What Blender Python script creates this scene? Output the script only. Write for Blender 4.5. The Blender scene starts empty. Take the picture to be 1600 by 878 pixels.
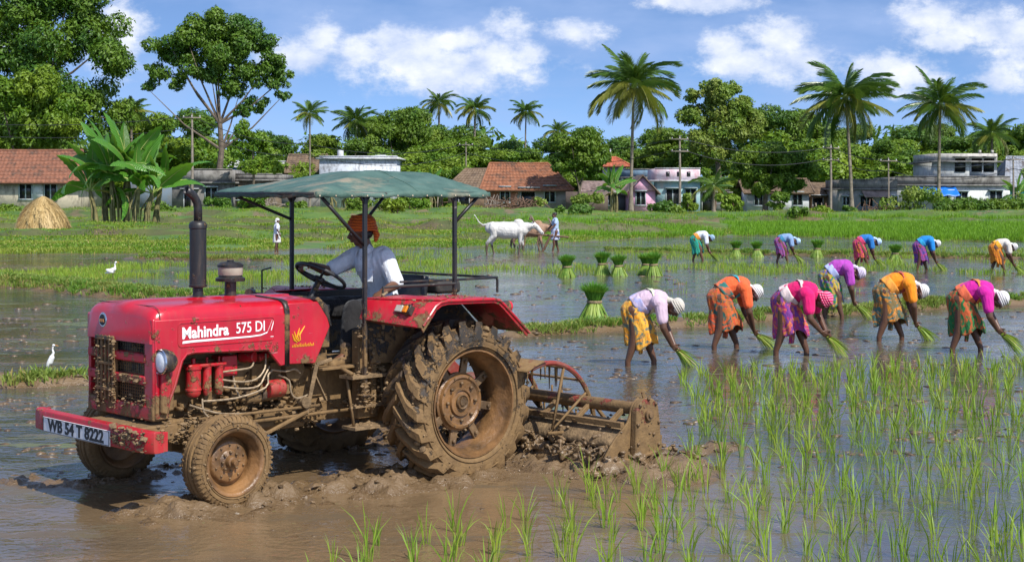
import bpy, bmesh, math, random
import numpy as np
from mathutils import Vector, Matrix, Euler
random.seed(7); RNG = np.random.default_rng(7)
R = math.radians
SC = bpy.context.scene
COL = SC.collection
# ---------------------------------------------------------------- camera
cam_d = bpy.data.cameras.new('camera'); cam = bpy.data.objects.new('camera', cam_d); COL.objects.link(cam)
FPX = 2400.0; CAMH = 2.5
cam.location = (0, 0, CAMH); cam.rotation_euler = (R(90), 0, 0)
cam_d.sensor_width = 36; cam_d.lens = 36*FPX/1600; cam_d.shift_y = -(439-300)/1600
cam_d.clip_start = .1; cam_d.clip_end = 6000
SC.camera = cam
SC.render.resolution_x = 1024; SC.render.resolution_y = 561
# ---------------------------------------------------------------- light
SUN_DIR = Vector((.50, -.62, .92)).normalized()      # towards the sun
sun_el = math.asin(SUN_DIR.z); sun_az = math.atan2(SUN_DIR.x, SUN_DIR.y)
sd = bpy.data.lights.new('sun', 'SUN'); sd.energy = 4.6; sd.angle = R(.5); sd.color = (1, .95, .87)
so = bpy.data.objects.new('sun', sd); COL.objects.link(so)
so.rotation_euler = (-SUN_DIR).to_track_quat('-Z', 'Y').to_euler()
vs = SC.view_settings; vs.view_transform = 'Standard'; vs.look = 'None'; vs.gamma = 1; vs.exposure = 0.34; vs.use_curve_mapping = False

world = bpy.data.worlds.new('World'); SC.world = world; world.use_nodes = True
def make_world():
    nt = world.node_tree; N = nt.nodes; L = nt.links
    for n in list(N): N.remove(n)
    out = N.new('ShaderNodeOutputWorld'); bg = N.new('ShaderNodeBackground'); L.new(bg.outputs[0], out.inputs[0])
    tc = N.new('ShaderNodeTexCoord')
    sep = N.new('ShaderNodeSeparateXYZ'); L.new(tc.outputs['Generated'], sep.inputs[0])
    def M(op, a, b=None, c=None, clamp=False):
        n = N.new('ShaderNodeMath'); n.operation = op; n.use_clamp = clamp
        for i, v in enumerate((a, b, c)):
            if v is None: continue
            if isinstance(v, (int, float)): n.inputs[i].default_value = v
            else: L.new(v, n.inputs[i])
        return n.outputs[0]
    x, y, z = sep.outputs
    # lifted direction so that the low sky in view keeps a clear-day blue
    zz = M('ADD', M('MULTIPLY', M('MAXIMUM', z, 0.0), 2.2), .13)
    cmb = N.new('ShaderNodeCombineXYZ'); L.new(x, cmb.inputs[0]); L.new(y, cmb.inputs[1]); L.new(zz, cmb.inputs[2])
    nrm = N.new('ShaderNodeVectorMath'); nrm.operation = 'NORMALIZE'; L.new(cmb.outputs[0], nrm.inputs[0])
    sky = N.new('ShaderNodeTexSky'); sky.sky_type = 'NISHITA'; sky.sun_disc = False
    sky.sun_elevation = sun_el; sky.sun_rotation = sun_az; sky.altitude = 0; sky.air_density = 1.0; sky.dust_density = .6; sky.ozone_density = 3.0
    L.new(nrm.outputs[0], sky.inputs[0])
    ay = M('MAXIMUM', M('ABSOLUTE', y), .05)
    px = M('DIVIDE', x, ay); pz = M('DIVIDE', z, ay)
    c2 = N.new('ShaderNodeCombineXYZ'); L.new(px, c2.inputs[0]); L.new(pz, c2.inputs[1])
    # edge distortion
    def noise(scale, det, sx=1, sy=1, off=(0, 0, 0), rough=.55):
        mp = N.new('ShaderNodeMapping'); mp.inputs['Scale'].default_value = (sx, sy, 1); mp.inputs['Location'].default_value = off
        L.new(c2.outputs[0], mp.inputs[0])
        n = N.new('ShaderNodeTexNoise'); n.inputs['Scale'].default_value = scale; n.inputs['Detail'].default_value = det; n.inputs['Roughness'].default_value = rough
        L.new(mp.outputs[0], n.inputs['Vector']); return n.outputs['Fac']
    blobs = [(500,58,42,34),(470,88,55,30),(560,80,60,30),(640,82,80,34),(610,62,45,22),(700,66,70,24),(760,98,100,38),(830,84,26,22),(895,52,52,20),(690,110,150,40),(795,40,45,20),
             (1110,4,95,14),(1215,62,58,42),(1180,95,90,36),(1265,95,60,30),(1130,75,40,22),(1400,110,90,36),(1450,30,60,36),(1520,45,90,34),(1590,50,60,40),(1480,62,70,24),(1560,130,60,20),(180,60,50,60),(-150,70,160,60),(1800,90,200,70)]
    acc = None
    for bx, by, rx, ry in blobs:
        s = N.new('ShaderNodeVectorMath'); s.operation = 'SUBTRACT'; L.new(c2.outputs[0], s.inputs[0]); s.inputs[1].default_value = ((bx-800)/FPX, (300-by)/FPX, 0)
        m = N.new('ShaderNodeVectorMath'); m.operation = 'MULTIPLY'; L.new(s.outputs[0], m.inputs[0]); m.inputs[1].default_value = (FPX/rx/1.35, FPX/ry/1.35, 0)
        l = N.new('ShaderNodeVectorMath'); l.operation = 'LENGTH'; L.new(m.outputs[0], l.inputs[0])
        v = M('SUBTRACT', 1.0, l.outputs['Value'])
        acc = v if acc is None else M('SMOOTH_MAX', acc, v, .25)
    acc = M('MAXIMUM', acc, -1.0)
    # far field clouds above the frame (they light and mirror in the water)
    hi = M('MULTIPLY', M('SUBTRACT', noise(3.2, 5, 1, 2.2), .50), 3.2)
    gate = M('MULTIPLY', M('SUBTRACT', pz, .135), 14.0, clamp=True)
    acc = M('MAXIMUM', acc, M('SUBTRACT', M('MULTIPLY', M('ADD', hi, 1.0), gate), 1.0))
    d = M('ADD', acc, M('MULTIPLY', M('SUBTRACT', noise(26, 9, 1, 1.5, rough=.68), .5), 2.6))
    dens = N.new('ShaderNodeMapRange'); dens.interpolation_type = 'SMOOTHSTEP'; L.new(d, dens.inputs[0])
    dens.inputs[1].default_value = .0; dens.inputs[2].default_value = .75
    # billow shade: thick cores bright, thin bottoms bluish
    sh = N.new('ShaderNodeMapRange'); L.new(M('ADD', M('MULTIPLY', noise(34, 7, 1, 1.4, (.0, -.012, 3)), 1.4), M('MULTIPLY', d, .22)), sh.inputs[0])
    sh.inputs[1].default_value = .55; sh.inputs[2].default_value = 1.15
    cc = N.new('ShaderNodeMix'); cc.data_type = 'RGBA'; L.new(sh.outputs[0], cc.inputs[0])
    cc.inputs[6].default_value = (3.3, 4.0, 5.6, 1); cc.inputs[7].default_value = (6.8, 6.85, 7.0, 1)
    # thin veil low in the sky
    veil = N.new('ShaderNodeMapRange'); L.new(noise(9, 5, 1, 2.6, (3, 1, 0)), veil.inputs[0]); veil.inputs[1].default_value = .42; veil.inputs[2].default_value = .72; veil.inputs[4].default_value = .75
    mv = N.new('ShaderNodeMix'); mv.data_type = 'RGBA'; L.new(veil.outputs[0], mv.inputs[0]); 
    tint = N.new('ShaderNodeMix'); tint.data_type = 'RGBA'; tint.blend_type = 'MULTIPLY'; tint.inputs[0].default_value = 1; L.new(sky.outputs[0], tint.inputs[6]); tint.inputs[7].default_value = (.92, 1.0, 1.12, 1)
    L.new(tint.outputs[2], mv.inputs[6]); mv.inputs[7].default_value = (2.4, 3.3, 5.4, 1)
    mx = N.new('ShaderNodeMix'); mx.data_type = 'RGBA'; L.new(M('MULTIPLY', dens.outputs[0], .86), mx.inputs[0])
    L.new(mv.outputs[2], mx.inputs[6]); L.new(cc.outputs[2], mx.inputs[7])
    L.new(mx.outputs[2], bg.inputs[0]); bg.inputs[1].default_value = .135
make_world()

# ---------------------------------------------------------------- numpy noise
def _hash(ix, iy, iz, seed):
    h = (ix.astype(np.int64)*374761393 + iy.astype(np.int64)*668265263 + iz.astype(np.int64)*2147483647 + seed*974634777) & 0xffffffff
    h = ((h ^ (h >> 13))*1274126177) & 0xffffffff
    h = (h ^ (h >> 16)) & 0xffffffff
    return h/4294967295.0*2-1
def vnoise(x, y, z=None, seed=0):
    x = np.asarray(x, float); y = np.asarray(y, float); z = np.zeros_like(x) if z is None else np.asarray(z, float)
    xi, yi, zi = np.floor(x), np.floor(y), np.floor(z); fx, fy, fz = x-xi, y-yi, z-zi
    s = lambda t: t*t*(3-2*t)
    u, v, w = s(fx), s(fy), s(fz); r = 0
    for dx in (0, 1):
        for dy in (0, 1):
            for dz in (0, 1):
                r = r + _hash(xi+dx, yi+dy, zi+dz, seed)*(u if dx else 1-u)*(v if dy else 1-v)*(w if dz else 1-w)
    return r
def fbm(x, y, z=None, oct=4, seed=0, gain=.5):
    a = 1; r = 0; t = 0
    for o in range(oct):
        k = 2.03**o
        r = r + a*vnoise(np.asarray(x)*k+o*17.3, np.asarray(y)*k-o*9.1, None if z is None else np.asarray(z)*k+o*5.7, seed+o); t += a; a *= gain
    return r/t
def sstep(a, b, x):
    t = np.clip((x-a)/(b-a), 0, 1); return t*t*(3-2*t)

# ---------------------------------------------------------------- materials
def srgb(h):
    h = h.lstrip('#'); c = [int(h[i:i+2], 16)/255 for i in (0, 2, 4)]
    return tuple(x/12.92 if x <= .04045 else ((x+.055)/1.055)**2.4 for x in c)
class NT:
    def __init__(s, name):
        s.m = bpy.data.materials.new(name); s.m.use_nodes = True; s.t = s.m.node_tree; s.N = s.t.nodes; s.L = s.t.links
        s.b = s.N['Principled BSDF']
    def set(s, sock, v):
        if hasattr(v, 'is_output') or isinstance(v, bpy.types.NodeSocket): s.L.new(v, sock)
        elif isinstance(v, tuple) and len(v) == 3: sock.default_value = (*v, 1) if len(sock.default_value) == 4 else v
        else: sock.default_value = v
    def math(s, op, a, b=0.0, clamp=False):
        n = s.N.new('ShaderNodeMath'); n.operation = op; n.use_clamp = clamp; s.set(n.inputs[0], a); s.set(n.inputs[1], b); return n.outputs[0]
    def coord(s, kind='Object', scale=(1, 1, 1)):
        tc = s.N.new('ShaderNodeTexCoord'); mp = s.N.new('ShaderNodeMapping'); mp.inputs['Scale'].default_value = scale
        if kind == 'World':
            g = s.N.new('ShaderNodeNewGeometry'); s.L.new(g.outputs['Position'], mp.inputs[0])
        else: s.L.new(tc.outputs[kind], mp.inputs[0])
        return mp.outputs[0]
    def noise(s, scale, det=4, co=None, rough=.55, out='Fac'):
        n = s.N.new('ShaderNodeTexNoise'); n.inputs['Scale'].default_value = scale; n.inputs['Detail'].default_value = det; n.inputs['Roughness'].default_value = rough
        s.L.new(co if co is not None else s.coord(), n.inputs['Vector']); return n.outputs[out]
    def rng(s, v, a, b, c=0.0, d=1.0, smooth=False):
        n = s.N.new('ShaderNodeMapRange'); s.set(n.inputs[0], v)
        for i, q in enumerate((a, b, c, d)): n.inputs[i+1].default_value = q
        if smooth: n.interpolation_type = 'SMOOTHSTEP'
        return n.outputs[0]
    def mix(s, f, a, b, blend='MIX'):
        n = s.N.new('ShaderNodeMix'); n.data_type = 'RGBA'; n.blend_type = blend
        s.set(n.inputs[0], f); s.set(n.inputs[6], a); s.set(n.inputs[7], b); return n.outputs[2]
    def bump(s, h, dist=.01, strength=1.0):
        n = s.N.new('ShaderNodeBump'); n.inputs['Distance'].default_value = dist; n.inputs['Strength'].default_value = strength
        s.set(n.inputs['Height'], h); s.L.new(n.outputs[0], s.b.inputs['Normal']); return n
MUD = (.205, .125, .050); MUDD = (.080, .046, .020)
def mat(name, c, rough=.7, metal=0, var=.25, scale=6, bump=.003, kind='Object', det=5, spec=.5, c2=None):
    n = NT(name); co = n.coord(kind); f = n.noise(scale, det, co)
    dk = tuple(x*(1-var) for x in c) if c2 is None else c2; lt = tuple(min(1, x*(1+var)) for x in c)
    n.set(n.b.inputs['Base Color'], n.mix(n.rng(f, .32, .68), dk, lt)); n.b.inputs['Roughness'].default_value = rough; n.b.inputs['Metallic'].default_value = metal
    n.b.inputs['Specular IOR Level'].default_value = spec
    if bump: n.bump(n.noise(scale*4, 4, co), bump)
    return n.m
def muddy(name, c, rough=.4, metal=0, amount=.5, zlo=.6, zhi=1.7, specks=1.0, coat=0, wear=0):
    """painted or metal surface with dried mud: heavy low down, splashes higher up (a property of the dirt itself)"""
    n = NT(name); co = n.coord(); sp = n.N.new('ShaderNodeSeparateXYZ'); n.L.new(co, sp.inputs[0])
    h = n.rng(sp.outputs[2], zlo, zhi, 1.0, 0.0)
    f = n.noise(7, 8, co, .68)
    m = n.rng(n.math('ADD', f, n.math('MULTIPLY', h, amount)), .62, .70, smooth=True)
    v = n.N.new('ShaderNodeTexVoronoi'); v.inputs['Scale'].default_value = 26; v.inputs['Randomness'].default_value = 1; n.L.new(co, v.inputs['Vector'])
    sel = n.noise(9, 2, co)
    s1 = n.math('LESS_THAN', v.outputs['Distance'], n.rng(n.math('ADD', sel, n.math('MULTIPLY', h, .22)), .50, .80, 0, .30*specks))
    v2 = n.N.new('ShaderNodeTexVoronoi'); v2.inputs['Scale'].default_value = 70; n.L.new(co, v2.inputs['Vector'])
    s2 = n.math('LESS_THAN', v2.outputs['Distance'], n.rng(n.math('ADD', n.noise(4, 2, co), n.math('MULTIPLY', h, .2)), .5, .9, 0, .30*specks))
    mm = n.math('MAXIMUM', m, n.math('MAXIMUM', s1, s2))
    mud = n.mix(n.noise(15, 5, co), MUDD, tuple(x*1.35 for x in MUD))
    base = n.mix(n.rng(n.noise(3, 5, co), .3, .7), tuple(x*.82 for x in c), tuple(min(1, x*1.12) for x in c))
    if wear: base = n.mix(n.math('MULTIPLY', n.rng(n.noise(5, 7, co, .7), .5, .75), wear), base, (.25, .19, .13))
    dr = n.noise(5, 6, n.coord('Object', (3.2, 3.2, .55)), .7); dust = n.math('MULTIPLY', n.rng(n.math('ADD', dr, n.math('MULTIPLY', h, .12)), .50, .72), n.rng(h, 0, 1, .16, .55))
    base = n.mix(dust, base, (.20, .12, .065)); scr = n.rng(n.noise(16, 3, n.coord('Object', (.35, 1, 2.4)), .6), .70, .72); base = n.mix(n.math('MULTIPLY', scr, .35), base, (.45, .40, .36)); rough = rough
    n.set(n.b.inputs['Base Color'], n.mix(mm, base, mud))
    n.set(n.b.inputs['Roughness'], n.math('ADD', n.rng(mm, 0, 1, rough, .8), n.math('MULTIPLY', dust, .35))); n.set(n.b.inputs['Metallic'], n.rng(mm, 0, 1, metal, 0))
    if coat: n.set(n.b.inputs['Coat Weight'], n.rng(mm, 0, 1, coat, 0)); n.b.inputs['Coat Roughness'].default_value = .22
    n.bump(n.math('ADD', n.math('MULTIPLY', mm, .9), n.math('ADD', n.math('MULTIPLY', n.noise(40, 4, co), n.rng(mm, 0, 1, .08, .9)), n.math('MULTIPLY', n.noise(2.6, 2, co), .9))), .007)
    return n.m
def leafmat(name, a, b, c=None, rough=.5, trans=.3, scale=.35, spec=.4, aged=0):
    """leaf or blade: colour differs from leaf to leaf and from clump to clump"""
    n = NT(name); g = n.N.new('ShaderNodeNewGeometry')
    f = n.noise(scale, 3, n.coord('World'))
    col = n.mix(g.outputs['Random Per Island'], a, b)
    if c: col = n.mix(n.rng(f, .40, .66), col, c)
    if aged: col = n.mix(n.math('GREATER_THAN', n.math('FRACT', n.math('MULTIPLY', g.outputs['Random Per Island'], 17.0)), 1-aged), col, (.40, .33, .10))
    n.set(n.b.inputs['Base Color'], col); n.b.inputs['Roughness'].default_value = rough; n.b.inputs['Specular IOR Level'].default_value = spec
    tr = n.N.new('ShaderNodeBsdfTranslucent'); n.set(tr.inputs[0], n.mix(.5, col, (.30, .42, .03))); mx = n.N.new('ShaderNodeMixShader'); mx.inputs[0].default_value = trans
    n.L.new(n.b.outputs[0], mx.inputs[1]); n.L.new(tr.outputs[0], mx.inputs[2]); n.L.new(mx.outputs[0], n.N['Material Output'].inputs[0])
    return n.m

# ---------------------------------------------------------------- objects
def tag(o, label=None, cat=None, group=None, kind=None):
    if label: o['label'] = label
    if cat: o['category'] = cat
    if group: o['group'] = group
    if kind: o['kind'] = kind
    return o
def thing(name, label, cat, loc=(0, 0, 0), rz=0, group=None, scale=1):
    o = bpy.data.objects.new(name, None); COL.objects.link(o); o.location = loc; o.rotation_euler = (0, 0, rz); o.scale = (scale,)*3
    o.empty_display_size = .2
    return tag(o, label, cat, group)
def link(name, me, m, parent=None, loc=None, smooth=None):
    o = bpy.data.objects.new(name, me); COL.objects.link(o)
    if m is not None:
        me.materials.clear()
        for q in (m if isinstance(m, (list, tuple)) else [m]): me.materials.append(q)
    if parent: o.parent = parent
    if loc is not None: o.location = loc
    if smooth is not None: me.polygons.foreach_set('use_smooth', [smooth]*len(me.polygons))
    return o
def kids(o): return [c for c in list(o.children)]
def dup(o, parent=None, **k):
    c = o.copy(); COL.objects.link(c)
    if parent is not None: c.parent = parent
    for ch in kids(o):
        dup(ch, c)
    for a, v in k.items():
        if a in ('label', 'group', 'category'): c[a] = v
        else: setattr(c, a, v)
    return c
def np_mesh(name, V, F):
    """V (n,3); F (m,k) with constant k"""
    V = np.asarray(V, np.float32); F = np.asarray(F, np.int32); me = bpy.data.meshes.new(name); k = F.shape[1]
    me.vertices.add(len(V)); me.vertices.foreach_set('co', V.ravel()); me.loops.add(F.size); me.loops.foreach_set('vertex_index', F.ravel())
    me.polygons.add(len(F)); me.polygons.foreach_set('loop_start', np.arange(0, F.size, k, dtype=np.int32)); me.polygons.foreach_set('loop_total', np.full(len(F), k, np.int32))
    me.update(calc_edges=True); me.validate(); return me
def frame(d, up=Vector((0, 0, 1))):
    d = Vector(d).normalized(); a = up.cross(d)
    if a.length < 1e-3: a = Vector((1, 0, 0)).cross(d)
    a.normalize(); return a, d.cross(a).normalized(), d
class MB:
    def __init__(s): s.v = []; s.f = []; s.mi = []; s.cur = 0
    def add(s, vs, fs):
        b = len(s.v); s.v += [tuple(q) for q in vs]; s.f += [tuple(b+i for i in f) for f in fs]; s.mi += [s.cur]*len(fs); return s
    def box(s, c, size, rot=None, taper=1):
        hx, hy, hz = (q/2 for q in size); vs = []
        for z in (-1, 1):
            t = taper if z > 0 else 1
            for x, y in ((-1, -1), (1, -1), (1, 1), (-1, 1)): vs.append(Vector((x*hx*t, y*hy*t, z*hz)))
        if rot is not None:
            m = rot if isinstance(rot, Matrix) else Euler(rot).to_matrix(); vs = [m @ q for q in vs]
        c = Vector(c); return s.add([q+c for q in vs], [(0, 3, 2, 1), (4, 5, 6, 7), (0, 1, 5, 4), (1, 2, 6, 5), (2, 3, 7, 6), (3, 0, 4, 7)])
    def b6(s, x0, x1, y0, y1, z0, z1): return s.box(((x0+x1)/2, (y0+y1)/2, (z0+z1)/2), (abs(x1-x0), abs(y1-y0), abs(z1-z0)))
    def bar(s, a, b, w, h=None, up=Vector((0, 0, 1))):
        a, b = Vector(a), Vector(b); e1, e2, d = frame(b-a, up); h = h or w; vs = []
        for p in (a, b):
            for i, j in ((-1, -1), (1, -1), (1, 1), (-1, 1)): vs.append(p+e1*(i*w/2)+e2*(j*h/2))
        return s.add(vs, [(0, 3, 2, 1), (4, 5, 6, 7), (0, 1, 5, 4), (1, 2, 6, 5), (2, 3, 7, 6), (3, 0, 4, 7)])
    def tube(s, pts, r, n=8, caps=True):
        pts = [Vector(p) for p in pts]; rs = r if isinstance(r, (list, tuple)) else [r]*len(pts); rings = []; up = None
        for i, p in enumerate(pts):
            d = (pts[min(i+1, len(pts)-1)]-pts[max(i-1, 0)])
            if up is None: e1, e2, d = frame(d, Vector((.13, .17, 1)))
            else:
                d.normalize(); e1 = up-d*up.dot(d); e1.normalize(); e2 = d.cross(e1)
            up = e1; rings.append([p+(e1*math.cos(2*math.pi*k/n)+e2*math.sin(2*math.pi*k/n))*rs[i] for k in range(n)])
        vs = [q for g in rings for q in g]; fs = []
        for i in range(len(pts)-1):
            for k in range(n): fs.append((i*n+k, i*n+(k+1) % n, (i+1)*n+(k+1) % n, (i+1)*n+k))
        if caps: fs.append(tuple(reversed(range(n)))); fs.append(tuple(range((len(pts)-1)*n, len(pts)*n)))
        return s.add(vs, fs)
    def lathe(s, prof, c=(0, 0, 0), axis='z', n=24, closed=False, caps=True):
        vs = []; fs = []; c = Vector(c)
        for r, a in prof:
            for k in range(n):
                t = 2*math.pi*k/n; x, y = r*math.cos(t), r*math.sin(t)
                vs.append(c+Vector({'z': (x, y, a), 'y': (x, a, y), 'x': (a, x, y)}[axis]))
        m = len(prof)
        for i in range(m if closed else m-1):
            j = (i+1) % m
            for k in range(n): fs.append((i*n+k, i*n+(k+1) % n, j*n+(k+1) % n, j*n+k))
        if not closed and caps:
            if prof[0][0] > 1e-4: fs.append(tuple(reversed(range(n))))
            if prof[-1][0] > 1e-4: fs.append(tuple(range((m-1)*n, m*n)))
        return s.add(vs, fs)
    def cyl(s, a, b, r, n=16, r2=None): return s.tube([a, b], [r, r if r2 is None else r2], n)
    def prism(s, poly, y0, y1, plane='xz'):
        def P(q, t): return {'xz': (q[0], t, q[1]), 'xy': (q[0], q[1], t), 'yz': (t, q[0], q[1])}[plane]
        n = len(poly); vs = [P(q, y0) for q in poly]+[P(q, y1) for q in poly]
        return s.add(vs, [tuple(range(n)), tuple(reversed(range(n, 2*n)))]+[(i, (i+1) % n, n+(i+1) % n, n+i) for i in range(n)])
    def ell(s, c, rad, m=None, nu=12, nv=8):
        vs = []; fs = []; c = Vector(c); rad = (rad,)*3 if isinstance(rad, (int, float)) else rad
        for i in range(nv+1):
            a = math.pi*i/nv
            for k in range(nu):
                t = 2*math.pi*k/nu; q = Vector((rad[0]*math.sin(a)*math.cos(t), rad[1]*math.sin(a)*math.sin(t), rad[2]*math.cos(a)))
                vs.append(c+(m @ q if m is not None else q))
        for i in range(nv):
            for k in range(nu): fs.append((i*nu+k, (i+1)*nu+k, (i+1)*nu+(k+1) % nu, i*nu+(k+1) % nu))
        return s.add(vs, fs)
    def grid(s, fn, nu, nv, closeu=False):
        vs = [fn(i/(nu if closeu else nu-1), j/(nv-1)) for j in range(nv) for i in range(nu)]; fs = []
        for j in range(nv-1):
            for i in range(nu if closeu else nu-1): fs.append((j*nu+i, j*nu+(i+1) % nu, (j+1)*nu+(i+1) % nu, (j+1)*nu+i))
        return s.add(vs, fs)
    def rocks(s, n, fn, seed=0, flat=.6):
        rn = random.Random(seed)
        for _ in range(n):
            p, r = fn(rn); kk = .45+1.35*rn.random()**3; b = len(s.v); m = Euler((rn.random()*6, rn.random()*6, rn.random()*6)).to_matrix()
            vs = []
            for q in ICO_V: 
                w = Vector(q)*(r*kk*rn.uniform(.6, 1.3)); w = m @ w; w.z *= flat; vs.append(Vector(p)+w)
            s.add(vs, ICO_F)
        return s
    def build(s, name, m, parent=None, smooth=True, bevel=0, solid=0, weld=True, seg=2, auto=40, loc=None):
        me = bpy.data.meshes.new(name); me.from_pydata(s.v, [], s.f)
        bm = bmesh.new(); bm.from_mesh(me)
        if weld: bmesh.ops.remove_doubles(bm, verts=bm.verts, dist=1e-5)
        bmesh.ops.recalc_face_normals(bm, faces=bm.faces)
        if smooth:
            for e in bm.edges:
                if len(e.link_faces) == 2 and e.calc_face_angle(0) > R(auto): e.smooth = False
        mi = s.mi if not weld or len(bm.faces) == len(s.mi) else None
        bm.to_mesh(me); bm.free()
        if mi and max(mi) > 0: me.polygons.foreach_set('material_index', mi)
        o = link(name, me, m, parent, loc, smooth=smooth)
        if solid:
            q = o.modifiers.new('t', 'SOLIDIFY'); q.thickness = solid; q.offset = -1
        if bevel:
            q = o.modifiers.new('b', 'BEVEL'); q.width = bevel; q.segments = seg; q.limit_method = 'ANGLE'; q.angle_limit = R(35)
        return o
def _ico():
    b = bmesh.new(); bmesh.ops.create_icosphere(b, subdivisions=1, radius=1); v = [tuple(q.co) for q in b.verts]; f = [tuple(q.index for q in p.verts) for p in b.faces]; b.free(); return v, f
ICO_V, ICO_F = _ico()
def fuse(mb, name, m, parent, voxel=.01, smooth=4, disp=None, loc=None):
    """voxel-union of overlapping solids into ONE continuous skin"""
    me = bpy.data.meshes.new('tmp'); me.from_pydata(mb.v, [], mb.f); o = bpy.data.objects.new('tmp', me); COL.objects.link(o)
    q = o.modifiers.new('r', 'REMESH'); q.mode = 'VOXEL'; q.voxel_size = voxel; q.use_smooth_shade = True
    if smooth:
        q = o.modifiers.new('s', 'SMOOTH'); q.factor = .5; q.iterations = smooth
    dg = bpy.context.evaluated_depsgraph_get(); dg.update()
    nm = bpy.data.meshes.new_from_object(o.evaluated_get(dg)); nm.name = name
    bpy.data.objects.remove(o); bpy.data.meshes.remove(me)
    if disp:
        n = len(nm.vertices); co = np.empty(n*3, np.float32); nm.vertices.foreach_get('co', co); co = co.reshape(-1, 3)
        no = np.array([v.normal[:] for v in nm.vertices]); co = co+no*disp(co)[:, None]; nm.vertices.foreach_set('co', co.astype(np.float32).ravel()); nm.update()
    return link(name, nm, m, parent, loc, smooth=True)
def text_mesh(body, size, extrude=.001, offset=0, align='CENTER', shear=0, space=1):
    c = bpy.data.curves.new('txt', 'FONT'); c.body = body; c.size = size; c.extrude = extrude; c.offset = offset; c.align_x = align; c.align_y = 'CENTER'; c.shear = shear; c.resolution_u = 3; c.space_character = space
    o = bpy.data.objects.new('txt', c); COL.objects.link(o); dg = bpy.context.evaluated_depsgraph_get(); dg.update()
    me = bpy.data.meshes.new_from_object(o.evaluated_get(dg)); bpy.data.objects.remove(o); return me
def cap(b, a, c, ra, rb, n=12):
    a, c = Vector(a), Vector(c); b.ell(a, ra, None, n, 8); b.ell(c, rb, None, n, 8); b.cyl(a, c, ra, n, rb); return b
# ================================================================ terrain and water
P0 = Vector((-1.166, 14.405, 0)); HV = Vector((-.719, -.695, 0)).normalized(); SV = Vector((.695, -.719, 0)).normalized()
TR_YAW = math.atan2(HV.y, HV.x)
def tloc(X, Y):
    dx, dy = X-P0.x, Y-P0.y; return dx*HV.x+dy*HV.y, dx*SV.x+dy*SV.y
def tw(u, v, z=0): p = P0+HV*u+SV*v; return Vector((p.x, p.y, z))
def pxw(px, Y): return (px-800)/FPX*Y            # lateral metres of a bearing at depth Y
def segd(X, Y, a, b):
    ax, ay = a; bx, by = b; dx, dy = bx-ax, by-ay; t = np.clip(((X-ax)*dx+(Y-ay)*dy)/(dx*dx+dy*dy), 0, 1)
    return np.hypot(X-ax-t*dx, Y-ay-t*dy)
BUNDS = [  # (a, b, half width, height above water, wobble)
    ((-17.5, 44.0), (-12.2, 40.5), .75, .20), ((-12.2, 40.5), (-9.4, 37.0), .8, .20), ((-9.4, 37.0), (-6.0, 34.6), .7, .17), ((-6.0, 34.6), (-1.5, 33.0), .5, .10),
    ((-8.5, 19.6), (-6.1, 20.0), .36, .13), ((-6.1, 20.0), (-5.1, 20.6), .30, .11),
    ((.1, 26.6), (1.2, 27.6), .30, .09), ((1.2, 27.6), (3.6, 29.0), .40, .14), ((3.6, 29.0), (6.6, 31.4), .36, .12), ((6.6, 31.4), (9.0, 33.2), .34, .08), ((8.2, 32.6), (14, 36.0), .45, .14),
    ((9.5, 62.0), (24, 54.5), .5, .12), ((4, 66.0), (9.5, 62.0), .4, .06),
    ((-14, 58.), (-4, 56.), .9, .06),
    ((1.75, 14.7), (2.15, 15.0), .22, .05),
]
def bank_edge(X):   # depth at which the far grassy bank starts
    xs = [-60, -30, -24, -16, -8, -2, 3, 8, 14, 20, 30, 60]; ys = [60, 60, 61, 62, 67, 69, 76, 84, 88, 80, 76, 76]
    return np.interp(X, xs, ys)
TRACKS = [(2.9, .72, -1.6, .95, .34, .085), (2.7, -.95, -1.4, -.98, .30, .075), (-1.10, -1.2, -1.20, 2.2, .50, .15), (-2.0, 1.3, -1.6, 2.3, .28, .09), (3.3, -1.0, 2.7, -1.5, .3, .06), (.3, 1.35, 2.5, 1.15, .16, .055)]
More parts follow.
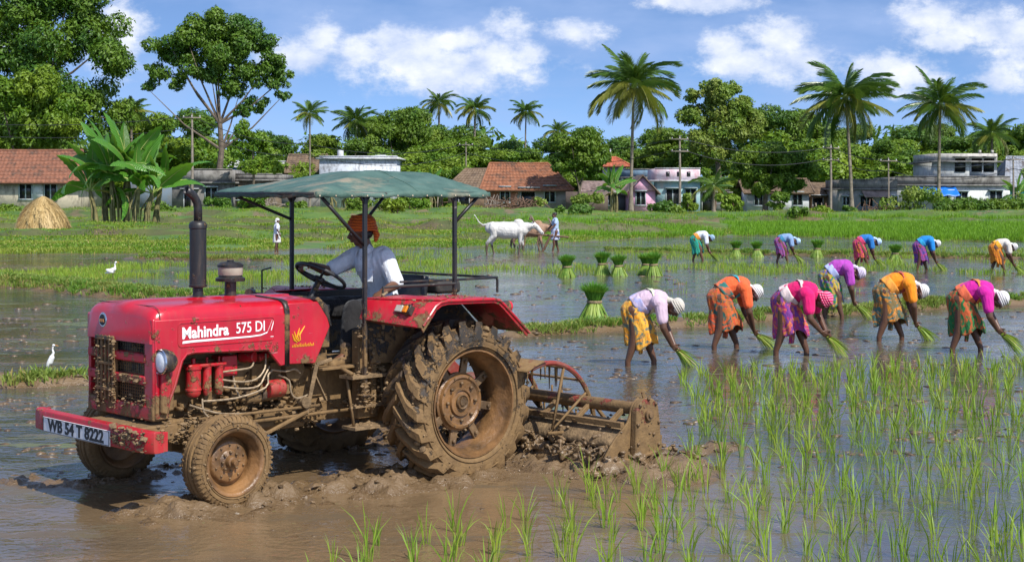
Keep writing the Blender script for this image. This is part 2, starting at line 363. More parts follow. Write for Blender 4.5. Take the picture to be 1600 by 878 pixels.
def ground_z(X, Y, fine=True):
    X = np.asarray(X, float); Y = np.asarray(Y, float)
    low = fbm(X*.33, Y*.33, oct=3, seed=3); z = -.085+.03*low
    str_ = fbm(X*1.1, Y*.8, oct=4, seed=11)
    z = z+.045*str_
    rough = .010+0*X
    # churned left field and mid field: crests break the surface
    left = sstep(-2, -5, X)*sstep(14, 17, Y)*sstep(36, 33, Y); z = z+left*(.030+.040*fbm(X*2.1, Y*1.2, oct=3, seed=5)); rough = rough+left*.012
    mid = sstep(0, 2, X)*sstep(20.5, 22, Y)*sstep(60, 40, Y); z = z+mid*(.022+.038*fbm(X*2.3, Y*1.5, oct=3, seed=6))
    # churn around the machine
    if fine:
        u, v = tloc(X, Y)
        ch = np.zeros_like(X)
        for u0, v0, u1, v1, w, hh in TRACKS:
            d = segd(u, v, (u0, v0), (u1, v1)); ch = np.maximum(ch, hh*sstep(w*1.9, w*.35, d))
        nearm = sstep(3.4, .5, np.hypot(u-.6, v-.2)*.85)
        cl = fbm(X*7, Y*7, oct=3, seed=21); cl2 = 1-np.abs(fbm(X*4.2, Y*4.2, oct=3, seed=22))*2
        z = z+ch*1.15*(.75+.6*cl+.25*cl2)+nearm*(.02+.06*cl)
        rough = rough+sstep(.0, .05, ch)*.016+nearm*.006
        z = z+rough*fbm(X*21, Y*21, oct=2, seed=31)
        # low mud humps scattered in the foreground water
        fg = sstep(14.5, 12, Y)*sstep(2, -1, X); z = z+fg*(.015+.075*fbm(X*2.6, Y*4.6, oct=4, seed=41))
    for a, b, w, h in BUNDS:
        d = segd(X+.18*fbm(X*.9, Y*.9, oct=2, seed=8), Y+.22*fbm(X*.8+7, Y*.8, oct=2, seed=9), a, b)
        k = sstep(w*1.25, w*.45, d); z = np.where(k > 0, np.maximum(z, -.06+k*(h*.8+.06+.07*fbm(X*4, Y*4, oct=3, seed=14))), z)
    e = bank_edge(X)+1.2*fbm(X*.25, Y*.05, oct=3, seed=15); s = Y-e
    bank = .10*sstep(-1.5, .8, s)+.12*sstep(1, 8, s)*1 ; bank = bank+.16*sstep(22, 34, s)*sstep(6, -2, X-8) + .30*sstep(34, 60, s)+.16*sstep(9, 10.5, s)*sstep(14, 8, X)-.10*sstep(18, 20, s)*sstep(14, 8, X)
    rd = 0
    for c0, w0, h0, xl in ((74, 1.2, .40, 1), (86, 1.3, .55, 9), (98, 1.3, .50, 14), (110, 1.6, .60, 60), (125, 2., .6, 60)):
        yy = Y-(c0+2.5*fbm(X*.06, Y*0+c0, oct=2, seed=19)); rd = rd+h0*sstep(-w0*.35, w0*.15, yy)*sstep(w0*3, w0*.8, yy)*sstep(xl+2, xl-2, X)*(.75+.5*fbm(X*.5, Y*.5, oct=2, seed=20))
    bank = bank+rd
    t = sstep(-1.5, .5, s); z = z*(1-t)+t*(bank-.02+.03*fbm(X*1.1, Y*1.1, oct=3, seed=16)+.05*fbm(X*.3, Y*.3, oct=3, seed=17)*sstep(2, 10, s))
    return z
def grid_sheet(name, xs, ys, m, fine):
    XX, YY = np.meshgrid(xs, ys); Z = ground_z(XX, YY, fine); V = np.stack([XX, YY, Z], -1).reshape(-1, 3)
    nx, ny = len(xs), len(ys); i = np.arange(nx-1)[None, :]+nx*np.arange(ny-1)[:, None]; i = i.ravel()
    F = np.stack([i, i+1, i+nx+1, i+nx], 1); me = np_mesh(name, V, F)
    o = link(name, me, m, smooth=True); return tag(o, kind='structure')
def mk_ground_mat():
    n = NT('mud and turf ground'); g = n.N.new('ShaderNodeNewGeometry'); sp = n.N.new('ShaderNodeSeparateXYZ'); n.L.new(g.outputs['Position'], sp.inputs[0]); co = n.coord('World')
    mud = n.mix(n.noise(2.2, 6, co), (.075, .046, .022), (.185, .118, .058)); mud = n.mix(n.rng(n.noise(30, 4, co), .35, .7), mud, (.15, .098, .05))
    wet = n.rng(sp.outputs[2], .005, .07)
    mud2 = n.mix(wet, mud, n.mix(.45, mud, (.22, .145, .075)))
    far = n.rng(sp.outputs[1], 58, 62)
    turf = n.mix(n.rng(n.noise(.55, 6, co, .65), .35, .68), (.050, .115, .010), (.135, .215, .018)); 
    turf = n.mix(n.rng(n.noise(.23, 7, n.coord('World', (1, 1.4, 1)), .7), .555, .60), turf, (.19, .145, .07))
    spn = n.N.new('ShaderNodeSeparateXYZ'); n.L.new(g.outputs['True Normal'], spn.inputs[0]); slope = n.rng(n.math('ADD', spn.outputs[2], n.math('MULTIPLY', n.noise(1.2, 4, co), .10)), .90, 1.0, 1, 0)
    turf = n.mix(n.math('MULTIPLY', slope, .75), turf, n.mix(n.noise(1.5, 4, co), (.040, .050, .014), (.115, .085, .040)))
    tf = n.math('MULTIPLY', far, n.rng(sp.outputs[2], .0, .05), clamp=True)
    # low straw-coloured foot path in front of the houses
    ph = n.math('ABSOLUTE', n.math('SUBTRACT', sp.outputs[1], n.math('ADD', 117.5, n.math('MULTIPLY', n.noise(.06, 2, co), 6.0))))
    path = n.math('MULTIPLY', n.rng(ph, .9, 1.8, 1, 0), n.rng(n.noise(.5, 4, co), .35, .5))
    turf = n.mix(path, turf, (.36, .27, .15))
    n.set(n.b.inputs['Base Color'], n.mix(tf, mud2, turf)); n.set(n.b.inputs['Roughness'], n.rng(wet, 0, 1, .22, .52)); n.b.inputs['Specular IOR Level'].default_value = .5
    n.bump(n.math('ADD', n.noise(35, 5, co), n.noise(9, 4, co)), .02); return n.m
GM = mk_ground_mat()
grid_sheet('near_mud', np.arange(-7.2, 7.6, .04), np.arange(8.6, 20.61, .04), GM, True)
grid_sheet('paddy_mud', np.concatenate([np.arange(-90, -34, 1.), np.arange(-34, 34.01, .16), np.arange(34.5, 90.1, 1.)]), np.concatenate([np.arange(20.6, 45, .11), np.arange(45, 100, .22)]), GM, False)
grid_sheet('far_ground', np.concatenate([[-1500, -400, -150], np.arange(-90, 90.1, 1.), [150, 400, 1500]]), np.concatenate([np.arange(99.9, 240, 1.), [300, 500, 900, 2500]]), GM, False)
g = MB(); xs = [-1500, -34, 34, 1500]
for a, b in ((-1500, -90), (89.5, 1500)): g.add([(a, -200, -.1), (b, -200, -.1), (b, 99.9, -.1), (a, 99.9, -.1)], [(0, 1, 2, 3)])
g.add([(-90, -200, -.1), (89.5, -200, -.1), (89.5, 8.6, -.1), (-90, 8.6, -.1)], [(0, 1, 2, 3)])
for a, b in ((-90, -7.2), (7.56, 89.5)): g.add([(a, 8.6, -.1), (b, 8.6, -.1), (b, 20.6, -.1), (a, 20.6, -.1)], [(0, 1, 2, 3)])
tag(g.build('ground', GM, weld=False, smooth=False), kind='structure')
def mk_water():
    n = NT('muddy paddy water'); co = n.coord('World'); cs = n.coord('World', (1, 1.0, 1))
    g = n.N.new('ShaderNodeNewGeometry'); sp = n.N.new('ShaderNodeSeparateXYZ'); n.L.new(g.outputs['Position'], sp.inputs[0])
    # turbid, freshly stirred around the machine, clearer elsewhere
    d = n.N.new('ShaderNodeVectorMath'); d.operation = 'DISTANCE'; n.L.new(g.outputs['Position'], d.inputs[0]); d.inputs[1].default_value = (-.9, 12.6, 0)
    turb = n.rng(n.math('ADD', d.outputs['Value'], n.math('MULTIPLY', n.noise(.8, 5, co), 3.0)), 3.2, 6.0, 1, 0, True)
    clear = n.mix(n.rng(n.noise(.5, 5, co), .35, .65), (.052, .050, .044), (.100, .084, .060))
    col = n.mix(turb, clear, n.mix(n.noise(2.5, 6, co), (.150, .098, .050), (.215, .145, .078)))
    # floating scraps and foam
    v = n.N.new('ShaderNodeTexVoronoi'); v.inputs['Scale'].default_value = 6; n.L.new(co, v.inputs['Vector'])
    sc = n.math('MULTIPLY', n.math('LESS_THAN', v.outputs['Distance'], .10), n.rng(n.noise(.7, 3, co), .45, .6))
    col = n.mix(sc, col, (.16, .15, .05))
    # skin-deep mud, weed and scum that break the mirror in long thin patches
    pa = n.noise(1.0, 8, n.coord('World', (.55, 1.9, 1)), .72); pb = n.rng(n.noise(.22, 3, co), .40, .62, -.02, .06)
    film = n.rng(n.math('ADD', pa, pb), .555, .60, 0, 1, True); film = n.math('MULTIPLY', film, n.rng(n.noise(7, 4, co), .35, .55, .2, 1))
    weed = n.mix(n.math('MULTIPLY', n.rng(n.noise(.45, 3, co), .45, .58), n.math('SUBTRACT', 1.0, turb)), (.12, .085, .045), (.13, .15, .03)); col = n.mix(film, col, weed); sc = n.math('MAXIMUM', sc, n.math('MULTIPLY', film, .75))
    n.set(n.b.inputs['Base Color'], col); n.set(n.b.inputs['Roughness'], n.math('ADD', n.rng(turb, 0, 1, .035, .10), n.math('MULTIPLY', sc, .5)))
    n.b.inputs['IOR'].default_value = 1.42; n.b.inputs['Specular IOR Level'].default_value = .95
    h = n.math('ADD', n.math('MULTIPLY', n.noise(3.0, 3, cs), 1.0), n.math('ADD', n.math('MULTIPLY', n.noise(12, 3, cs), .26), n.math('MULTIPLY', n.noise(34, 3, cs), .07)))
    calm = n.rng(n.noise(.35, 3, co), .35, .7, .25, 1.0)
    n.bump(n.math('MULTIPLY', h, calm), .030, 1.0)
    return n.m
w = MB(); w.grid(lambda a, b: (-90+179.5*a, -20+118*b, 0), 60, 48)
tag(w.build('water', mk_water(), smooth=True), kind='structure')

# ---------------------------------------------------------------- blades
def blades(P, hgt, lean, width, seed=0, bend=1.0, spread=.03, per=10, wmul=1):
    """P (n,3) clump bases; returns V,F (triangles): per blades per clump, three-section curved blades"""
    r = np.random.default_rng(seed); n = len(P)*per; B = np.repeat(P, per, 0)
    a = r.uniform(0, 2*np.pi, n); B = B+np.stack([np.cos(a), np.sin(a), 0*a], 1)*(r.random(n)**.5*spread)[:, None]
    H = np.repeat(np.broadcast_to(hgt, len(P)), per)*r.uniform(.55, 1.08, n); a = a+r.normal(0, .6, n); ln = lean*r.uniform(.2, 1.3, n)
    d = np.stack([np.cos(a), np.sin(a), 0*a], 1); fa = r.uniform(0, 2*np.pi, n); side = np.stack([np.cos(fa), np.sin(fa), 0*fa], 1); W = width*r.uniform(.7, 1.2, n)*wmul
    up = np.array([0, 0, 1.]); pts = []
    for t in (0, .4, .75, 1.0):
        off = d*(ln*H*(t**(1+bend)))[:, None]; zz = H*(t-.28*ln*t**3); pts.append(B+off+up*zz[:, None])
    w = [.55, 1, .7]; V = []
    for p, k in zip(pts[:3], w): V += [p-side*(W*k/2)[:, None], p+side*(W*k/2)[:, None]]
    V.append(pts[3]); V = np.stack(V, 1).reshape(-1, 3); b = (np.arange(n)*7)[:, None]
    F = np.concatenate([b+np.array([t]) for t in ((0, 1, 3), (0, 3, 2), (2, 3, 5), (2, 5, 4), (4, 5, 6))], 0); return V, F
def stuff(name, V, F, m, label, cat, group=None):
    o = link(name, np_mesh(name, V, F), m, smooth=False); return tag(o, label, cat, group, 'stuff')
M_rice = leafmat('rice seedling blade', (.14, .29, .018), (.26, .42, .04), (.31, .40, .045), trans=.35, scale=1.5, aged=.07)
M_grass = leafmat('bund grass', (.07, .19, .018), (.17, .31, .035), (.24, .28, .06), trans=.3, scale=.8, aged=.10)
M_turf = leafmat('bank grass', (.075, .175, .010), (.20, .33, .022), (.27, .32, .04), trans=.3, scale=.25, aged=.08)
M_field = leafmat('field rice', (.11, .26, .010), (.20, .39, .022), trans=.35, scale=.2)
M_dry = leafmat('dry straw grass', (.30, .22, .10), (.42, .33, .16), (.22, .17, .07), trans=.15, scale=.8)
def zg(P2, fine=False): return ground_z(P2[:, 0], P2[:, 1], fine)
# bund grass
pts = []; r = np.random.default_rng(3)
for bi, (a, b, w_, h_) in enumerate(BUNDS[:-1]):
    L_ = math.hypot(b[0]-a[0], b[1]-a[1]); n = int(L_*(w_*2)*85*(1 if a[1] < 50 else .7)); t = r.random(n); off = r.normal(0, w_*.6, n)
    dx, dy = (b[0]-a[0])/L_, (b[1]-a[1])/L_; X = a[0]+t*(b[0]-a[0])-dy*off; Y = a[1]+t*(b[1]-a[1])+dx*off
    k = fbm(X*1.6, Y*1.6, oct=2, seed=50) > (-.45 if bi not in (4, 5) else -.05); pts.append(np.stack([X[k], Y[k]], 1))
pts = np.concatenate(pts); z = zg(pts); k = z > .0; pts = np.column_stack([pts[k], z[k]])
V, F = blades(pts, .16, .75, .012, seed=5, per=13, spread=.09, wmul=1.0+pts[:, 1].mean()*.02)
stuff('bund_grass', V, F, M_grass, 'tufted green grass along the low mud bunds between the flooded plots', 'grass')
k = r.random(len(pts)) < .22; V, F = blades(pts[k]-np.array([0, 0, .02]), .12, 1.4, .012, seed=6, per=7, spread=.15)
stuff('dry_grass', V, F, M_dry, 'dry straw and trampled grass on the edges of the mud bunds', 'straw')
# sparse fresh shoots standing in the left plot and in the far water
def scatter(n, x0, x1, y0, y1, seed, thr, sc=.4):
    r = np.random.default_rng(seed); X = r.uniform(x0, x1, n); Y = 1/r.uniform(1/y1, 1/y0, n); k = fbm(X*sc, Y*sc*.6, oct=3, seed=seed) > thr; return np.stack([X[k], Y[k]], 1)
q = scatter(5200, -16, -2.5, 37.5, 56, 61, -.02); q = q[segd(q[:, 0], q[:, 1], (-12, 46), (-4, 52)) < 6]
q2 = scatter(5200, -7, 22, 46, 78, 62, .12); q3 = scatter(500, 2, 14, 33, 45, 63, .35)
P = np.concatenate([q, q2, q3]); P = np.column_stack([P, np.zeros(len(P))-.01]); V, F = blades(P, .22, .35, .016, seed=8, per=7, spread=.16)
stuff('water_grass', V, F, M_rice, 'sparse yellow green shoots standing in the shallow water of the far plots', 'grass')
# far bank turf
def bankpts(n, x0, x1, y0, y1, seed):
    r = np.random.default_rng(seed); Y = 1/r.uniform(1/y1, 1/y0, n); X = r.uniform(-1, 1, n)*Y*.36; k = (Y > bank_edge(X)-.6) & (X > x0) & (X < x1); return np.stack([X[k], Y[k]], 1)
q = bankpts(42000, -60, 60, 58, 150, 71); q = q[fbm(q[:, 0]*.3, q[:, 1]*.12, oct=3, seed=72) > -.30]; z = zg(q); P = np.column_stack([q, z]); P = P[z > 0]
V, F = blades(P, .15+.10*fbm(P[:, 0]*.4, P[:, 1]*.2, oct=2, seed=75), .7, .045, seed=9, per=7, spread=.34); stuff('bank_grass', V, F, M_turf, 'rough green grass covering the far bank in front of the village', 'grass')
q = bankpts(26000, 10, 60, 76, 112, 73); q = q[(q[:, 0] > 13+.1*q[:, 1]-9) & (np.abs(q[:, 1]-96) > 1.2)]; z = zg(q); P = np.column_stack([q, z])
V, F = blades(P, .38, .25, .03, seed=10, per=7, spread=.3); stuff('young_rice_field', V, F, M_field, 'dense bright green young rice in the far right plots', 'rice field')
q = bankpts(9000, -3, 12, 78, 100, 74); q = q[q[:, 1] > 82]; z = zg(q); P = np.column_stack([q, z])
V, F = blades(P, .32, .25, .03, seed=12, per=7, spread=.3); stuff('seedbed_rice', V, F, M_field, 'bright green seedbed strip in the middle distance left of the far right plots', 'rice field')
# mud lumps, scum and straw scraps lying in the puddled water
def scraps(name, n, x0, x1, y0, y1, seed, lo, hi, m, label, thr=-.05, flat=.35, pw=1.0):
    r = np.random.default_rng(seed); Y = 1/(r.uniform(1/y1, 1/y0, n)); X = r.uniform(-1, 1, n)*Y*.345; k = (X > x0) & (X < x1) & (fbm(X*.9, Y*1.6, oct=4, seed=seed) > thr); X, Y = X[k], Y[k]; n = len(X)
    z = np.maximum(ground_z(X, Y, False), -.004); s = (lo+(hi-lo)*r.random(n)**3)*(Y/14)**.5; a = r.uniform(0, 6.28, n); el = r.uniform(.7, 2.4, n); iv = np.array(ICO_V); q = iv[None]*s[:, None, None]*r.uniform(.75, 1.25, (n, len(iv), 1)); qx = q[:, :, 0]*el[:, None]; qy = q[:, :, 1]
    V = np.stack([X[:, None]+qx*np.cos(a)[:, None]-qy*np.sin(a)[:, None], Y[:, None]+qx*np.sin(a)[:, None]+qy*np.cos(a)[:, None], z[:, None]+q[:, :, 2]*flat], -1).reshape(-1, 3); F = (np.array(ICO_F)[None]+(np.arange(n)*len(iv))[:, None, None]).reshape(-1, 3)
    o = link(name, np_mesh(name, V, F), m, smooth=True); return tag(o, label, 'debris', None, 'stuff')
M_lump = mat('wet mud lumps', (.115, .075, .038), rough=.40, var=.5, scale=5, bump=.006, kind='World'); M_scum = leafmat('floating weed scraps', (.10, .13, .02), (.24, .22, .07), (.14, .09, .04), trans=.05, scale=.8)
scraps('mud_lumps', 9000, -40, 30, 14.5, 60, 101, .012, .060, M_lump, 'small dark mud lumps breaking the surface of the puddled plots', .02)
scraps('mud_lumps', 2600, -6, 2.6, 9.3, 15, 102, .006, .030, M_lump, 'small mud lumps in the brown water in front of the tractor', .05)
scraps('floating_weed', 6500, -40, 30, 12.5, 62, 103, .006, .034, M_scum, 'floating scraps of weed and straw on the flooded plots', .05, .12)
# ---------------------------------------------------------------- transplanted seedlings
def left_edge(Y): return np.interp(Y, [9.3, 10.2, 10.9, 11.6, 12.3, 13.2, 14.2, 15.2, 17, 20, 22.5, 24], [-1.2, -1.45, -.95, -.2, .25, .95, 1.55, 1.75, 1.95, 2.15, 3.0, 4.2])
rows = []; r = np.random.default_rng(91)
for i, Y in enumerate(np.arange(9.5, 23.0, .36)):
    for X in np.arange(-1.8, 8.6, .27):
        x = X+r.normal(0, .045)+.06*math.sin(Y*1.3); y = Y+r.normal(0, .06)+.08*math.sin(X*1.7)
        if x < left_edge(y) or y > 20.3+.30*x+r.normal(0, .25) or x > y*.352+.15 or r.random() < .07: continue
        rows.append((x, y))
rows = np.array(rows); rows = rows[np.argsort(rows[:, 1])]
protos = []
for k in range(9):
    V, F = blades(np.zeros((1, 3))-np.array([0, 0, .02]), .31+.045*(k % 3), .34+.08*(k % 4), .0095, seed=200+k, per=9+k % 4, spread=.032, bend=1.1); protos.append(np_mesh('rice_seedling', V, F))
proot = None
for i, (x, y) in enumerate(rows[:300]):
    if i < 9: o = link('rice_seedling', protos[i], M_rice)
    else: o = bpy.data.objects.new('rice_seedling', protos[int(r.integers(9))]); COL.objects.link(o)
    tag(o, 'young green rice seedling clump standing in rows in the foreground water', 'seedling', 'rice seedlings in rows in the near water')
    o.location = (x, y, 0); o.rotation_euler = (r.normal(0, .06), r.normal(0, .06), r.uniform(0, 6.28)); s_ = r.uniform(.72, 1.12); o.scale = (s_, s_, s_)
P = np.column_stack([rows[300:], np.full(len(rows)-300, -.02)]); V, F = blades(P, .30, .40, .011, seed=15, per=11, spread=.035)
stuff('distant_seedlings', V, F, M_rice, 'further rows of transplanted rice seedlings running back to the women', 'seedlings')
# ================================================================ tractor (local: x forward, y to the machine's left = camera side, z up)
M_red = muddy('red tractor paint', (.47, .006, .020), rough=.30, amount=.20, zlo=.62, zhi=1.35, specks=.7, coat=.6)
M_redm = muddy('red paint caked in mud', (.44, .010, .024), rough=.42, amount=.36, zlo=.4, zhi=1.5, specks=1.2)
M_fender = muddy('red fender paint', (.45, .008, .022), rough=.42, amount=.26, zlo=.9, zhi=1.75, specks=1.2, coat=.15)
M_blk = muddy('black metal', (.018, .018, .019), rough=.42, amount=.25, zlo=.7, zhi=2.0, specks=.5)
M_blkm = muddy('muddy black metal', (.03, .028, .026), rough=.6, amount=.62, zlo=.3, zhi=1.5, specks=1.3)
M_cast = muddy('muddy cast iron', (.045, .04, .035), rough=.65, amount=.75, zlo=.25, zhi=1.7, specks=1.3)
M_mudfull = mat('dried mud crust', (.205, .135, .068), rough=.85, var=.45, scale=9, bump=.012, det=7)
M_mudwet = mat('wet mud', (.150, .098, .050), rough=.40, var=.45, scale=7, bump=.014, det=7, kind='World')
M_tyre = muddy('mud covered tyre rubber', (.035, .030, .024), rough=.6, amount=.40, zlo=-.3, zhi=2.0, specks=1.6)
M_rim = mat('rusty muddy rim', (.185, .095, .036), rough=.40, var=.5, scale=5, bump=.010, det=8, spec=.6, c2=(.075, .042, .018))
M_rimd = mat('dark dried mud rim', (.14, .085, .04), rough=.6, var=.5, scale=8, bump=.006, det=7)
M_white = mat('white enamel', (.78, .78, .78), rough=.4, var=.06, scale=8, bump=0)
M_wtxt = mat('white lettering', (.85, .85, .85), rough=.4, var=.02, bump=0)
M_ktxt = mat('black lettering', (.012, .012, .014), rough=.5, var=.05, bump=0)
M_yel = mat('yellow decal', (.80, .40, .02), rough=.45, var=.2, bump=0)
M_grillk = mat('black grille mesh', (.012, .012, .012), rough=.6, var=.4, scale=60, bump=.006)
M_chrome = mat('chrome', (.7, .7, .72), rough=.15, metal=1, var=.05, bump=0)
M_glass = mat('headlamp glass', (.75, .78, .80), rough=.08, var=.12, scale=25, bump=.002, spec=.9)
M_amber = mat('amber lens', (.75, .22, .01), rough=.2, var=.1, bump=0)
M_lensr = mat('red lens', (.55, .01, .03), rough=.2, var=.1, bump=0)
M_vinyl = mat('black vinyl', (.022, .022, .024), rough=.45, var=.3, scale=10, bump=.004)
M_rope = mat('muddy rope', (.24, .18, .10), rough=.9, var=.3, scale=40, bump=.004)
M_redsm = muddy('red engine paint', (.46, .008, .018), rough=.35, amount=.14, zlo=.6, zhi=1.5, specks=1.1)

TR = thing('tractor', 'red muddy tractor with a green canvas canopy ploughing through the flooded field', 'tractor', (P0.x, P0.y, 0), TR_YAW)
def T(name, mb, m, parent=None, **k): return mb.build(name, m, parent or TR, **k)

# ---- bonnet
VH = .52
b = MB()
def hood_fn(a, t):
    # cross-section in (y,z) with rounded shoulders; bonnet narrows a touch to the rear and dips at the nose
    x = 1.20+(2.80-1.20)*t; ang = a; nose = sstep(.93, 1.0, t)*.055
    pts = [(-VH, 1.30), (-VH, 1.50), (-VH+.02, 1.555), (-VH+.07, 1.588), (-.25, 1.602), (-.05, 1.61), (.05, 1.61), (.25, 1.602), (VH-.07, 1.588), (VH-.02, 1.555), (VH, 1.50), (VH, 1.30)]
    return pts, x, nose
secs = []
for x, dz, ins in ((1.20, 0, 0), (1.5, 0, 0), (2.0, .0, 0), (2.5, .0, 0), (2.68, -.004, 0), (2.755, -.018, .004), (2.80, -.05, .014), (2.822, -.10, .03)):
    yy = VH-ins; z1 = 1.602+dz-.012*(2.8-x)
    secs.append([(x, y, z) for y, z in ((-yy, 1.30), (-yy, z1-.10), (-yy+.012, z1-.055), (-yy+.04, z1-.024), (-yy+.09, z1-.006), (-.30, z1+.004), (-.11, z1+.010), (-.09, z1+.022), (.09, z1+.022), (.11, z1+.010), (.30, z1+.004), (yy-.09, z1-.006), (yy-.04, z1-.024), (yy-.012, z1-.055), (yy, z1-.10), (yy, 1.30))])
n = len(secs[0]); vs = [q for s_ in secs for q in s_]; fs = []
for i in range(len(secs)-1):
    for k in range(n-1): fs.append((i*n+k, i*n+k+1, (i+1)*n+k+1, (i+1)*n+k))
fs.append(tuple(range(n))); fs.append(tuple(reversed(range((len(secs)-1)*n, len(secs)*n)))); b.add(vs, fs)
hood = T('bonnet', b, M_red, auto=50)
b = MB(); b.tube([(2.745, yy_, z_) for yy_, z_ in ((.5225, .72), (.5225, 1.50), (.505, 1.565), (.43, 1.592), (-.43, 1.592))], .0035, 5); T('panel_seam', b, M_blk, hood)
b = MB(); b.tube([(1.97+.0, yy_, z_) for yy_, z_ in ((.515, 1.50), (.49, 1.562), (.40, 1.588), (-.40, 1.588))], .004, 5); T('panel_seam', b, M_blk, hood)
for side in (1, -1):
    poly = [(2.79, .705), (2.795, 1.49), (1.545, 1.478), (1.545, 1.042), (1.60, 1.036), (1.722, 1.172), (2.42, 1.20), (2.50, 1.190), (2.535, 1.15), (2.60, .95), (2.655, .83), (2.68, .70)]
    b = MB(); y0 = side*(VH-.012); y1 = side*(VH+.010); b.prism(poly, y0, y1); sp_ = T('side_panel', b, M_red, bevel=.008)
    # pressed rim round the cut-out
    b = MB(); b.tube([(x, y1, z) for x, z in ((1.60, 1.05), (1.725, 1.190), (2.42, 1.216), (2.51, 1.206), (2.555, 1.155), (2.62, .955), (2.67, .84), (2.69, .71))], .011, 6); T('panel_rim', b, M_red, sp_)
    poly = [(1.515, 1.045), (1.515, 1.56), (1.20, 1.56), (1.10, 1.42), (1.075, 1.338), (1.232, 1.032)]
    b = MB(); b.prism(poly, side*(VH-.015), side*(VH+.006)); T('rear_panel', b, M_red, bevel=.008)
b = MB()
st = [(.532, 1.03), (.534, 1.49), (.523, 1.545), (.49, 1.578), (.42, 1.594), (0, 1.612), (-.42, 1.594), (-.49, 1.578), (-.523, 1.545), (-.534, 1.49), (-.532, 1.03)]
vs = []; 
for y, z in st: vs += [(1.505, y, z), (1.555, y, z)]
b.add(vs, [(2*i, 2*i+1, 2*i+3, 2*i+2) for i in range(len(st)-1)]); T('black_strap', b, M_blk, solid=.01)
b = MB(); b.prism([(1.225, 1.578), (1.11, 1.42), (1.072, 1.338), (1.055, 1.34), (1.10, 1.52), (1.20, 1.60)], -.525, .532); b.b6(1.02, 1.13, -.45, .45, 1.15, 1.52); T('dashboard', b, M_blk, bevel=.01)
b = MB(); b.b6(1.02, 1.18, -.4, .4, 1.0, 1.22); b.b6(.98, 1.15, -.36, .36, .72, 1.12); T('bulkhead', b, M_blkm, bevel=.01)
# raised name plaque on the near panel
YP = VH+.010
def rr(x0, x1, z0, z1, r, n=5):
    o = []
    for cx, cz, a0 in ((x1-r, z1-r, 0), (x0+r, z1-r, 90), (x0+r, z0+r, 180), (x1-r, z0+r, 270)):
        for k in range(n+1): t = R(a0+90*k/n); o.append((cx+r*math.cos(t), cz+r*math.sin(t)))
    return o
pl = rr(1.665, 2.585, 1.265, 1.455, .03)
b = MB(); b.tube([(x, YP, z) for x, z in pl+pl[:1]], .0065, 6, caps=False); plaque = T('name_plaque', b, M_red)
def put_text(me, mtx, m, parent, name):
    me.transform(mtx); return link(name, me, m, parent, smooth=False)
# text mesh lies in XY; map x->-u (reads left to right seen from the camera side), y->z, normal->+v
def panel_mtx(u, z, y=YP+.002, tilt=0): return Matrix.Translation((u, y, z)) @ Matrix(((-1, 0, 0, 0), (0, 0, 1, 0), (0, 1, 0, 0), (0, 0, 0, 1))) @ Matrix.Rotation(tilt, 4, 'Z')
put_text(text_mesh('Mahindra', .135, .002, .0035, 'LEFT'), panel_mtx(2.555, 1.368, tilt=.015) @ Matrix.Diagonal((.87, .95, 1, 1)), M_wtxt, plaque, 'lettering')
put_text(text_mesh('575 DI', .132, .002, .0005, 'LEFT'), panel_mtx(2.045, 1.378, tilt=.015) @ Matrix.Diagonal((.80, .95, 1, 1)), M_wtxt, plaque, 'lettering')
b = MB(); sw = [(2.55, 1.300), (2.45, 1.304), (2.2, 1.304), (1.9, 1.306), (1.80, 1.312), (1.735, 1.33), (1.715, 1.37), (1.685, 1.43)]
wd = [.020, .018, .015, .012, .011, .012, .014, .010]
vs = []
for (x, z), w_ in zip(sw, wd): vs += [(x, YP+.003, z-w_/2), (x-w_*.3, YP+.003, z+w_/2)]
b.add(vs, [(2*i, 2*i+1, 2*i+3, 2*i+2) for i in range(len(sw)-1)])
b.add([(1.697, YP+.003, 1.345), (1.689, YP+.003, 1.345), (1.660, YP+.003, 1.432), (1.668, YP+.003, 1.432)], [(0, 1, 2, 3)])
b.add([(1.70, YP+.003, 1.29), (1.67, YP+.003, 1.29), (1.67, YP+.003, 1.295), (1.70, YP+.003, 1.295)], [(0, 1, 2, 3)])
T('swoosh_mark', b, M_wtxt, plaque, solid=.001, smooth=False)
# yellow flame mark on the rear panel
b = MB(); yq = VH+.009
for x0, z0, x1, z1, x2, z2 in ((1.475, 1.30, 1.455, 1.245, 1.425, 1.225), (1.455, 1.32, 1.44, 1.26, 1.41, 1.232), (1.40, 1.345, 1.425, 1.275, 1.40, 1.235), (1.345, 1.36, 1.40, 1.29, 1.39, 1.24)):
    b.tube([(x0, yq, z0), (x1, yq, z1), (x2, yq, z2)], [.003, .009, .004], 5)
for k in range(14):
    x = 1.475-k*.0165; b.tube([(x, yq, 1.185), (x-.006, yq, 1.205+.006*(k % 3)), (x-.012, yq, 1.188)], .003, 4)
T('flame_emblem', b, M_yel, hood)
# ---- front fascia with grille
b = MB(); XF = 2.80
b.b6(2.72, XF+.012, -VH, VH, 1.337, 1.50); b.b6(2.72, XF+.005, .375, VH-.002, .695, 1.337); b.b6(2.72, XF+.005, -VH+.002, -.485, .695, 1.337)
b.b6(2.72, XF+.008, -VH+.003, VH-.003, .69, .815)
fas = T('front_fascia', b, M_red, bevel=.022, seg=3)
for z0, z1 in ((1.140, 1.214), (.965, 1.018+.022)):
    b = MB(); b.b6(2.74, XF+.014, -VH+.012, .40, z0, z1); T('grille_bar', b, M_redm, fas, bevel=.012)
b = MB(); b.b6(2.735, 2.75, -.50, .50, .70, 1.4); T('grille_mesh', b, M_grillk, fas)
b = MB()
for k in range(26):
    y = -.48+k*.0335
    b.b6(2.752, 2.758, y, y+.006, .82, 1.335)
for k in range(20): b.b6(2.750, 2.756, -.49, .38, .83+k*.026, .836+k*.026)
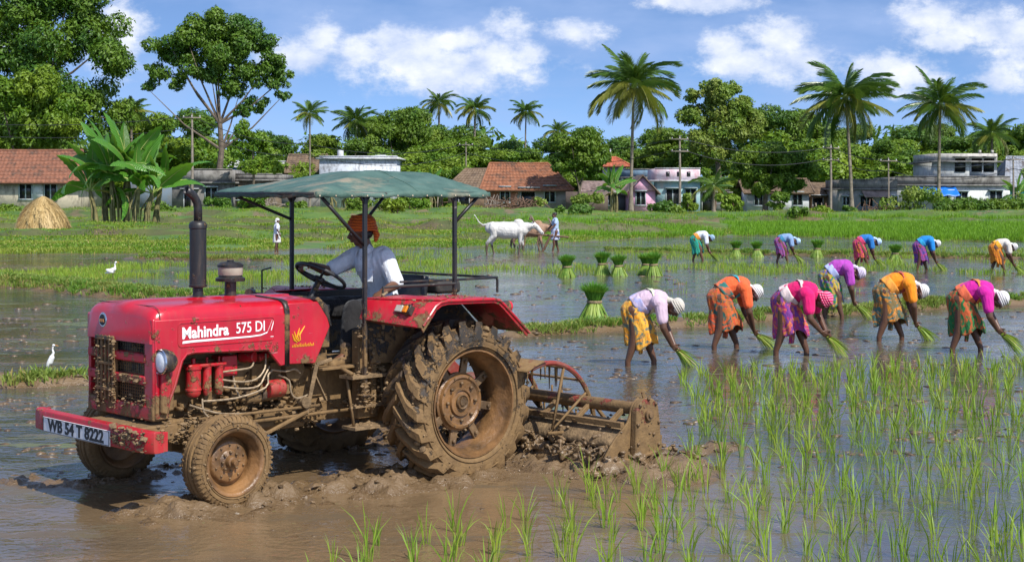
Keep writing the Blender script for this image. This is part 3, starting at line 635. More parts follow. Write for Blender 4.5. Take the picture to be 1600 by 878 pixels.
T('grille_wires', b, M_blkm, fas, smooth=False)
b = MB(); 
for y in (-.315, -.255, -.195, -.135, -.075): b.b6(2.78, XF+.03, y-.014, y+.014, .80, 1.33)
b.b6(2.79, XF+.038, -.345, -.05, 1.29, 1.325); b.b6(2.79, XF+.038, -.335, -.06, 1.09, 1.115); b.b6(2.79, XF+.038, -.335, -.06, .88, .91)
T('centre_grille', b, M_cast, fas, bevel=.006)
b = MB(); rn = random.Random(4)
b.rocks(260, lambda r: ((XF+.02+r.random()*.02, r.choice([-.34, -.29, -.2, -.1, -.05])+r.gauss(0, .012), r.uniform(.74, 1.33)), r.uniform(.006, .017)), 5)
b.rocks(90, lambda r: ((XF+.015, r.uniform(.0, .42), r.choice([1.01, 1.0, .84, .83, .80])+r.gauss(0, .02)), r.uniform(.005, .016)), 6)
T('mud_spatter', b, M_mudfull, fas)
b = MB(); b.lathe([(.0, .0), (.052, 0), (.060, .006), (.062, .014), (.055, .020), (.0, .020)], (XF+.008, -.235, 1.452), 'x', 28); q = T('badge', b, M_chrome, hood)
b = MB(); b.lathe([(0, 0), (.047, 0), (.044, .005), (0, .008)], (XF+.027, -.235, 1.452), 'x', 28); q2 = T('badge_face', b, M_ktxt, q)
b = MB(); 
for y0 in (-.262, -.238, -.214): b.box((XF+.034, y0, 1.450), (.004, .016, .020), (0, 0, 0))
b.b6(XF+.032, XF+.036, -.27, -.20, 1.436, 1.440); T('badge_mark', b, mat('brass mark', (.6, .25, .08), rough=.4, var=.1, bump=0), q)
# ---- headlamps
for side in (1, -1):
    yc = side*.575
    b = MB(); xl_ = 2.74 if side > 0 else 2.60; b.lathe([(.0, -.10), (.045, -.095), (.082, -.06), (.100, -.01), (.104, .03), (.098, .04), (.088, .036)], (xl_, yc, 1.165), 'x', 28); hl = T('headlight', b, M_blk)
    b = MB(); b.lathe([(.090, .030), (.07, .044), (.035, .052), (.0, .054)], (xl_, yc, 1.165), 'x', 28); T('lens', b, M_glass, hl)
    b = MB(); b.lathe([(.088, .034), (.097, .046), (.103, .036)], (xl_, yc, 1.165), 'x', 28, caps=False); T('lamp_ring', b, M_chrome, hl)
    b = MB(); b.prism([(2.70, .74), (2.76, .76), (2.755, 1.10), (2.69, 1.12), (2.655, .98)], side*(VH+.008), side*(VH+.045)); T('lamp_bracket', b, M_redm, hl, bevel=.012)
# ---- bumper
b = MB()
def bump_sec(y, bow):
    x = 3.10-bow; z = .66
    return [(x-.02, y, z+.028), (x+.012, y, z+.028), (x+.020, y, z+.012), (x+.020, y, z-.125), (x+.010, y, z-.138), (x-.02, y, z-.138), (x-.10, y, z-.130), (x-.10, y, z+.02)]
ss = [bump_sec(y, bw) for y, bw in ((-.92, .07), (-.86, .02), (-.7, 0), (-.3, 0), (.3, 0), (.7, 0), (.90, .01), (.96, .06))]
vs = [q for s_ in ss for q in s_]; fs = []
for i in range(len(ss)-1):
    for k in range(8): fs.append((i*8+k, i*8+(k+1) % 8, (i+1)*8+(k+1) % 8, (i+1)*8+k))
fs += [tuple(range(8)), tuple(reversed(range(56, 64)))]; b.add(vs, fs)
bm_ = T('bumper', b, muddy('bumper paint', (.46, .010, .022), rough=.4, amount=.10, zlo=.2, zhi=.9, specks=1.1), bevel=.004)
b = MB(); b.b6(2.55, 3.02, -.26, .26, .53, .66); b.b6(2.75, 3.02, -.42, -.30, .55, .63); b.b6(2.6, 3.04, .30, .55, .54, .66); T('bumper_mount', b, M_cast, bevel=.01)
b = MB(); b.rocks(170, lambda r: ((3.115+r.random()*.012-.02*0, r.uniform(.44, .95), r.uniform(.53, .69)), r.uniform(.006, .026)), 8); b.rocks(70, lambda r: ((3.10, r.uniform(-.9, .9), r.uniform(.665, .695)), r.uniform(.004, .011)), 9); T('mud_clumps', b, M_mudfull, bm_)
# number plate faces forward: text x -> y
def front_mtx(x, y, z): return Matrix.Translation((x, y, z)) @ Matrix(((0, 0, 1, 0), (1, 0, 0, 0), (0, 1, 0, 0), (0, 0, 0, 1)))
b = MB(); b.b6(3.122, 3.130, -.67, .42, .523, .645); pt = T('number_plate', b, M_white, bevel=.002)
put_text(text_mesh('WB 54 T 8222', .150, .0015, .0055, 'CENTER', space=1.0), front_mtx(3.132, -.125, .583) @ Matrix.Diagonal((1.0, .90, 1, 1)), M_ktxt, pt, 'plate_lettering')
b = MB(); 
for a in ((-.665, -.657), (.407, .415)): b.b6(3.131, 3.133, a[0], a[1], .527, .641)
b.b6(3.131, 3.133, -.665, .415, .527, .531); b.b6(3.131, 3.133, -.665, .415, .637, .641); T('plate_border', b, M_ktxt, pt, smooth=False)
# ---- exhaust and air cleaner
b = MB(); b.lathe([(.055, 1.585), (.085, 1.595), (.085, 1.61), (.045, 1.625), (.042, 1.69), (.075, 1.70), (.077, 1.715), (.071, 1.72), (.071, 2.19), (.077, 2.195), (.077, 2.225), (.064, 2.245), (.046, 2.255)], (2.066, 0, 0), 'z', 28); mf = T('exhaust', b, M_blk)
b = MB(); pp = [(2.066, 0, 2.24), (2.066, 0, 2.36), (2.075, 0, 2.41), (2.105, 0, 2.46), (2.15, 0, 2.495), (2.185, 0, 2.515)]; b.tube(pp, [.036]*5+[.039], 14, caps=False); T('tail_pipe', b, M_blk, mf, solid=.004)
b = MB(); b.lathe([(.075, 1.585), (.080, 1.605), (.050, 1.615), (.050, 1.73), (.125, 1.735), (.128, 1.76), (.10, 1.775), (.10, 1.79)], (1.743, 0, 0), 'z', 28); ac = T('air_cleaner', b, M_blk)
b = MB(); b.lathe([(.102, 1.785), (.106, 1.79), (.106, 1.855), (.102, 1.858)], (1.743, 0, 0), 'z', 28); T('clear_bowl', b, mat('dusty plastic bowl', (.42, .38, .30), rough=.25, var=.3, bump=0), ac)
b = MB(); b.lathe([(.112, 1.856), (.112, 1.875), (.085, 1.895), (.03, 1.902), (.03, 1.915), (0, 1.915)], (1.743, 0, 0), 'z', 28); T('bowl_cap', b, M_blk, ac)
# ---- engine bay
b = MB(); b.b6(1.25, 2.55, -.20, .24, .72, 1.30); b.b6(1.30, 2.5, -.16, .30, .86, 1.12); b.b6(1.5, 2.4, -.12, .26, 1.1, 1.42)
b.b6(2.55, 2.66, -.42, .42, .74, 1.34); T('engine_block', b, M_cast, bevel=.02)
b = MB()
for k in range(5): b.b6(1.45+k*.19, 1.56+k*.19, .24, .335, .90, 1.05)
for k in range(4): b.cyl((1.40+k*.26, .24, .82), (1.40+k*.26, .36, .82), .055, 12)
b.cyl((1.35, .26, .98), (1.35, .40, .98), .10, 18); T('engine_ribs', b, M_cast, bevel=.006)
for x, r_ in ((2.375, .062), (2.245, .036), (2.13, .036)):
    b = MB(); b.lathe([(0, .84), (r_*.7, .842), (r_, .865), (r_, .89), (r_*1.08, .892), (r_*1.08, .905), (r_, .91), (r_, 1.06), (r_*1.12, 1.065), (r_*1.12, 1.09), (r_*.8, 1.105), (r_*.3, 1.11), (r_*.3, 1.15), (0, 1.155)], (x, .415, 0), 'z', 22); T('fuel_filter', b, M_redsm)
b = MB(); b.b6(2.08, 2.44, .36, .46, 1.075, 1.105); b.b6(1.95, 2.1, .24, .42, .98, 1.15); T('filter_bracket', b, M_redsm, bevel=.01)
b = MB(); b.cyl((1.72, .37, 1.10), (1.62, .37, 1.13), .035, 14); b.cyl((1.84, .30, 1.12), (1.78, .42, 1.12), .05, 14); T('lift_pump', b, M_redsm, bevel=.006)
b = MB(); b.cyl((1.50, .37, .795), (1.70, .37, .795), .062, 20); b.cyl((1.47, .37, .795), (1.505, .37, .795), .05, 16); T('starter_motor', b, M_blk, bevel=.008)
b = MB(); b.cyl((1.86-.0, .38, .78), (1.72, .38, .78), .058, 20); b.cyl((1.90, .38, .78), (1.86, .38, .78), .035, 16); T('dynamo', b, M_blk, bevel=.008)
b = MB(); b.cyl((1.66, .42, .84), (1.50, .42, .84), .075, 20); T('oil_filter', b, M_redsm, bevel=.01)
pipes = [[(2.13, .43, 1.02), (1.98, .46, 1.03), (1.85, .46, 1.04), (1.80, .43, 1.08)], [(2.12, .44, .96), (1.95, .47, .93), (1.80, .47, .94), (1.70, .45, 1.02), (1.67, .42, 1.14)],
         [(2.11, .44, .90), (1.95, .48, .875), (1.78, .47, .88), (1.70, .45, .96), (1.64, .43, 1.03)], [(2.30, .44, .80), (2.0, .47, .80), (1.7, .46, .86), (1.66, .44, .96), (1.60, .43, 1.0)],
         [(1.55, .43, .95), (1.46, .46, .90), (1.44, .46, .80), (1.38, .46, .74), (1.25, .45, .76), (1.20, .44, .80)], [(1.62, .43, 1.0), (1.5, .46, .98), (1.40, .46, .99), (1.33, .44, .95)],
         [(2.30, .43, .82), (2.30, .45, .72), (2.25, .46, .66)], [(2.42, .43, .78), (2.2, .47, .70), (2.0, .47, .67), (1.8, .44, .66)], [(1.98, .36, 1.16), (1.98, .42, .90), (1.94, .44, .80)]]
for p in pipes:
    # smooth each run
    q = []
    for i in range(len(p)-1):
        p0 = Vector(p[max(i-1, 0)]); p1 = Vector(p[i]); p2 = Vector(p[i+1]); p3 = Vector(p[min(i+2, len(p)-1)])
        for t in (0, .33, .66): q.append(.5*((2*p1)+(-p0+p2)*t+(2*p0-5*p1+4*p2-p3)*t*t+(-p0+3*p1-3*p2+p3)*t**3))
    q.append(Vector(p[-1])); b = MB(); b.tube(q, .0085, 7); T('fuel_pipe', b, mat('pale muddy pipe', (.33, .25, .16), rough=.5, metal=.3, var=.35, scale=30, bump=.002) if 'PIPE' not in globals() else PIPE)
    PIPE = bpy.data.materials['pale muddy pipe']
b = MB(); rn = random.Random(3)
for k in range(34):
    x = rn.uniform(1.15, 2.5); z = rn.uniform(.62, .9); b.cyl((x, .28, z), (x, .31+rn.random()*.10, z), rn.uniform(.012, .03), 8)
for k in range(16):
    x = rn.uniform(1.2, 2.5); z = rn.uniform(.6, 1.0); b.bar((x, .3, z), (x+rn.uniform(-.16, .16), .42, z+rn.uniform(-.12, .12)), .014)
b.bar((2.35, .46, .66), (1.15, .47, .66), .022); b.bar((1.9, .42, .58), (.6, .5, .60), .028)
T('linkage_rods', b, M_cast)
b = MB(); b.b6(1.2, 2.75, .16, .34, .47, .66); b.b6(1.2, 2.75, -.34, -.16, .47, .66); b.b6(1.3, 2.55, -.2, .2, .50, .74); b.b6(.3, 1.32, -.32, .34, .50, .98); b.b6(-.25, .45, -.55, .55, .42, .98); b.b6(1.55, 1.75, .34, .40, .50, .66); T('chassis', b, M_cast, bevel=.02)
b = MB(); b.cyl((-.02, -.95, .62), (-.02, .95, .62), .11, 18); b.cyl((-.02, .5, .62), (-.02, .66, .62), .20, 22); b.cyl((-.02, -.5, .62), (-.02, -.66, .62), .2, 22); T('rear_axle', b, M_cast, bevel=.01)
b = MB(); b.bar((2.25, -.86, .40), (2.25, .60, .40), .10, .13); b.b6(2.10, 2.40, -.12, .12, .36, .56); b.cyl((2.25, .58, .26), (2.25, .58, .56), .045, 12); b.cyl((2.25, -.84, .26), (2.25, -.84, .56), .045, 12); b.bar((2.05, -.8, .36), (2.05, .55, .36), .03); b.bar((2.05, .52, .38), (1.2, .46, .64), .032); T('front_axle', b, M_cast, bevel=.01)
b = MB(); b.rocks(420, lambda r: ((r.uniform(.3, 2.9), .34+r.random()*.06, r.uniform(.46, .70)), r.uniform(.006, .026)), 12); b.rocks(160, lambda r: ((r.uniform(1.2, 2.45), r.uniform(.28, .44), r.uniform(.68, .92)), r.uniform(.004, .014)), 13)
b.rocks(140, lambda r: ((r.uniform(2.3, 3.0), .40+r.random()*.16, r.uniform(.52, .68)), r.uniform(.006, .022)), 14); T('caked_mud', b, M_mudfull)
# ---- steps, pedals, posts and canopy
SF = (.60, .97)
b = MB()
for x in SF: b.bar((x, .62, .92), (x-.02, .70, .48), .020)
b.bar((.97, .5, .98), (.97, .70, .93), .03); b.bar((.60, .5, .98), (.60, .70, .93), .03)
stp = T('step_frame', b, M_blkm)
for z, y in ((.90, .655), (.64, .675), (.465, .69)):
    b = MB(); b.b6(SF[0]-.03, SF[1]+.02, y-.11, y+.08, z-.012, z+.014) if z != .64 else b.bar((SF[0], y, z), (SF[1], y, z), .02); b.rocks(50, lambda r: ((r.uniform(SF[0], SF[1]), y+r.uniform(-.1, .08), z+.016), r.uniform(.006, .018)), 20); T('step_tread', b, M_mudfull, stp, bevel=.004)
b = MB(); b.b6(.52, 1.18, -.52, .56, .965, .99); T('footplate', b, M_blkm, bevel=.005)
b = MB(); b.bar((1.28, .46, .60), (1.20, .50, 1.02), .035); b.bar((1.10, .50, .70), (1.22, .48, .95), .05, .012); b.bar((1.20, .5, 1.02), (1.08, .56, 1.06), .03); b.cyl((1.30, .40, .70), (1.30, .50, .70), .05, 14); T('pedal_linkage', b, M_mudfull, bevel=.004)
b = MB(); b.b6(.60, .82, .50, .60, .52, 1.30); b.b6(.30, .60, .52, .58, .60, 1.40); b.b6(.64, .70, .58, .63, .55, 1.42); T('side_plate', b, M_cast, bevel=.01)
b = MB(); b.rocks(260, lambda r: ((r.choice([.70, .80, .84, .62])+r.gauss(0, .02), .62+r.random()*.05, r.uniform(.60, 1.35)), r.uniform(.006, .020)), 22); b.rocks(60, lambda r: ((.83+r.gauss(0, .03), .70, r.uniform(.68, .95)), r.uniform(.010, .028)), 23); T('caked_mud', b, M_mudfull)
ZC = 2.485
posts = [(.831, .70, .72), (-.197, .72, 1.53), (.592, -.70, 1.42), (-.295, -.70, 1.53)]
for x, y, z0 in posts:
    b = MB(); b.bar((x, y, z0), (x, y, ZC), .034); b.box((x, y, z0+.02), (.10, .10, .012)); b.bar((x-.06, y, ZC-.01), (x, y, ZC-.09), .02); b.bar((x+.06, y, ZC-.01), (x, y, ZC-.09), .02)
    T('canopy_post', b, M_blk, bevel=.004)
for a, c in (((.592, -.70, 2.24), (1.28, -.70, ZC)), ((.831, .70, 2.03), (1.33, .70, ZC)), ((-.197, .72, 2.22), (-.52, .72, ZC)), ((-.295, -.7, 2.22), (-.56, -.7, ZC))):
    b = MB(); b.bar(a, c, .024); T('canopy_brace', b, M_blk)
b = MB(); W_ = .765; UF, UR = 1.40, -.60
for y in (-W_+.03, W_-.03): b.bar((UR, y, ZC), (UF, y, ZC), .028)
for x in (UF-.01, .83, .3, -.197, UR+.01): b.bar((x, -W_+.03, ZC), (x, W_-.03, ZC), .026)
T('canopy_frame', b, M_blk)
b = MB(); NU, NV = 60, 44
def can(a, c):
    x = UR+(UF-UR)*a; y = -W_+2*W_*c; dy = min(c, 1-c)*2*W_; dr = x-UR; df = UF-x
    h = min(1, (dy/.55)**.8, (dr/.26)**.9, (df/.95)**.75); h = max(0, h)
    z = 2.492+.175*h+.028*(1-abs(x-.28)/1.1)*h
    sag = .010*math.sin((x*6.0))*(1-h)+.003*float(vnoise(x*5, y*5, seed=4))+.002*float(vnoise(x*14, y*9, seed=5)); return (x, y, z+sag)
b.grid(can, NU, NV)
# hem hanging below the rim
rim_ = [can(i/(NU-1), 0) for i in range(NU)]+[can(1, j/(NV-1)) for j in range(1, NV)]+[can(1-i/(NU-1), 1) for i in range(1, NU)]+[can(0, 1-j/(NV-1)) for j in range(1, NV-1)]
m_ = len(rim_); dn = []
for i, (x, y, z) in enumerate(rim_):
    ox = .006 if x > UF-.01 else (-.006 if x < UR+.01 else 0); oy = .006 if y > 0 else -.006
    dn.append((x+ox, y+oy, 2.452+.006*math.sin(i*.55)+.004*math.sin(i*1.7)))
b.add(rim_+dn, [(i, (i+1) % m_, m_+(i+1) % m_, m_+i) for i in range(m_)])
n_ = NT('green canvas'); co = n_.coord(); 
stain = n_.rng(n_.noise(2.4, 7, n_.coord('Object', (.7, 1.6, 1)), .7), .52, .66)
base = n_.mix(n_.rng(n_.noise(5, 5, co), .3, .7), (.035, .085, .066), (.085, .155, .122)); base = n_.mix(n_.math('MULTIPLY', stain, .75), base, (.30, .24, .16))
v_ = n_.N.new('ShaderNodeTexVoronoi'); v_.inputs['Scale'].default_value = 5; n_.L.new(co, v_.inputs['Vector'])
base = n_.mix(n_.math('LESS_THAN', v_.outputs['Distance'], .06), base, (.03, .03, .02))
n_.set(n_.b.inputs['Base Color'], base); n_.b.inputs['Roughness'].default_value = .62; n_.bump(n_.noise(7, 6, co), .025)
cn = T('canopy', b, n_.m, solid=.006, auto=60)
b = MB(); b.tube([can(.44+.004*math.sin(k), .5+.5*k/14) for k in range(15)], .006, 5); T('canvas_seam', b, n_.m, cn)
b = MB(); k_ = 0
for x in np.arange(UR+.1, UF, .17):
    b.box((x, W_+.009, 2.468), (.012, .004, .012)); k_ += 1
T('hem_stitch', b, mat('pale twine', (.5, .42, .3), rough=.9, bump=0), cn, smooth=False)
# ---- fenders
for side in (1, -1):
    YI, YO = side*.66, side*1.25
    prof = [(.66, 1.345), (.50, 1.53), (.44, 1.562), (.36, 1.572), (-.20, 1.560), (-.26, 1.545), (-.32, 1.50), (-.63, 1.235)]
    b = MB(); vs = [(x, YI, z) for x, z in prof]+[(x, YO, z) for x, z in prof]; n = len(prof); b.add(vs, [(i, i+1, n+i+1, n+i) for i in range(n-1)])
    vs = [(x, YO, z) for x, z in prof]+[(x*.96+.0, YO, z-.045) for x, z in prof]; b.add(vs, [(i, i+1, n+i+1, n+i) for i in range(n-1)])
    # front bow: the inner edge reaches further forward
    b.add([(.66, YI, 1.345), (.66, YO, 1.345), (.50, YO, 1.53), (.86, YI, 1.40), (.80, YI, 1.565), (.44, YO, 1.562)], [(0, 1, 3), (3, 1, 2, 4), (4, 2, 5)])
    b.add([(.80, YI, 1.567), (.44, YO, 1.565), (.36, YO, 1.574), (.36, YI, 1.574)], [(0, 1, 2, 3)])
    fd = T('fender', b, M_fender, solid=.012, bevel=.010, weld=False)
    b = MB(); b.tube([(x, YO+side*.004, z-.012) for x, z in [(.64, 1.372)]+prof[1:]], .013, 7); T('fender_lip', b, M_fender, fd)
    b = MB(); b.prism([(.72, 1.0), (.82, 1.56), (-.25, 1.56), (-.55, 1.28), (-.5, .95)], YI-side*.012, YI-side*.03); T('inner_guard', b, M_blkm, fd, bevel=.01)
    b = MB(); b.box((.645, side*1.02, 1.485), (.06, .17, .085), (0, -.55, 0)); il = T('indicator', b, M_blk, fd, bevel=.006)
    b = MB(); b.box((.682, side*.985, 1.498), (.02, .085, .062), (0, -.55, 0)); T('clear_lens', b, mat('clear lens', (.45, .42, .36), rough=.25, bump=0), il, bevel=.004)
    b = MB(); b.box((.682, side*1.065, 1.498), (.02, .045, .062), (0, -.55, 0)); T('amber_lens', b, M_amber, il, bevel=.004)
    b = MB(); b.lathe([(0, .06), (.04, .05), (.052, .02), (.052, -.02)], (-.50, side*1.08, 1.46), 'x', 18); tl = T('tail_lamp', b, M_blk, fd); b = MB(); b.lathe([(.052, -.02), (.048, -.045), (0, -.05)], (-.50, side*1.08, 1.46), 'x', 18); T('red_lens', b, M_lensr, tl)
    b = MB(); b.rocks(120, lambda r: ((r.uniform(-.25, .7), side*r.uniform(.7, 1.24), 1.576), r.uniform(.004, .014)), 31); T('mud_crumbs', b, M_mudfull, fd)
b = MB(); b.tube([(.62, .69, 1.60), (.62, .69, 1.66), (.5, .70, 1.665), (-.197, .73, 1.665)], .013, 8); T('hand_rail', b, M_blkm)
b = MB(); b.tube([(-.197, .73, 1.70), (-.70, .735, 1.70), (-.72, .735, 1.68), (-.72, .735, 1.56)], .012, 8); b.tube([(-.19, .71, 1.70), (.40, .66, 1.70)], .010, 7); b.tube([(-.197, -.7, 1.70), (-.70, -.7, 1.70), (-.72, .735, 1.70)], .012, 8); T('rear_rail', b, M_blk)
b = MB(); b.tube([(.64, .71, 1.61), (.645, .73, 1.52), (.64, .72, 1.42), (.65, .73, 1.30)], [.016, .022, .024, .010], 8); b.tube([(.60, .72, 1.62), (.66, .74, 1.60), (.64, .70, 1.5)], .012, 7); b.tube([(.62, .73, 1.44), (.56, .75, 1.38), (.54, .75, 1.30)], .009, 6); T('rope', b, M_rope)
# ---- steering, seat
b = MB(); b.cyl((.98, 0, 1.40), (.80, 0, 1.70), .028, 12); b.cyl((1.02, 0, 1.30), (.92, 0, 1.5), .06, 14); T('steering_column', b, M_blk, bevel=.004)
ax = Vector((-.50, 0, .86)).normalized(); sc_ = Vector((.78, .0, 1.745)); e1, e2, _ = frame(ax); RW = .235
b = MB(); b.tube([sc_+(e1*math.cos(t)+e2*math.sin(t))*RW for t in np.linspace(0, 2*math.pi, 41)], .017, 9, caps=False); swl = T('steering_wheel', b, M_vinyl)
b = MB(); b.cyl(sc_-ax*.06, sc_-ax*.02, .05, 18)
for t in (.5, 2.6, 4.7): b.tube([sc_-ax*.035, sc_+(e1*math.cos(t)+e2*math.sin(t))*RW*.5-ax*.02, sc_+(e1*math.cos(t)+e2*math.sin(t))*RW], [.016, .013, .012], 7)
T('spoke', b, M_blk, swl)
b = MB(); b.box((.02, 0, 1.30), (.46, .50, .10)); st_ = T('seat', b, M_vinyl, bevel=.035, seg=3)
b = MB(); b.box((-.26, 0, 1.52), (.09, .46, .40), (0, -.16, 0)); T('backrest', b, M_vinyl, bevel=.035, seg=3)
b = MB(); b.b6(-.1, .14, -.12, .12, .98, 1.26); T('seat_bracket', b, M_blkm, bevel=.01)
b = MB(); b.box((-.50, .10, 1.60), (.30, .42, .12)); T('tool_box', b, M_blkm, bevel=.03)
b = MB(); b.tube([(.62, .50, 1.0), (.56, .50, 1.3), (.50, .46, 1.52)], .010, 7); b.ell((.50, .46, 1.54), .022); T('gear_lever', b, M_blk)
b = MB(); b.cyl((1.33, -.30, 1.60), (1.19, -.46, 1.60), .022, 10); b.cyl((1.36, -.28, 1.60), (1.30, -.34, 1.60), .04, 12); b.bar((1.0, -.6, 1.55), (1.0, -.6, 1.78), .012); b.bar((1.0, -.6, 1.78), (.9, -.6, 1.80), .012); T('side_lever', b, M_blk)

# ---- wheels
def tyre_profile(Rs, Rt, wd, rimr, n=1):
    h = wd/2
    return [(rimr, h*.80), (rimr+.01, h*.95), ((rimr+Rs)/2, h*1.06), (Rs-.035, h*1.03), (Rs, h*.90), (Rt, h*.55), (Rt+.004, 0), (Rt, -h*.55), (Rs, -h*.90), (Rs-.035, -h*1.03), ((rimr+Rs)/2, -h*1.06), (rimr+.01, -h*.95), (rimr, -h*.80)]
def rear_wheel(yc, side, zc=.635):
    RIMR = .465; Rs = .635; h = .235
    w_ = MB(); out = side
    # rim barrel, flange and drop centre
    pr = [(RIMR+.012, .215), (RIMR+.010, .232), (RIMR-.004, .232), (RIMR-.012, .205), (RIMR-.02, .15), (RIMR-.06, .11), (RIMR-.07, -.02), (RIMR-.06, -.11), (RIMR-.02, -.15), (RIMR-.004, -.232), (RIMR+.012, -.232)]
    w_.lathe([(r, a*out) for r, a in pr], (0, yc, zc), 'y', 64, caps=False)
    rim = T('rear_wheel', w_, M_rim, solid=.012, auto=70)
    b = MB(); dz = .02*out
    b.lathe([(0, dz+.05*out), (.05, dz+.05*out), (.055, dz+.035*out), (.10, dz+.03*out), (.105, dz+.045*out), (.125, dz+.045*out), (.13, dz+.022*out), (.20, dz+.03*out), (.215, dz+.045*out), (.235, dz+.04*out), (.245, dz+.012*out), (.262, dz), (.262, dz-.03*out), (0, dz-.03*out)], (0, yc, zc), 'y', 48)
    disc = T('wheel_disc', b, M_rim, rim, auto=35)
    for k in range(8):
        b = MB(); t = 2*math.pi*k/8+.2; c, s_ = math.cos(t), math.sin(t)
        b.box((c*.325, yc+dz-.01*out, zc+s_*.325), (.15, .03, .075), (0, -t, 0)); b.cyl((c*.355, yc+dz, zc+s_*.355), (c*.355, yc+dz+.03*out, zc+s_*.355), .018, 8)
        T('rim_lug', b, M_rimd, rim, bevel=.006)
    for k in range(8):
        t = 2*math.pi*k/8; b = MB(); b.cyl((math.cos(t)*.165, yc+dz+.02*out, zc+math.sin(t)*.165), (math.cos(t)*.165, yc+dz+.052*out, zc+math.sin(t)*.165), .015, 6); T('bolt', b, M_rimd, disc)
    b = MB()
    for k in range(8):
        t = 2*math.pi*(k+.5)/8; b.cyl((math.cos(t)*.225, yc+dz+.02*out, zc+math.sin(t)*.225), (math.cos(t)*.225, yc+dz+.05*out, zc+math.sin(t)*.225), .011, 6)
    b.lathe([(.052, dz+.05*out), (.06, dz+.06*out), (.066, dz+.045*out)], (0, yc, zc), 'y', 24); b.lathe([(.0, dz+.06*out), (.03, dz+.058*out), (.035, dz+.04*out)], (0, yc, zc), 'y', 20); T('hub_ring', b, M_rimd, disc)
    b = MB(); pr = [(RIMR+.004, .205), (RIMR+.02, .228), (.53, .246), (.585, .246), (Rs-.01, .232), (Rs+.015, .20), (Rs+.025, .10), (Rs+.03, 0), (Rs+.025, -.10), (Rs+.015, -.20), (Rs-.01, -.232), (.585, -.246), (.53, -.246), (RIMR+.02, -.228), (RIMR+.004, -.205)]
    b.lathe([(r, a) for r, a in pr], (0, yc, zc), 'y', 80, caps=False)
    # two raised sidewall rings and small blocks
    for rr_ in (.51, .605): b.lathe([(rr_-.006, .245*out), (rr_-.003, .253*out), (rr_+.003, .253*out), (rr_+.006, .245*out)], (0, yc, zc), 'y', 72, caps=False)
    NL = 22
    for sgn in (1, -1):
        for k in range(NL):
            t0 = 2*math.pi*(k+(.5 if sgn < 0 else 0))/NL
            # lug follows a 45 degree path from the centre line to the shoulder and wraps down the sidewall
            path = [(-.018, .0, Rs+.03), (.06, .40, Rs+.027), (.15, .92, Rs+.02), (.232, 1.28, Rs-.008), (.252, 1.42, Rs-.055)]
            secs = []
            for a, k_, r0 in path:
                t = t0-k_*.28; y = yc+sgn*a; wdt = .026+.022*min(1, abs(a)/.2); top = r0+(.068 if abs(a) < .22 else .052 if abs(a) < .24 else .012); 
                er = Vector((math.cos(t), 0, math.sin(t))); et = Vector((-math.sin(t), 0, math.cos(t))); c0 = Vector((0, y, zc))
                secs.append([c0+er*(r0-.02)+et*(wdt*1.35), c0+er*top+et*wdt*.85+Vector((0, sgn*.004, 0)), c0+er*top-et*wdt*.85+Vector((0, sgn*.004, 0)), c0+er*(r0-.02)-et*wdt*1.35])
            vs = [q for s_ in secs for q in s_]; fs = []
            for i in range(len(secs)-1):
                for j in range(4): fs.append((i*4+j, i*4+(j+1) % 4, (i+1)*4+(j+1) % 4, (i+1)*4+j))
            fs += [(0, 1, 2, 3), tuple(reversed(range(len(vs)-4, len(vs))))]; b.add(vs, fs)
    ty = T('tyre', b, M_tyre, rim, weld=False, auto=38)
    b = MB()
    def rk(r):
        t = r.uniform(0, 6.283); a = r.uniform(-.22, .25); rd = Rs+.03+r.random()*.02 if abs(a) < .21 else r.uniform(.5, Rs+.02)
        return ((math.cos(t)*rd, yc+(a if abs(a) < .21 else .252*(1 if a > 0 else -1)), zc+math.sin(t)*rd), r.uniform(.006, .024 if abs(a) < .21 else .012))
    b.rocks(620, rk, 40+side, flat=1); T('caked_mud', b, M_mudfull, ty)
    return rim
rear_wheel(.975, 1); rear_wheel(-.98, -1)
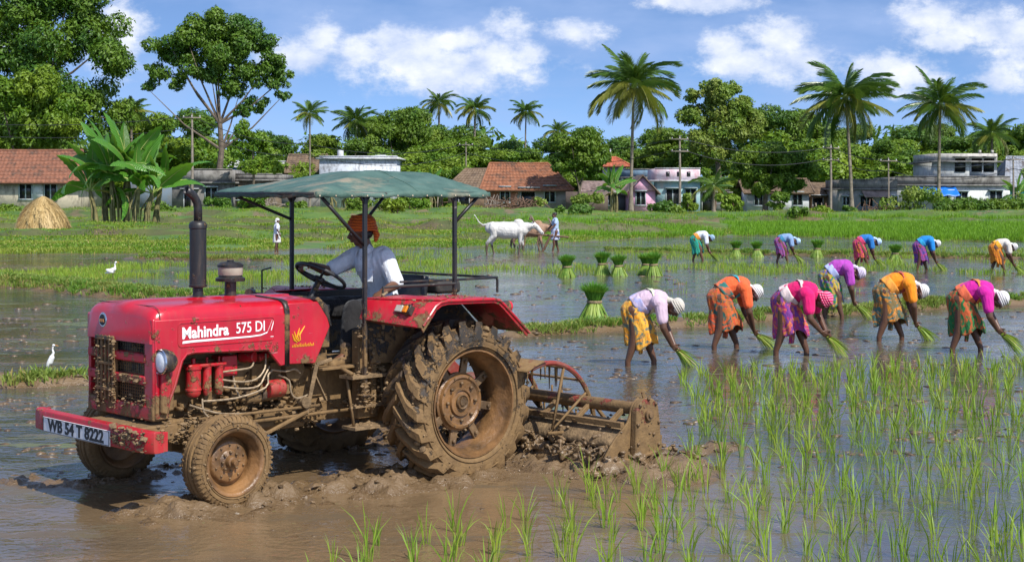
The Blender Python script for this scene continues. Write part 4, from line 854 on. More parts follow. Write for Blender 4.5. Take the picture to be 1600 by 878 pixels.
def front_wheel(yc, side, xc=2.25, zc=.345, yaw=0):
    rim = bpy.data.objects.new('front_wheel', None)
    RR = .255; Rs = .345; out = side; c = (0, 0, 0)
    w_ = MB(); w_.lathe([(r, a*out) for r, a in ((RR+.008, .100), (RR+.010, .118), (RR-.002, .118), (RR-.010, .10), (RR-.016, .07), (RR-.045, .04), (RR-.045, -.05), (RR-.012, -.09), (RR+.01, -.118))], c, 'y', 56, caps=False)
    rim = T('front_wheel', w_, M_rim, solid=.008, auto=70); rim.location = (xc, yc, zc); rim.rotation_euler = (0, 0, yaw)
    b = MB(); b.lathe([(r, a*out) for r, a in ((0, .125), (.020, .125), (.024, .115), (.026, .085), (.040, .080), (.048, .062), (.052, .045), (.085, .035), (.092, .028), (.150, .030), (.165, .022), (.180, -.005), (.212, -.02), (.212, -.035), (0, -.03))], c, 'y', 44); disc = T('wheel_disc', b, M_rim, rim, auto=35)
    b = MB()
    for k in range(8):
        t = 2*math.pi*k/8; b.cyl((math.cos(t)*.075, .028*out, math.sin(t)*.075), (math.cos(t)*.075, .060*out, math.sin(t)*.075), .010, 6)
    for k in range(10):
        t = 2*math.pi*(k+.5)/10; b.cyl((math.cos(t)*.135, .022*out, math.sin(t)*.135), (math.cos(t)*.135, .042*out, math.sin(t)*.135), .0085, 6)
    T('bolt_ring', b, M_rimd, disc)
    b = MB(); b.lathe([(r, a) for r, a in ((RR+.002, .100), (RR+.012, .114), (.300, .126), (.330, .120), (Rs+.008, .104), (Rs+.02, .088), (Rs+.022, .06), (Rs+.010, .052), (Rs+.010, .042), (Rs+.030, .036), (Rs+.032, .012), (Rs+.016, .006), (Rs+.016, -.006), (Rs+.032, -.012), (Rs+.030, -.036), (Rs+.010, -.042), (Rs+.010, -.052), (Rs+.022, -.06), (Rs+.02, -.088), (Rs+.008, -.104), (.330, -.120), (.300, -.126), (RR+.012, -.114), (RR+.002, -.100))], c, 'y', 72, caps=False)
    for rr_ in (.285, .318): b.lathe([(rr_-.004, .122*out), (rr_-.002, .1295*out), (rr_+.002, .1295*out), (rr_+.004, .122*out)], c, 'y', 60, caps=False)
    for sgn in (1, -1):
        for k in range(54):
            t = 2*math.pi*k/54; er = Vector((math.cos(t), 0, math.sin(t))); et = Vector((-math.sin(t), 0, math.cos(t)))
            b.add([er*(Rs-.028)+et*s1*.0075+Vector((0, sgn*.128, 0)) for s1 in (-1, 1)]+[er*(Rs+.016)+et*s1*.0075+Vector((0, sgn*.112, 0)) for s1 in (1, -1)]+[er*(Rs+.028)+et*s1*.0075+Vector((0, sgn*.075, 0)) for s1 in (1, -1)]+[er*(Rs+.0)+et*s1*.0075+Vector((0, sgn*.07, 0)) for s1 in (1, -1)], [(0, 1, 2, 3), (3, 2, 4, 5), (5, 4, 6, 7), (0, 3, 5, 7), (1, 6, 4, 2), (0, 7, 6, 1)])
    ty = T('tyre', b, M_tyre, rim, weld=False, auto=38)
    b = MB()
    def rk(r):
        t = r.uniform(0, 6.283); s1 = r.random() < .5
        return ((math.cos(t)*(Rs+.025), r.uniform(-.11, .11), math.sin(t)*(Rs+.025)) if s1 else (math.cos(t)*r.uniform(.27, .35), .126*out, math.sin(t)*r.uniform(.27, .35)), r.uniform(.004, .012))
    b.rocks(230, rk, 60+side, flat=1); T('caked_mud', b, M_mudfull, ty)
front_wheel(.72, 1); front_wheel(-.99, -1, yaw=.04)

# ---- rotary tiller: a machine of its own, hitched behind
RT = thing('rotary_tiller', 'muddy red rotary tiller with a long tube and hoop guard behind the tractor', 'tiller', (P0.x, P0.y, 0), TR_YAW)
M_rt = muddy('rusty red tiller paint', (.24, .035, .022), rough=.6, amount=.55, zlo=.0, zhi=.95, specks=1.6, wear=.8)
XR = -1.28; YE = 2.0; YB = -1.5
b = MB(); b.cyl((XR, YB, .545), (XR, YE-.02, .545), .058, 22); tb = b.build('cross_tube', M_rt, RT)
def endplate(y, name='end_plate'):
    ol = []
    for t in np.linspace(0, 180, 13): ol.append((XR-.03+.15*math.cos(R(t)), .525+.125*math.sin(R(t))))
    prof = ol+[(XR-.22, .40), (XR-.235, .18), (XR-.20, .10), (XR+.46, .08), (XR+.46, .16), (XR+.34, .30), (XR+.16, .44)]
    b = MB(); b.prism(prof, y-.012, y+.012); e = b.build(name, M_rt, RT, bevel=.006)
    b = MB(); cv = ol+[(XR-.20, .40), (XR-.22, .13), (XR-.03+.17, .13), (XR-.03+.155, .40)]; b.prism(cv, y+.010, y+.085); q = b.build('gear_cover', M_rt, e, bevel=.014)
    b = MB(); b.cyl((XR-.03, y+.08, .50), (XR-.03, y+.11, .50), .05, 20); b.cyl((XR-.03, y+.10, .50), (XR-.03, y+.125, .50), .025, 14)
    for x, z in ((XR+.08, .59), (XR-.13, .59), (XR-.17, .42), (XR+.11, .42), (XR-.17, .22), (XR+.11, .25), (XR-.03, .64), (XR-.1, .32)): b2 = MB(); b2.cyl((x, y+.08, z), (x, y+.10, z), .014, 7); b2.build('bolt', M_rimd, q)
    b.build('bearing_cap', M_rimd, q)
    b = MB(); b.cyl((XR+.34, y+.03, .10), (XR-.30, y+.12, .17), .018, 10); b.bar((XR-.26, y+.02, .05), (XR-.26, y+.02, .26), .03); b.bar((XR-.02, y+.05, .62), (XR-.0, y+.04, .70), .018); b.build('skid_bar', M_rt, e)
endplate(YE)
b = MB(); b.grid(lambda a, c: (XR+.34*math.cos(R(15+150*a)), YB+.02+(YE-YB-.05)*c, .16+.26*math.sin(R(15+150*a))), 14, 30); b.build('rotor_hood', M_mudfull, RT, solid=.012)
b = MB(); b.bar((XR-.30, YB, .26), (XR-.30, YE, .26), .05, .03); b.bar((XR+.22, YB, .42), (XR+.22, YE, .42), .05); b.bar((XR-.42, YB+.3, .16), (XR-.42, YE-.05, .16), .035)
for y in np.arange(YB+.4, YE, .42): b.bar((XR+.02, y, .54), (XR+.24, y, .40), .04); b.bar((XR-.02, y, .54), (XR-.3, y, .26), .03)
b.build('tiller_frame', M_rt, RT, bevel=.004)
b = MB(); b.cyl((XR+.05, YB, .12), (XR+.05, YE, .12), .045, 14); rot = b.build('rotor_shaft', M_rt, RT)
rn = random.Random(6); b = MB()
for k in range(44):
    y = YB+.1+k*(YE-YB-.2)/44; t = k*2.2
    for q in range(2):
        tt = t+q*math.pi; er = Vector((math.cos(tt), 0, math.sin(tt))); et = Vector((-math.sin(tt), 0, math.cos(tt))); c0 = Vector((XR+.05, y, .12))
        b.bar(c0, c0+er*.17, .022, .010); b.bar(c0+er*.17, c0+er*.22+et*.08+Vector((0, .03, 0)), .030, .010)
b.build('tine', M_mudfull, rot)
b = MB(); b.prism([(XR+.28, .62), (XR+.46, .60), (XR+.72, .84), (XR+.60, .90)], -.16, -.10); b.prism([(XR+.28, .62), (XR+.46, .60), (XR+.72, .84), (XR+.60, .90)], .10, .16); b.bar((-.25, .42, .50), (XR+.2, .44, .40), .05, .03); b.bar((-.25, -.42, .50), (XR+.2, -.44, .40), .05, .03); b.b6(XR+.05, XR+.38, -.2, .2, .42, .70); b.build('hitch_frame', M_rt, RT, bevel=.008)
# hoop guard: arched bars joined by rungs
b = MB(); hoops = (.62, 1.32); HC = (-.80, .28)
def hp(y, t): 
    return Vector((HC[0]-.62*math.sin(t)*1.0, y, HC[1]+.66*math.cos(t)*1.0))
for y in hoops: b.tube([hp(y, t) for t in np.linspace(-.35, 1.72, 22)], .024, 8)
gd = b.build('hoop_guard', M_rt, RT)
for t in (-.2, .12, .45, .78, 1.1, 1.42): b = MB(); b.bar(hp(hoops[0], t), hp(hoops[1], t), .05, .018); b.build('rung', M_cast, gd, bevel=.003)
b = MB(); b.grid(lambda a, c: hp(hoops[0]-.04+(hoops[1]-hoops[0]+.08)*c, -.50+.42*a)+Vector((0, 0, .03)), 6, 2); b.build('guard_plate', M_fender, RT, solid=.012)
b = MB()
for y in hoops: b.bar(hp(y, .35), Vector((HC[0]-.05, y, .30)), .02); b.bar(hp(y, 1.0), Vector((HC[0]-.02, y, .30)), .02); b.bar(Vector((HC[0], y, .30)), hp(y, 1.6), .03)
for k in range(26):
    r_ = rn; y = r_.uniform(*hoops); t = r_.uniform(.0, 1.6); p = hp(y, t); b.tube([p, p-Vector((0, 0, r_.uniform(.05, .22)))], [.012, .004], 5)
b.build('guard_stay', M_cast, RT)
b = MB()
b.rocks(700, lambda r: ((XR+.30+r.gauss(0, .14), r.uniform(YB+1.2, YE-.1), .10+abs(r.gauss(0, .07))), r.uniform(.008, .034)), 71, flat=.9); b.rocks(700, lambda r: ((XR+r.gauss(.05, .30), YE+abs(r.gauss(0, .10)), .03+abs(r.gauss(0, .06))), r.uniform(.01, .04)), 74)
b.rocks(300, lambda r: ((XR+r.gauss(0, .25), r.uniform(YB+1.2, YE+.05), .34+abs(r.gauss(0, .06))), r.uniform(.006, .022)), 72)
b.rocks(160, lambda r: ((XR-.03+r.gauss(0, .1), YE+.09, r.uniform(.1, .7)), r.uniform(.004, .012)), 73)
rn = random.Random(19)
cap(b, (XR+.30, YB+1.2, .02), (XR+.32, YE-.05, .02), .17, .15); cap(b, (XR+.05, YE+.02, .0), (XR+.45, YE+.05, .0), .12, .14)
for k in range(420):
    c0 = Vector((XR+.30+rn.gauss(0, .13), rn.uniform(YB+1.2, YE-.05), .12+abs(rn.gauss(0, .07)))); d0 = Vector((rn.gauss(0, 1), rn.gauss(0, 1), rn.uniform(-.3, 1.2))).normalized()*rn.uniform(.03, .09); r0 = rn.uniform(.008, .022)
    b.tube([c0-d0, c0+Vector((rn.gauss(0, .015), rn.gauss(0, .015), .01)), c0+d0], [r0*1.3, r0, r0*.4], 6)
fuse(b, 'churned_mud', M_mudwet, RT, .009, 2, lambda co: .012*fbm(co[:, 0]*14, co[:, 1]*14, co[:, 2]*14, oct=3, seed=5))
# loose clods thrown up round the wheels
rn = random.Random(80); us = []
for _ in range(2600):
    near = rn.random() < .5
    if near: u0, v0, u1, v1, w_, h_ = TRACKS[rn.randrange(3)]; t = rn.random(); us.append((u0+(u1-u0)*t+rn.gauss(0, .22), v0+(v1-v0)*t+rn.gauss(0, .22), 1))
    else: us.append((rn.uniform(-1.9, 3.9), rn.uniform(-1.6, 2.5), .5))
us = np.array(us); XX = P0.x+HV.x*us[:, 0]+SV.x*us[:, 1]; YY = P0.y+HV.y*us[:, 0]+SV.y*us[:, 1]; ZZ = np.maximum(ground_z(XX, YY), -.012)+.002
cit = iter(zip(XX, YY, ZZ, us[:, 2]))
def cl(r):
    x, y, z, k = next(cit); return ((x, y, z), r.uniform(.006, .034)*k)
b = MB(); b.rocks(2600, cl, 81, flat=.6); o = b.build('mud_clods', M_mudwet); tag(o, 'loose wet clods of mud churned up round the tractor wheels and tiller', 'mud', None, 'stuff')
# ================================================================ people, animals
M_skin = mat('dark brown skin', (.105, .048, .026), rough=.42, var=.12, scale=14, bump=.0008)
M_skin2 = mat('brown skin', (.150, .068, .036), rough=.42, var=.12, scale=14, bump=.0008)
M_hair = mat('black hair', (.010, .009, .008), rough=.45, var=.3, scale=60, bump=.002)
M_eye = mat('eye white', (.65, .62, .58), rough=.2, var=.02, bump=0)
def cloth_mat(name, cols, rough=.85, scale=3.0, fold=1.0, stripes=None, kind='Object'):
    """dyed cloth: hard-edged printed patches of several dyes, woven bump and fold creases"""
    n = NT(name); co = n.coord(kind); w = n.N.new('ShaderNodeVectorMath'); w.operation = 'ADD'
    nz = n.N.new('ShaderNodeTexNoise'); nz.inputs['Scale'].default_value = 3; n.L.new(co, nz.inputs['Vector'])
    sc = n.N.new('ShaderNodeVectorMath'); sc.operation = 'SCALE'; n.L.new(nz.outputs['Color'], sc.inputs[0]); sc.inputs['Scale'].default_value = .35
    n.L.new(co, w.inputs[0]); n.L.new(sc.outputs[0], w.inputs[1])
    col = cols[0]
    for i, c in enumerate(cols[1:]):
        mp = n.N.new('ShaderNodeMapping'); mp.inputs['Location'].default_value = (i*3.7, i*1.3, i*.9); mp.inputs['Scale'].default_value = (2.6, 2.6, .9) if i % 2 else (1.0, 1.0, 3.0); mp.inputs['Rotation'].default_value = (0, .6, .3*i); n.L.new(w.outputs[0], mp.inputs[0])
        f = n.noise(scale*(1.3+.3*i), 2, mp.outputs[0]); f = n.rng(f, .46+.02*i, .56+.02*i); col = n.mix(f, col, c)
    if stripes:
        wv = n.N.new('ShaderNodeTexWave'); wv.bands_direction = 'Z'; wv.inputs['Scale'].default_value = stripes[1]; wv.inputs['Distortion'].default_value = 3; wv.inputs['Detail Scale'].default_value = 1.2; n.L.new(co, wv.inputs['Vector'])
        col = n.mix(n.rng(wv.outputs['Fac'], .72, .82), col, stripes[0])
    n.set(n.b.inputs['Base Color'], n.mix(n.rng(n.noise(9, 4, co), .3, .7), n.mix(.18, col, (.02, .02, .02)), col))
    n.b.inputs['Roughness'].default_value = rough; n.b.inputs['Specular IOR Level'].default_value = .25; n.b.inputs['Sheen Weight'].default_value = .15
    fo = n.noise(9, 3, n.coord(kind, (1.6, 1.6, .6))); n.bump(n.math('ADD', fo, n.math('MULTIPLY', n.noise(180, 2, co), .08)), .022*fold)
    return n.m
def chain(b, pts, rs, n=12):
    for i in range(len(pts)-1): cap(b, pts[i], pts[i+1], rs[i], rs[i+1], n)
def hand(b, wrist, d, palm, curl=.6, s=1.0, thumb_side=1):
    """palm, four unequal bent fingers and a thumb leaving the side of the palm"""
    d = Vector(d).normalized(); palm = Vector(palm); palm = (palm-d*palm.dot(d)).normalized(); lat = d.cross(palm).normalized()*thumb_side; w = Vector(wrist)
    for k in (-1.2, -.4, .4, 1.2): cap(b, w+lat*k*.010*s, w+d*.082*s+lat*k*.021*s, .017*s, .0125*s, 8)
    for k, L_ in ((1.45, .070), (.5, .080), (-.45, .074), (-1.4, .058)):
        p = w+d*.084*s+lat*k*.018*s; a = curl; d1 = (d*math.cos(a*.6)+palm*math.sin(a*.6)); d2 = (d*math.cos(a*1.5)+palm*math.sin(a*1.5)); d3 = (d*math.cos(a*2.3)+palm*math.sin(a*2.3))
        q = p+d1*L_*.45*s; r_ = q+d2*L_*.32*s; e = r_+d3*L_*.25*s; chain(b, [p, q, r_, e], [.0095*s, .009*s, .0085*s, .0075*s], 8)
    p = w+d*.022*s+lat*.026*s; q = p+(d*.6+lat*.75+palm*.35).normalized()*.036*s; e = q+(d*.85+lat*.15+palm*.6).normalized()*.032*s; chain(b, [p, q, e], [.013*s, .0105*s, .009*s], 8)
def head(b, c, f, u, s=1.0, parent=None):
    """skull with brow, nose, lips, chin, ears; f = facing, u = crown direction; c = skull centre"""
    f = Vector(f).normalized(); u = Vector(u); u = (u-f*u.dot(f)).normalized(); l = u.cross(f)
    m = Matrix((f, l, u)).transposed(); c = Vector(c); P = lambda x, y, z: c+(f*x+l*y+u*z)*s
    b.ell(P(-.008, 0, .025), (.098*s, .078*s, .092*s), m); b.ell(P(.030, 0, -.040), (.060*s, .058*s, .070*s), m); cap(b, P(.045, 0, -.090), P(.020, 0, -.082), .026*s, .04*s)
    for y in (-1, 1):
        cap(b, P(.055, y*.040, -.045), P(.02, y*.052, -.07), .022*s, .02*s); cap(b, P(.080, y*.012, .022), P(.072, y*.045, .020), .011*s, .010*s)
        b.ell(P(-.01, y*.080, -.02), (.018*s, .009*s, .030*s), m); cap(b, P(.068, y*.042, -.020), P(.06, y*.05, -.03), .016*s, .014*s)
    chain(b, [P(.086, 0, .012), P(.104, 0, -.018), P(.112, 0, -.032)], [.009*s, .011*s, .0135*s]); cap(b, P(.100, -.014, -.036), P(.100, .014, -.036), .009*s, .009*s)
    cap(b, P(.094, -.018, -.060), P(.094, .018, -.060), .0075*s, .0075*s); cap(b, P(.092, -.016, -.072), P(.092, .016, -.072), .008*s, .008*s)
    return P, m
def eyes(P, m, parent, s=1.0):
    for y in (-1, 1):
        b = MB(); b.ell(P(.079, y*.030, -.002), .0115*s); e = b.build('eye', M_eye, parent)
        b = MB(); b.ell(P(.0865, y*.031, -.002), .0060*s, None, 8, 6); b.build('iris', M_hair, e)
def folds(amp, sc, seed=0):
    return lambda co: amp*fbm(co[:, 0]*sc, co[:, 1]*sc, co[:, 2]*sc*.6, oct=3, seed=seed)
def bunch_mesh(seed, n=95, L_=.46, spread=.15):
    """handful of seedlings; held at the origin, blades run along +x and droop"""
    r = random.Random(seed); vs = []; fs = []
    for k in range(n):
        a = r.uniform(0, 6.28); q = r.random()**.5*spread; ln = L_*r.uniform(.6, 1.1); w_ = .0045; side = Vector((0, math.cos(a+1.2), math.sin(a+1.2)))
        pts = [Vector((t*ln, math.cos(a)*q*(.12+t), math.sin(a)*q*(.12+t)-.10*t*t)) for t in (-.18, .0, .35, .7, 1)]
        b_ = len(vs)
        for p, w1 in zip(pts, (.6, 1, 1.2, 1, .1)): vs += [p-side*w_*w1, p+side*w_*w1]
        for i in range(4): fs.append((b_+2*i, b_+2*i+1, b_+2*i+3, b_+2*i+2))
    m = MB(); m.add(vs, fs); return m
def bent_worker(X, Y, yaw, label, shirt, sarong, turban, s=1.0, pose=0, sash=None, near=True, skin=None, sink=0.0, waist=None, bunch_lab='', back=0.0, legsp=1.0):
    """planter bent double at the hips, arms down to the water, legs in mid step"""
    W_ = thing('person', label, 'person', (X, Y, -sink), R(yaw), 'women transplanting rice', s)
    vx = .008 if near else .013; sk = skin or M_skin; bk = back
    hip = Vector((-.12, 0, .80)); mid = Vector((.05, 0, .93+bk)); chest = Vector((.21, 0, .93+bk)); neck = Vector((.33, 0, .885+bk)); hd = Vector((.475, 0, .825+bk*.6))
    rv = random.Random(int(abs(X)*777)); hd = hd+Vector((rv.uniform(-.03, .03), rv.uniform(-.03, .03), rv.uniform(-.05, .03)))
    ft = [(-.20*legsp, -.12), (.17*legsp, .12)] if pose == 0 else [(.17*legsp, -.12), (-.20*legsp, .12)]
    b = MB(); chain(b, [hip, mid, chest, neck], [.150, .135, .145, .064]); cap(b, neck, hd+Vector((-.05, 0, .02)), .052, .052)
    for sy in (-1, 1): cap(b, (-.13, sy*.075, .80), (-.10, sy*.085, .70), .115, .10)
    fx = []
    for (x, y) in ft:
        sy = 1 if y > 0 else -1; k = Vector((x*.55+.0, y*.95, .44)); a = Vector((x, y, .07)); fx.append((k, a))
        chain(b, [(-.11, sy*.085, .76), k, k+Vector((-.012, 0, -.12)), a, (x, y, -.06)], [.105, .070, .066, .042, .040]); cap(b, (x-.03, y, -.05), (x+.13, y*1.15, -.06), .038, .028)
    P, m = head(b, hd, (.25+rv.uniform(-.15, .25), rv.uniform(-.2, .1), -1), (1, 0, .28), 1.1)
    sh = []
    rh = Vector((rv.uniform(-.04, .05), rv.uniform(-.03, .03), rv.uniform(-.05, .07))); hands = [Vector((.40, -.055, .30))+rh, Vector((.44, .085, .285))+rh]
    for i, sy in enumerate((-1, 1)):
        S_ = chest+Vector((.055, sy*.155, -.03)); E_ = Vector((.31+.03*i, sy*.225, .565+bk*.5)); H_ = hands[i]
        chain(b, [chest+Vector((0, sy*.07, 0)), S_, E_], [.08, .068, .050]); chain(b, [E_, E_.lerp(H_, .35), H_], [.050, .046, .029]); sh.append((S_, E_))
        hand(b, H_, (H_-E_).normalized()+Vector((.35, 0, 0)), (.2, -sy, -.1), .75, 1.0, -sy)
    body = fuse(b, 'body', sk, W_, vx*.75, 3)
    # shirt
    b = MB(); chain(b, [(-.04, 0, .885+bk*.6), mid+Vector((0, 0, .005)), chest+Vector((0, 0, .005)), neck+Vector((-.035, 0, .0))], [.158, .162, .170, .095])
    for sy in (-1, 1): cap(b, chest+Vector((.0, sy*.07, 0)), chest+Vector((-.1, sy*.05, 0)), .10, .10)
    for S_, E_ in sh: chain(b, [S_+Vector((-.04, 0, .03)), S_, S_.lerp(E_, .66)], [.102, .094, .078])
    fuse(b, 'shirt', shirt, W_, vx, 3, folds(.018, 8, 3+pose))
    # sarong: open skirt with pleats
    b = MB(); rng_ = random.Random(int(abs(X)*100)); ph = rng_.random()*6
    prof = [(.30, -.01, .235*legsp, .185), (.36, -.015, .24*legsp, .19), (.48, -.03, .232*legsp, .19), (.60, -.06, .215, .19), (.72, -.10, .205, .19), (.82, -.125, .190, .180), (.90, -.10, .165, .16), (.965, -.06, .125, .14), (1.01, -.025, .06, .09)]
    def fn(a, t):
        k = t*(len(prof)-1); i = min(int(k), len(prof)-2); f = k-i; z, cx, hx, hy = [prof[i][j]*(1-f)+prof[i+1][j]*f for j in range(4)]; th = a*2*math.pi
        fo = (1-t)**1.2; r_ = 1+fo*(.055*math.sin(5*th+ph)+.05*math.sin(9*th+ph*2+t*3)+.03*math.sin(17*th+t*6))+.02*math.sin(13*th+t*14)
        zz = z+(1-t)**3*(.05*math.sin(2*th+ph)+.03*math.sin(5*th))+bk*t*.5
        return (cx+hx*math.cos(th)*r_, hy*math.sin(th)*r_*(1-.12*fo*abs(math.cos(th))), zz)
    b.grid(fn, 72, 26, closeu=True); sg = b.build('sarong', sarong, W_, solid=.006)
    b = MB(); b.grid(lambda a, t: (-.02+.05*t+(.03+.02*t)*math.cos(a*6.283), .02+(.06+.05*(1-t))*math.sin(a*6.283)*(1+.2*math.sin(a*30)), .17+.5*t), 24, 8, closeu=True); b.build('sarong_drape', sarong, sg, solid=.005)
    wm = waist or sarong
    b = MB(); 
    def band(a, t):
        th = a*2*math.pi; c0 = Vector((-.055+.045*t, 0, .875+bk*.6+.0*t)); e = Vector((-.55, 0, .83)).normalized(); r_ = .176+.010*math.sin(7*th+t*5); fw = Vector((.83, 0, .55)).normalized()
        return c0+fw*(t-.5)*.10+Vector((0, 1, 0))*math.cos(th)*r_+e*math.sin(th)*r_*.98
    b.grid(band, 44, 7, closeu=True); b.build('waist_wrap', wm, W_, solid=.008)
    if sash:
        b = MB()
        def sfn(a, t):
            th = a*2*math.pi; c0 = Vector((.10, 0, .93+bk)); tilt = R(32); ax_ = Vector((math.cos(tilt), math.sin(tilt), 0)); e1_ = Vector((-math.sin(tilt), math.cos(tilt), 0)); r_ = .184+.006*math.sin(9*th+t*4)
            return c0+ax_*((t-.5)*.06)+e1_*math.cos(th)*r_*1.05+Vector((0, 0, 1))*math.sin(th)*r_
        b.grid(sfn, 40, 5, closeu=True); b.build('sash', sash, W_, solid=.006)
    # head cloth with knot
    b = MB(); cu = P(-.012, 0, .045); b.ell(cu, (.108, .094, .092), m, 20, 14); q = P(.01, 0, .01); b.ell(q, (.100, .096, .060), m, 16, 10); tb_ = fuse(b, 'head_cloth', turban, W_, .008, 3, folds(.006, 16, 9))
    b = MB()
    for k in range(4):
        rr_ = .108-.008*k; b.tube([P(-.005+rr_*math.cos(t)*.97, rr_*.90*math.sin(t), -.002+.026*k+.012*math.cos(t)) for t in np.linspace(0, 6.283, 25)], .012, 6, caps=False)
    b.build('cloth_roll', turban, tb_)
    b = MB(); kn = P(-.105, 0, -.030); b.ell(kn, (.045, .050, .050), m); b.ell(P(-.135, .022, -.065), (.045, .032, .050), m); b.ell(P(-.125, -.028, -.060), (.036, .026, .048), m); cap(b, P(-.07, 0, .0), kn, .045, .04); fuse(b, 'cloth_knot', turban, tb_, .007, 2, folds(.006, 22, 5))
    # held seedlings: their own thing
    c, s_ = math.cos(R(yaw)), math.sin(R(yaw)); hx, hy, hz = .45+rh.x, .03+rh.y, .235+rh.z
    return W_, (X+(hx*c-hy*s_)*s, Y+(hx*s_+hy*c)*s, hz*s-sink)
BUNCH = None
def bunch_at(p, yaw, label, s=1.0, seed=1):
    o = bunch_mesh(seed).build('seedling_bunch', M_rice, None, smooth=False, weld=False); o.location = p; o.rotation_euler = (0, R(26+(seed*7) % 12), R(yaw)); o.scale = (s,)*3
    tag(o, label, 'seedlings', 'bunches of seedlings in the planters hands'); return o
C = srgb
def place(px, py): Y = 6000/(py-300); return pxw(px, Y), Y
W = lambda *a, **k: cloth_mat(*a, **k)
white = W('white cotton', [(.70, .69, .68)], fold=.6); cream = W('cream and grey striped cotton', [(.66, .58, .46)], stripes=((.42, .44, .46), 14), fold=.6); bluew = W('pale blue cotton', [(.42, .60, .78)], fold=.6)
SPEC = [  # px of feet middle, py, yaw, scale, pose, shirt, sarong, head, sash, waist, label, bunch label
 (1003, 571, -6, 1.0, 0, [(.62, .46, .56)], [(.80, .30, .015), (.13, .17, .12), (.82, .42, .05)], cream, (.62, .66, .45), [(.30, .33, .62), (.55, .45, .60)], 'woman in a lilac blouse and orange grey sarong, nearest the tiller', 'green seedlings held by the woman in the lilac blouse'),
 (1135, 545, 6, 1.02, 0, [(.82, .13, .035)], [(.72, .10, .03), (.02, .12, .10), (.50, .14, .03)], white, (.03, .30, .36), [(.75, .14, .04), (.02, .16, .14)], 'woman in an orange red blouse with a green and orange sarong', 'green seedlings held by the woman in orange red'),
 (1238, 555, -24, 1.06, 0, [(.70, .008, .14)], [(.50, .03, .16), (.75, .22, .06), (.20, .05, .28)], W('pink head cloth', [(.72, .02, .14)], stripes=((.8, .35, .45), 9)), (.72, .50, .50), [(.78, .62, .60)], 'woman in a crimson blouse and pink head cloth, third from the tiller', 'green seedlings held by the woman in crimson with the pink head cloth'),
 (1303, 498, -5, 1.02, 1, [(.42, .06, .42)], [(.16, .10, .36), (.02, .26, .05), (.50, .34, .05)], W('lilac head cloth', [(.62, .55, .68)], fold=.6), None, [(.40, .46, .72)], 'woman in a purple blouse standing behind the crimson one', 'green seedlings held by the woman in the purple blouse'),
 (1393, 532, -1, 1.03, 0, [(.88, .27, .01)], [(.05, .16, .15), (.72, .26, .03), (.20, .14, .05)], white, (.42, .07, .05), [(.80, .32, .05)], 'woman in a bright orange blouse with a teal and ochre sarong', 'green seedlings held by the woman in bright orange'),
 (1512, 551, -16, 1.04, 0, [(.60, .012, .30)], [(.02, .17, .045), (.02, .13, .04), (.50, .10, .03)], white, (.74, .22, .04), [(.72, .14, .06)], 'woman in a magenta blouse and dark green sarong', 'green seedlings held by the woman in magenta and green'),
 (1091, 408, -4, .98, 1, [(.66, .70, .76)], [(.02, .34, .28), (.03, .30, .16)], W('blue grey cloth', [(.30, .44, .58)]), None, [(.72, .30, .05)], 'distant woman in a white blouse and teal sarong', 'green seedlings held by the distant woman in white and teal'),
 (1223, 411, 0, .98, 1, [(.22, .34, .55)], [(.40, .05, .20), (.22, .12, .34)], bluew, None, [(.05, .22, .38)], 'distant woman in a grey blue blouse and maroon pink sarong', 'green seedlings held by the distant woman in grey blue'),
 (1347, 418, -2, 1.0, 1, [(.02, .17, .48)], [(.58, .05, .10), (.68, .20, .03), (.50, .02, .16)], W('ice blue cloth', [(.50, .66, .86)]), None, [(.60, .05, .14)], 'distant woman in a blue blouse and red orange sarong', 'green seedlings held by the distant woman in blue and red'),
 (1441, 423, -2, .98, 0, [(.01, .22, .60)], [(.10, .06, .28), (.36, .05, .18)], white, None, [(.02, .30, .55)], 'distant woman in a bright blue blouse and purple sarong', 'green seedlings held by the distant woman in blue and purple'),
 (1560, 426, -2, .98, 1, [(.62, .58, .52)], [(.72, .26, .015), (.62, .18, .02)], white, None, [(.78, .38, .03)], 'distant woman in a cream blouse and golden orange sarong', 'green seedlings held by the distant woman in cream and gold'),
]
for i, (px, py, yaw, s_, pose, sh_, sa_, hc_, sash_, wa_, lab, blab) in enumerate(SPEC):
    X, Y = place(px, py); near = py > 480
    wk, hp_ = bent_worker(X, Y, yaw, lab, W('blouse cloth', sh_), W('printed sarong', sa_, scale=5.0, fold=1.6), hc_, s_, pose, W('sash cloth', [sash_], fold=.5) if sash_ else None, near, None, 0, W('waist cloth', wa_), back=[0, .04, -.02, .05, .02, -.01, .02, -.04, .0, .04, -.02][i], legsp=[1, 1.12, 1.05, .8, 1.15, 1.1, .9, .9, 1, .95, .9][i])
    bunch_at(hp_, yaw, blab, 1.0 if near else 1.05, 30+i)

# ---- the driver, seated: local frame of the tractor
DR = thing('person', 'driver in a pale blue shirt and orange turban sitting on the red tractor', 'person', tuple(tw(.02, 0, 0)), TR_YAW)
b = MB(); O = Vector((.02, 0, 0))
def D(x, y, z): return Vector((x-.02, y, z))
hip = D(.04, .0, 1.43); sp1 = D(.09, 0, 1.62); ch = D(.20, .01, 1.83); nk = D(.265, .01, 1.985); hdc = D(.33, .015, 2.13)
chain(b, [hip, sp1, ch], [.135, .125, .135]); chain(b, [ch, nk], [.09, .062]); cap(b, nk, hdc+Vector((-.02, 0, -.05)), .058, .060)
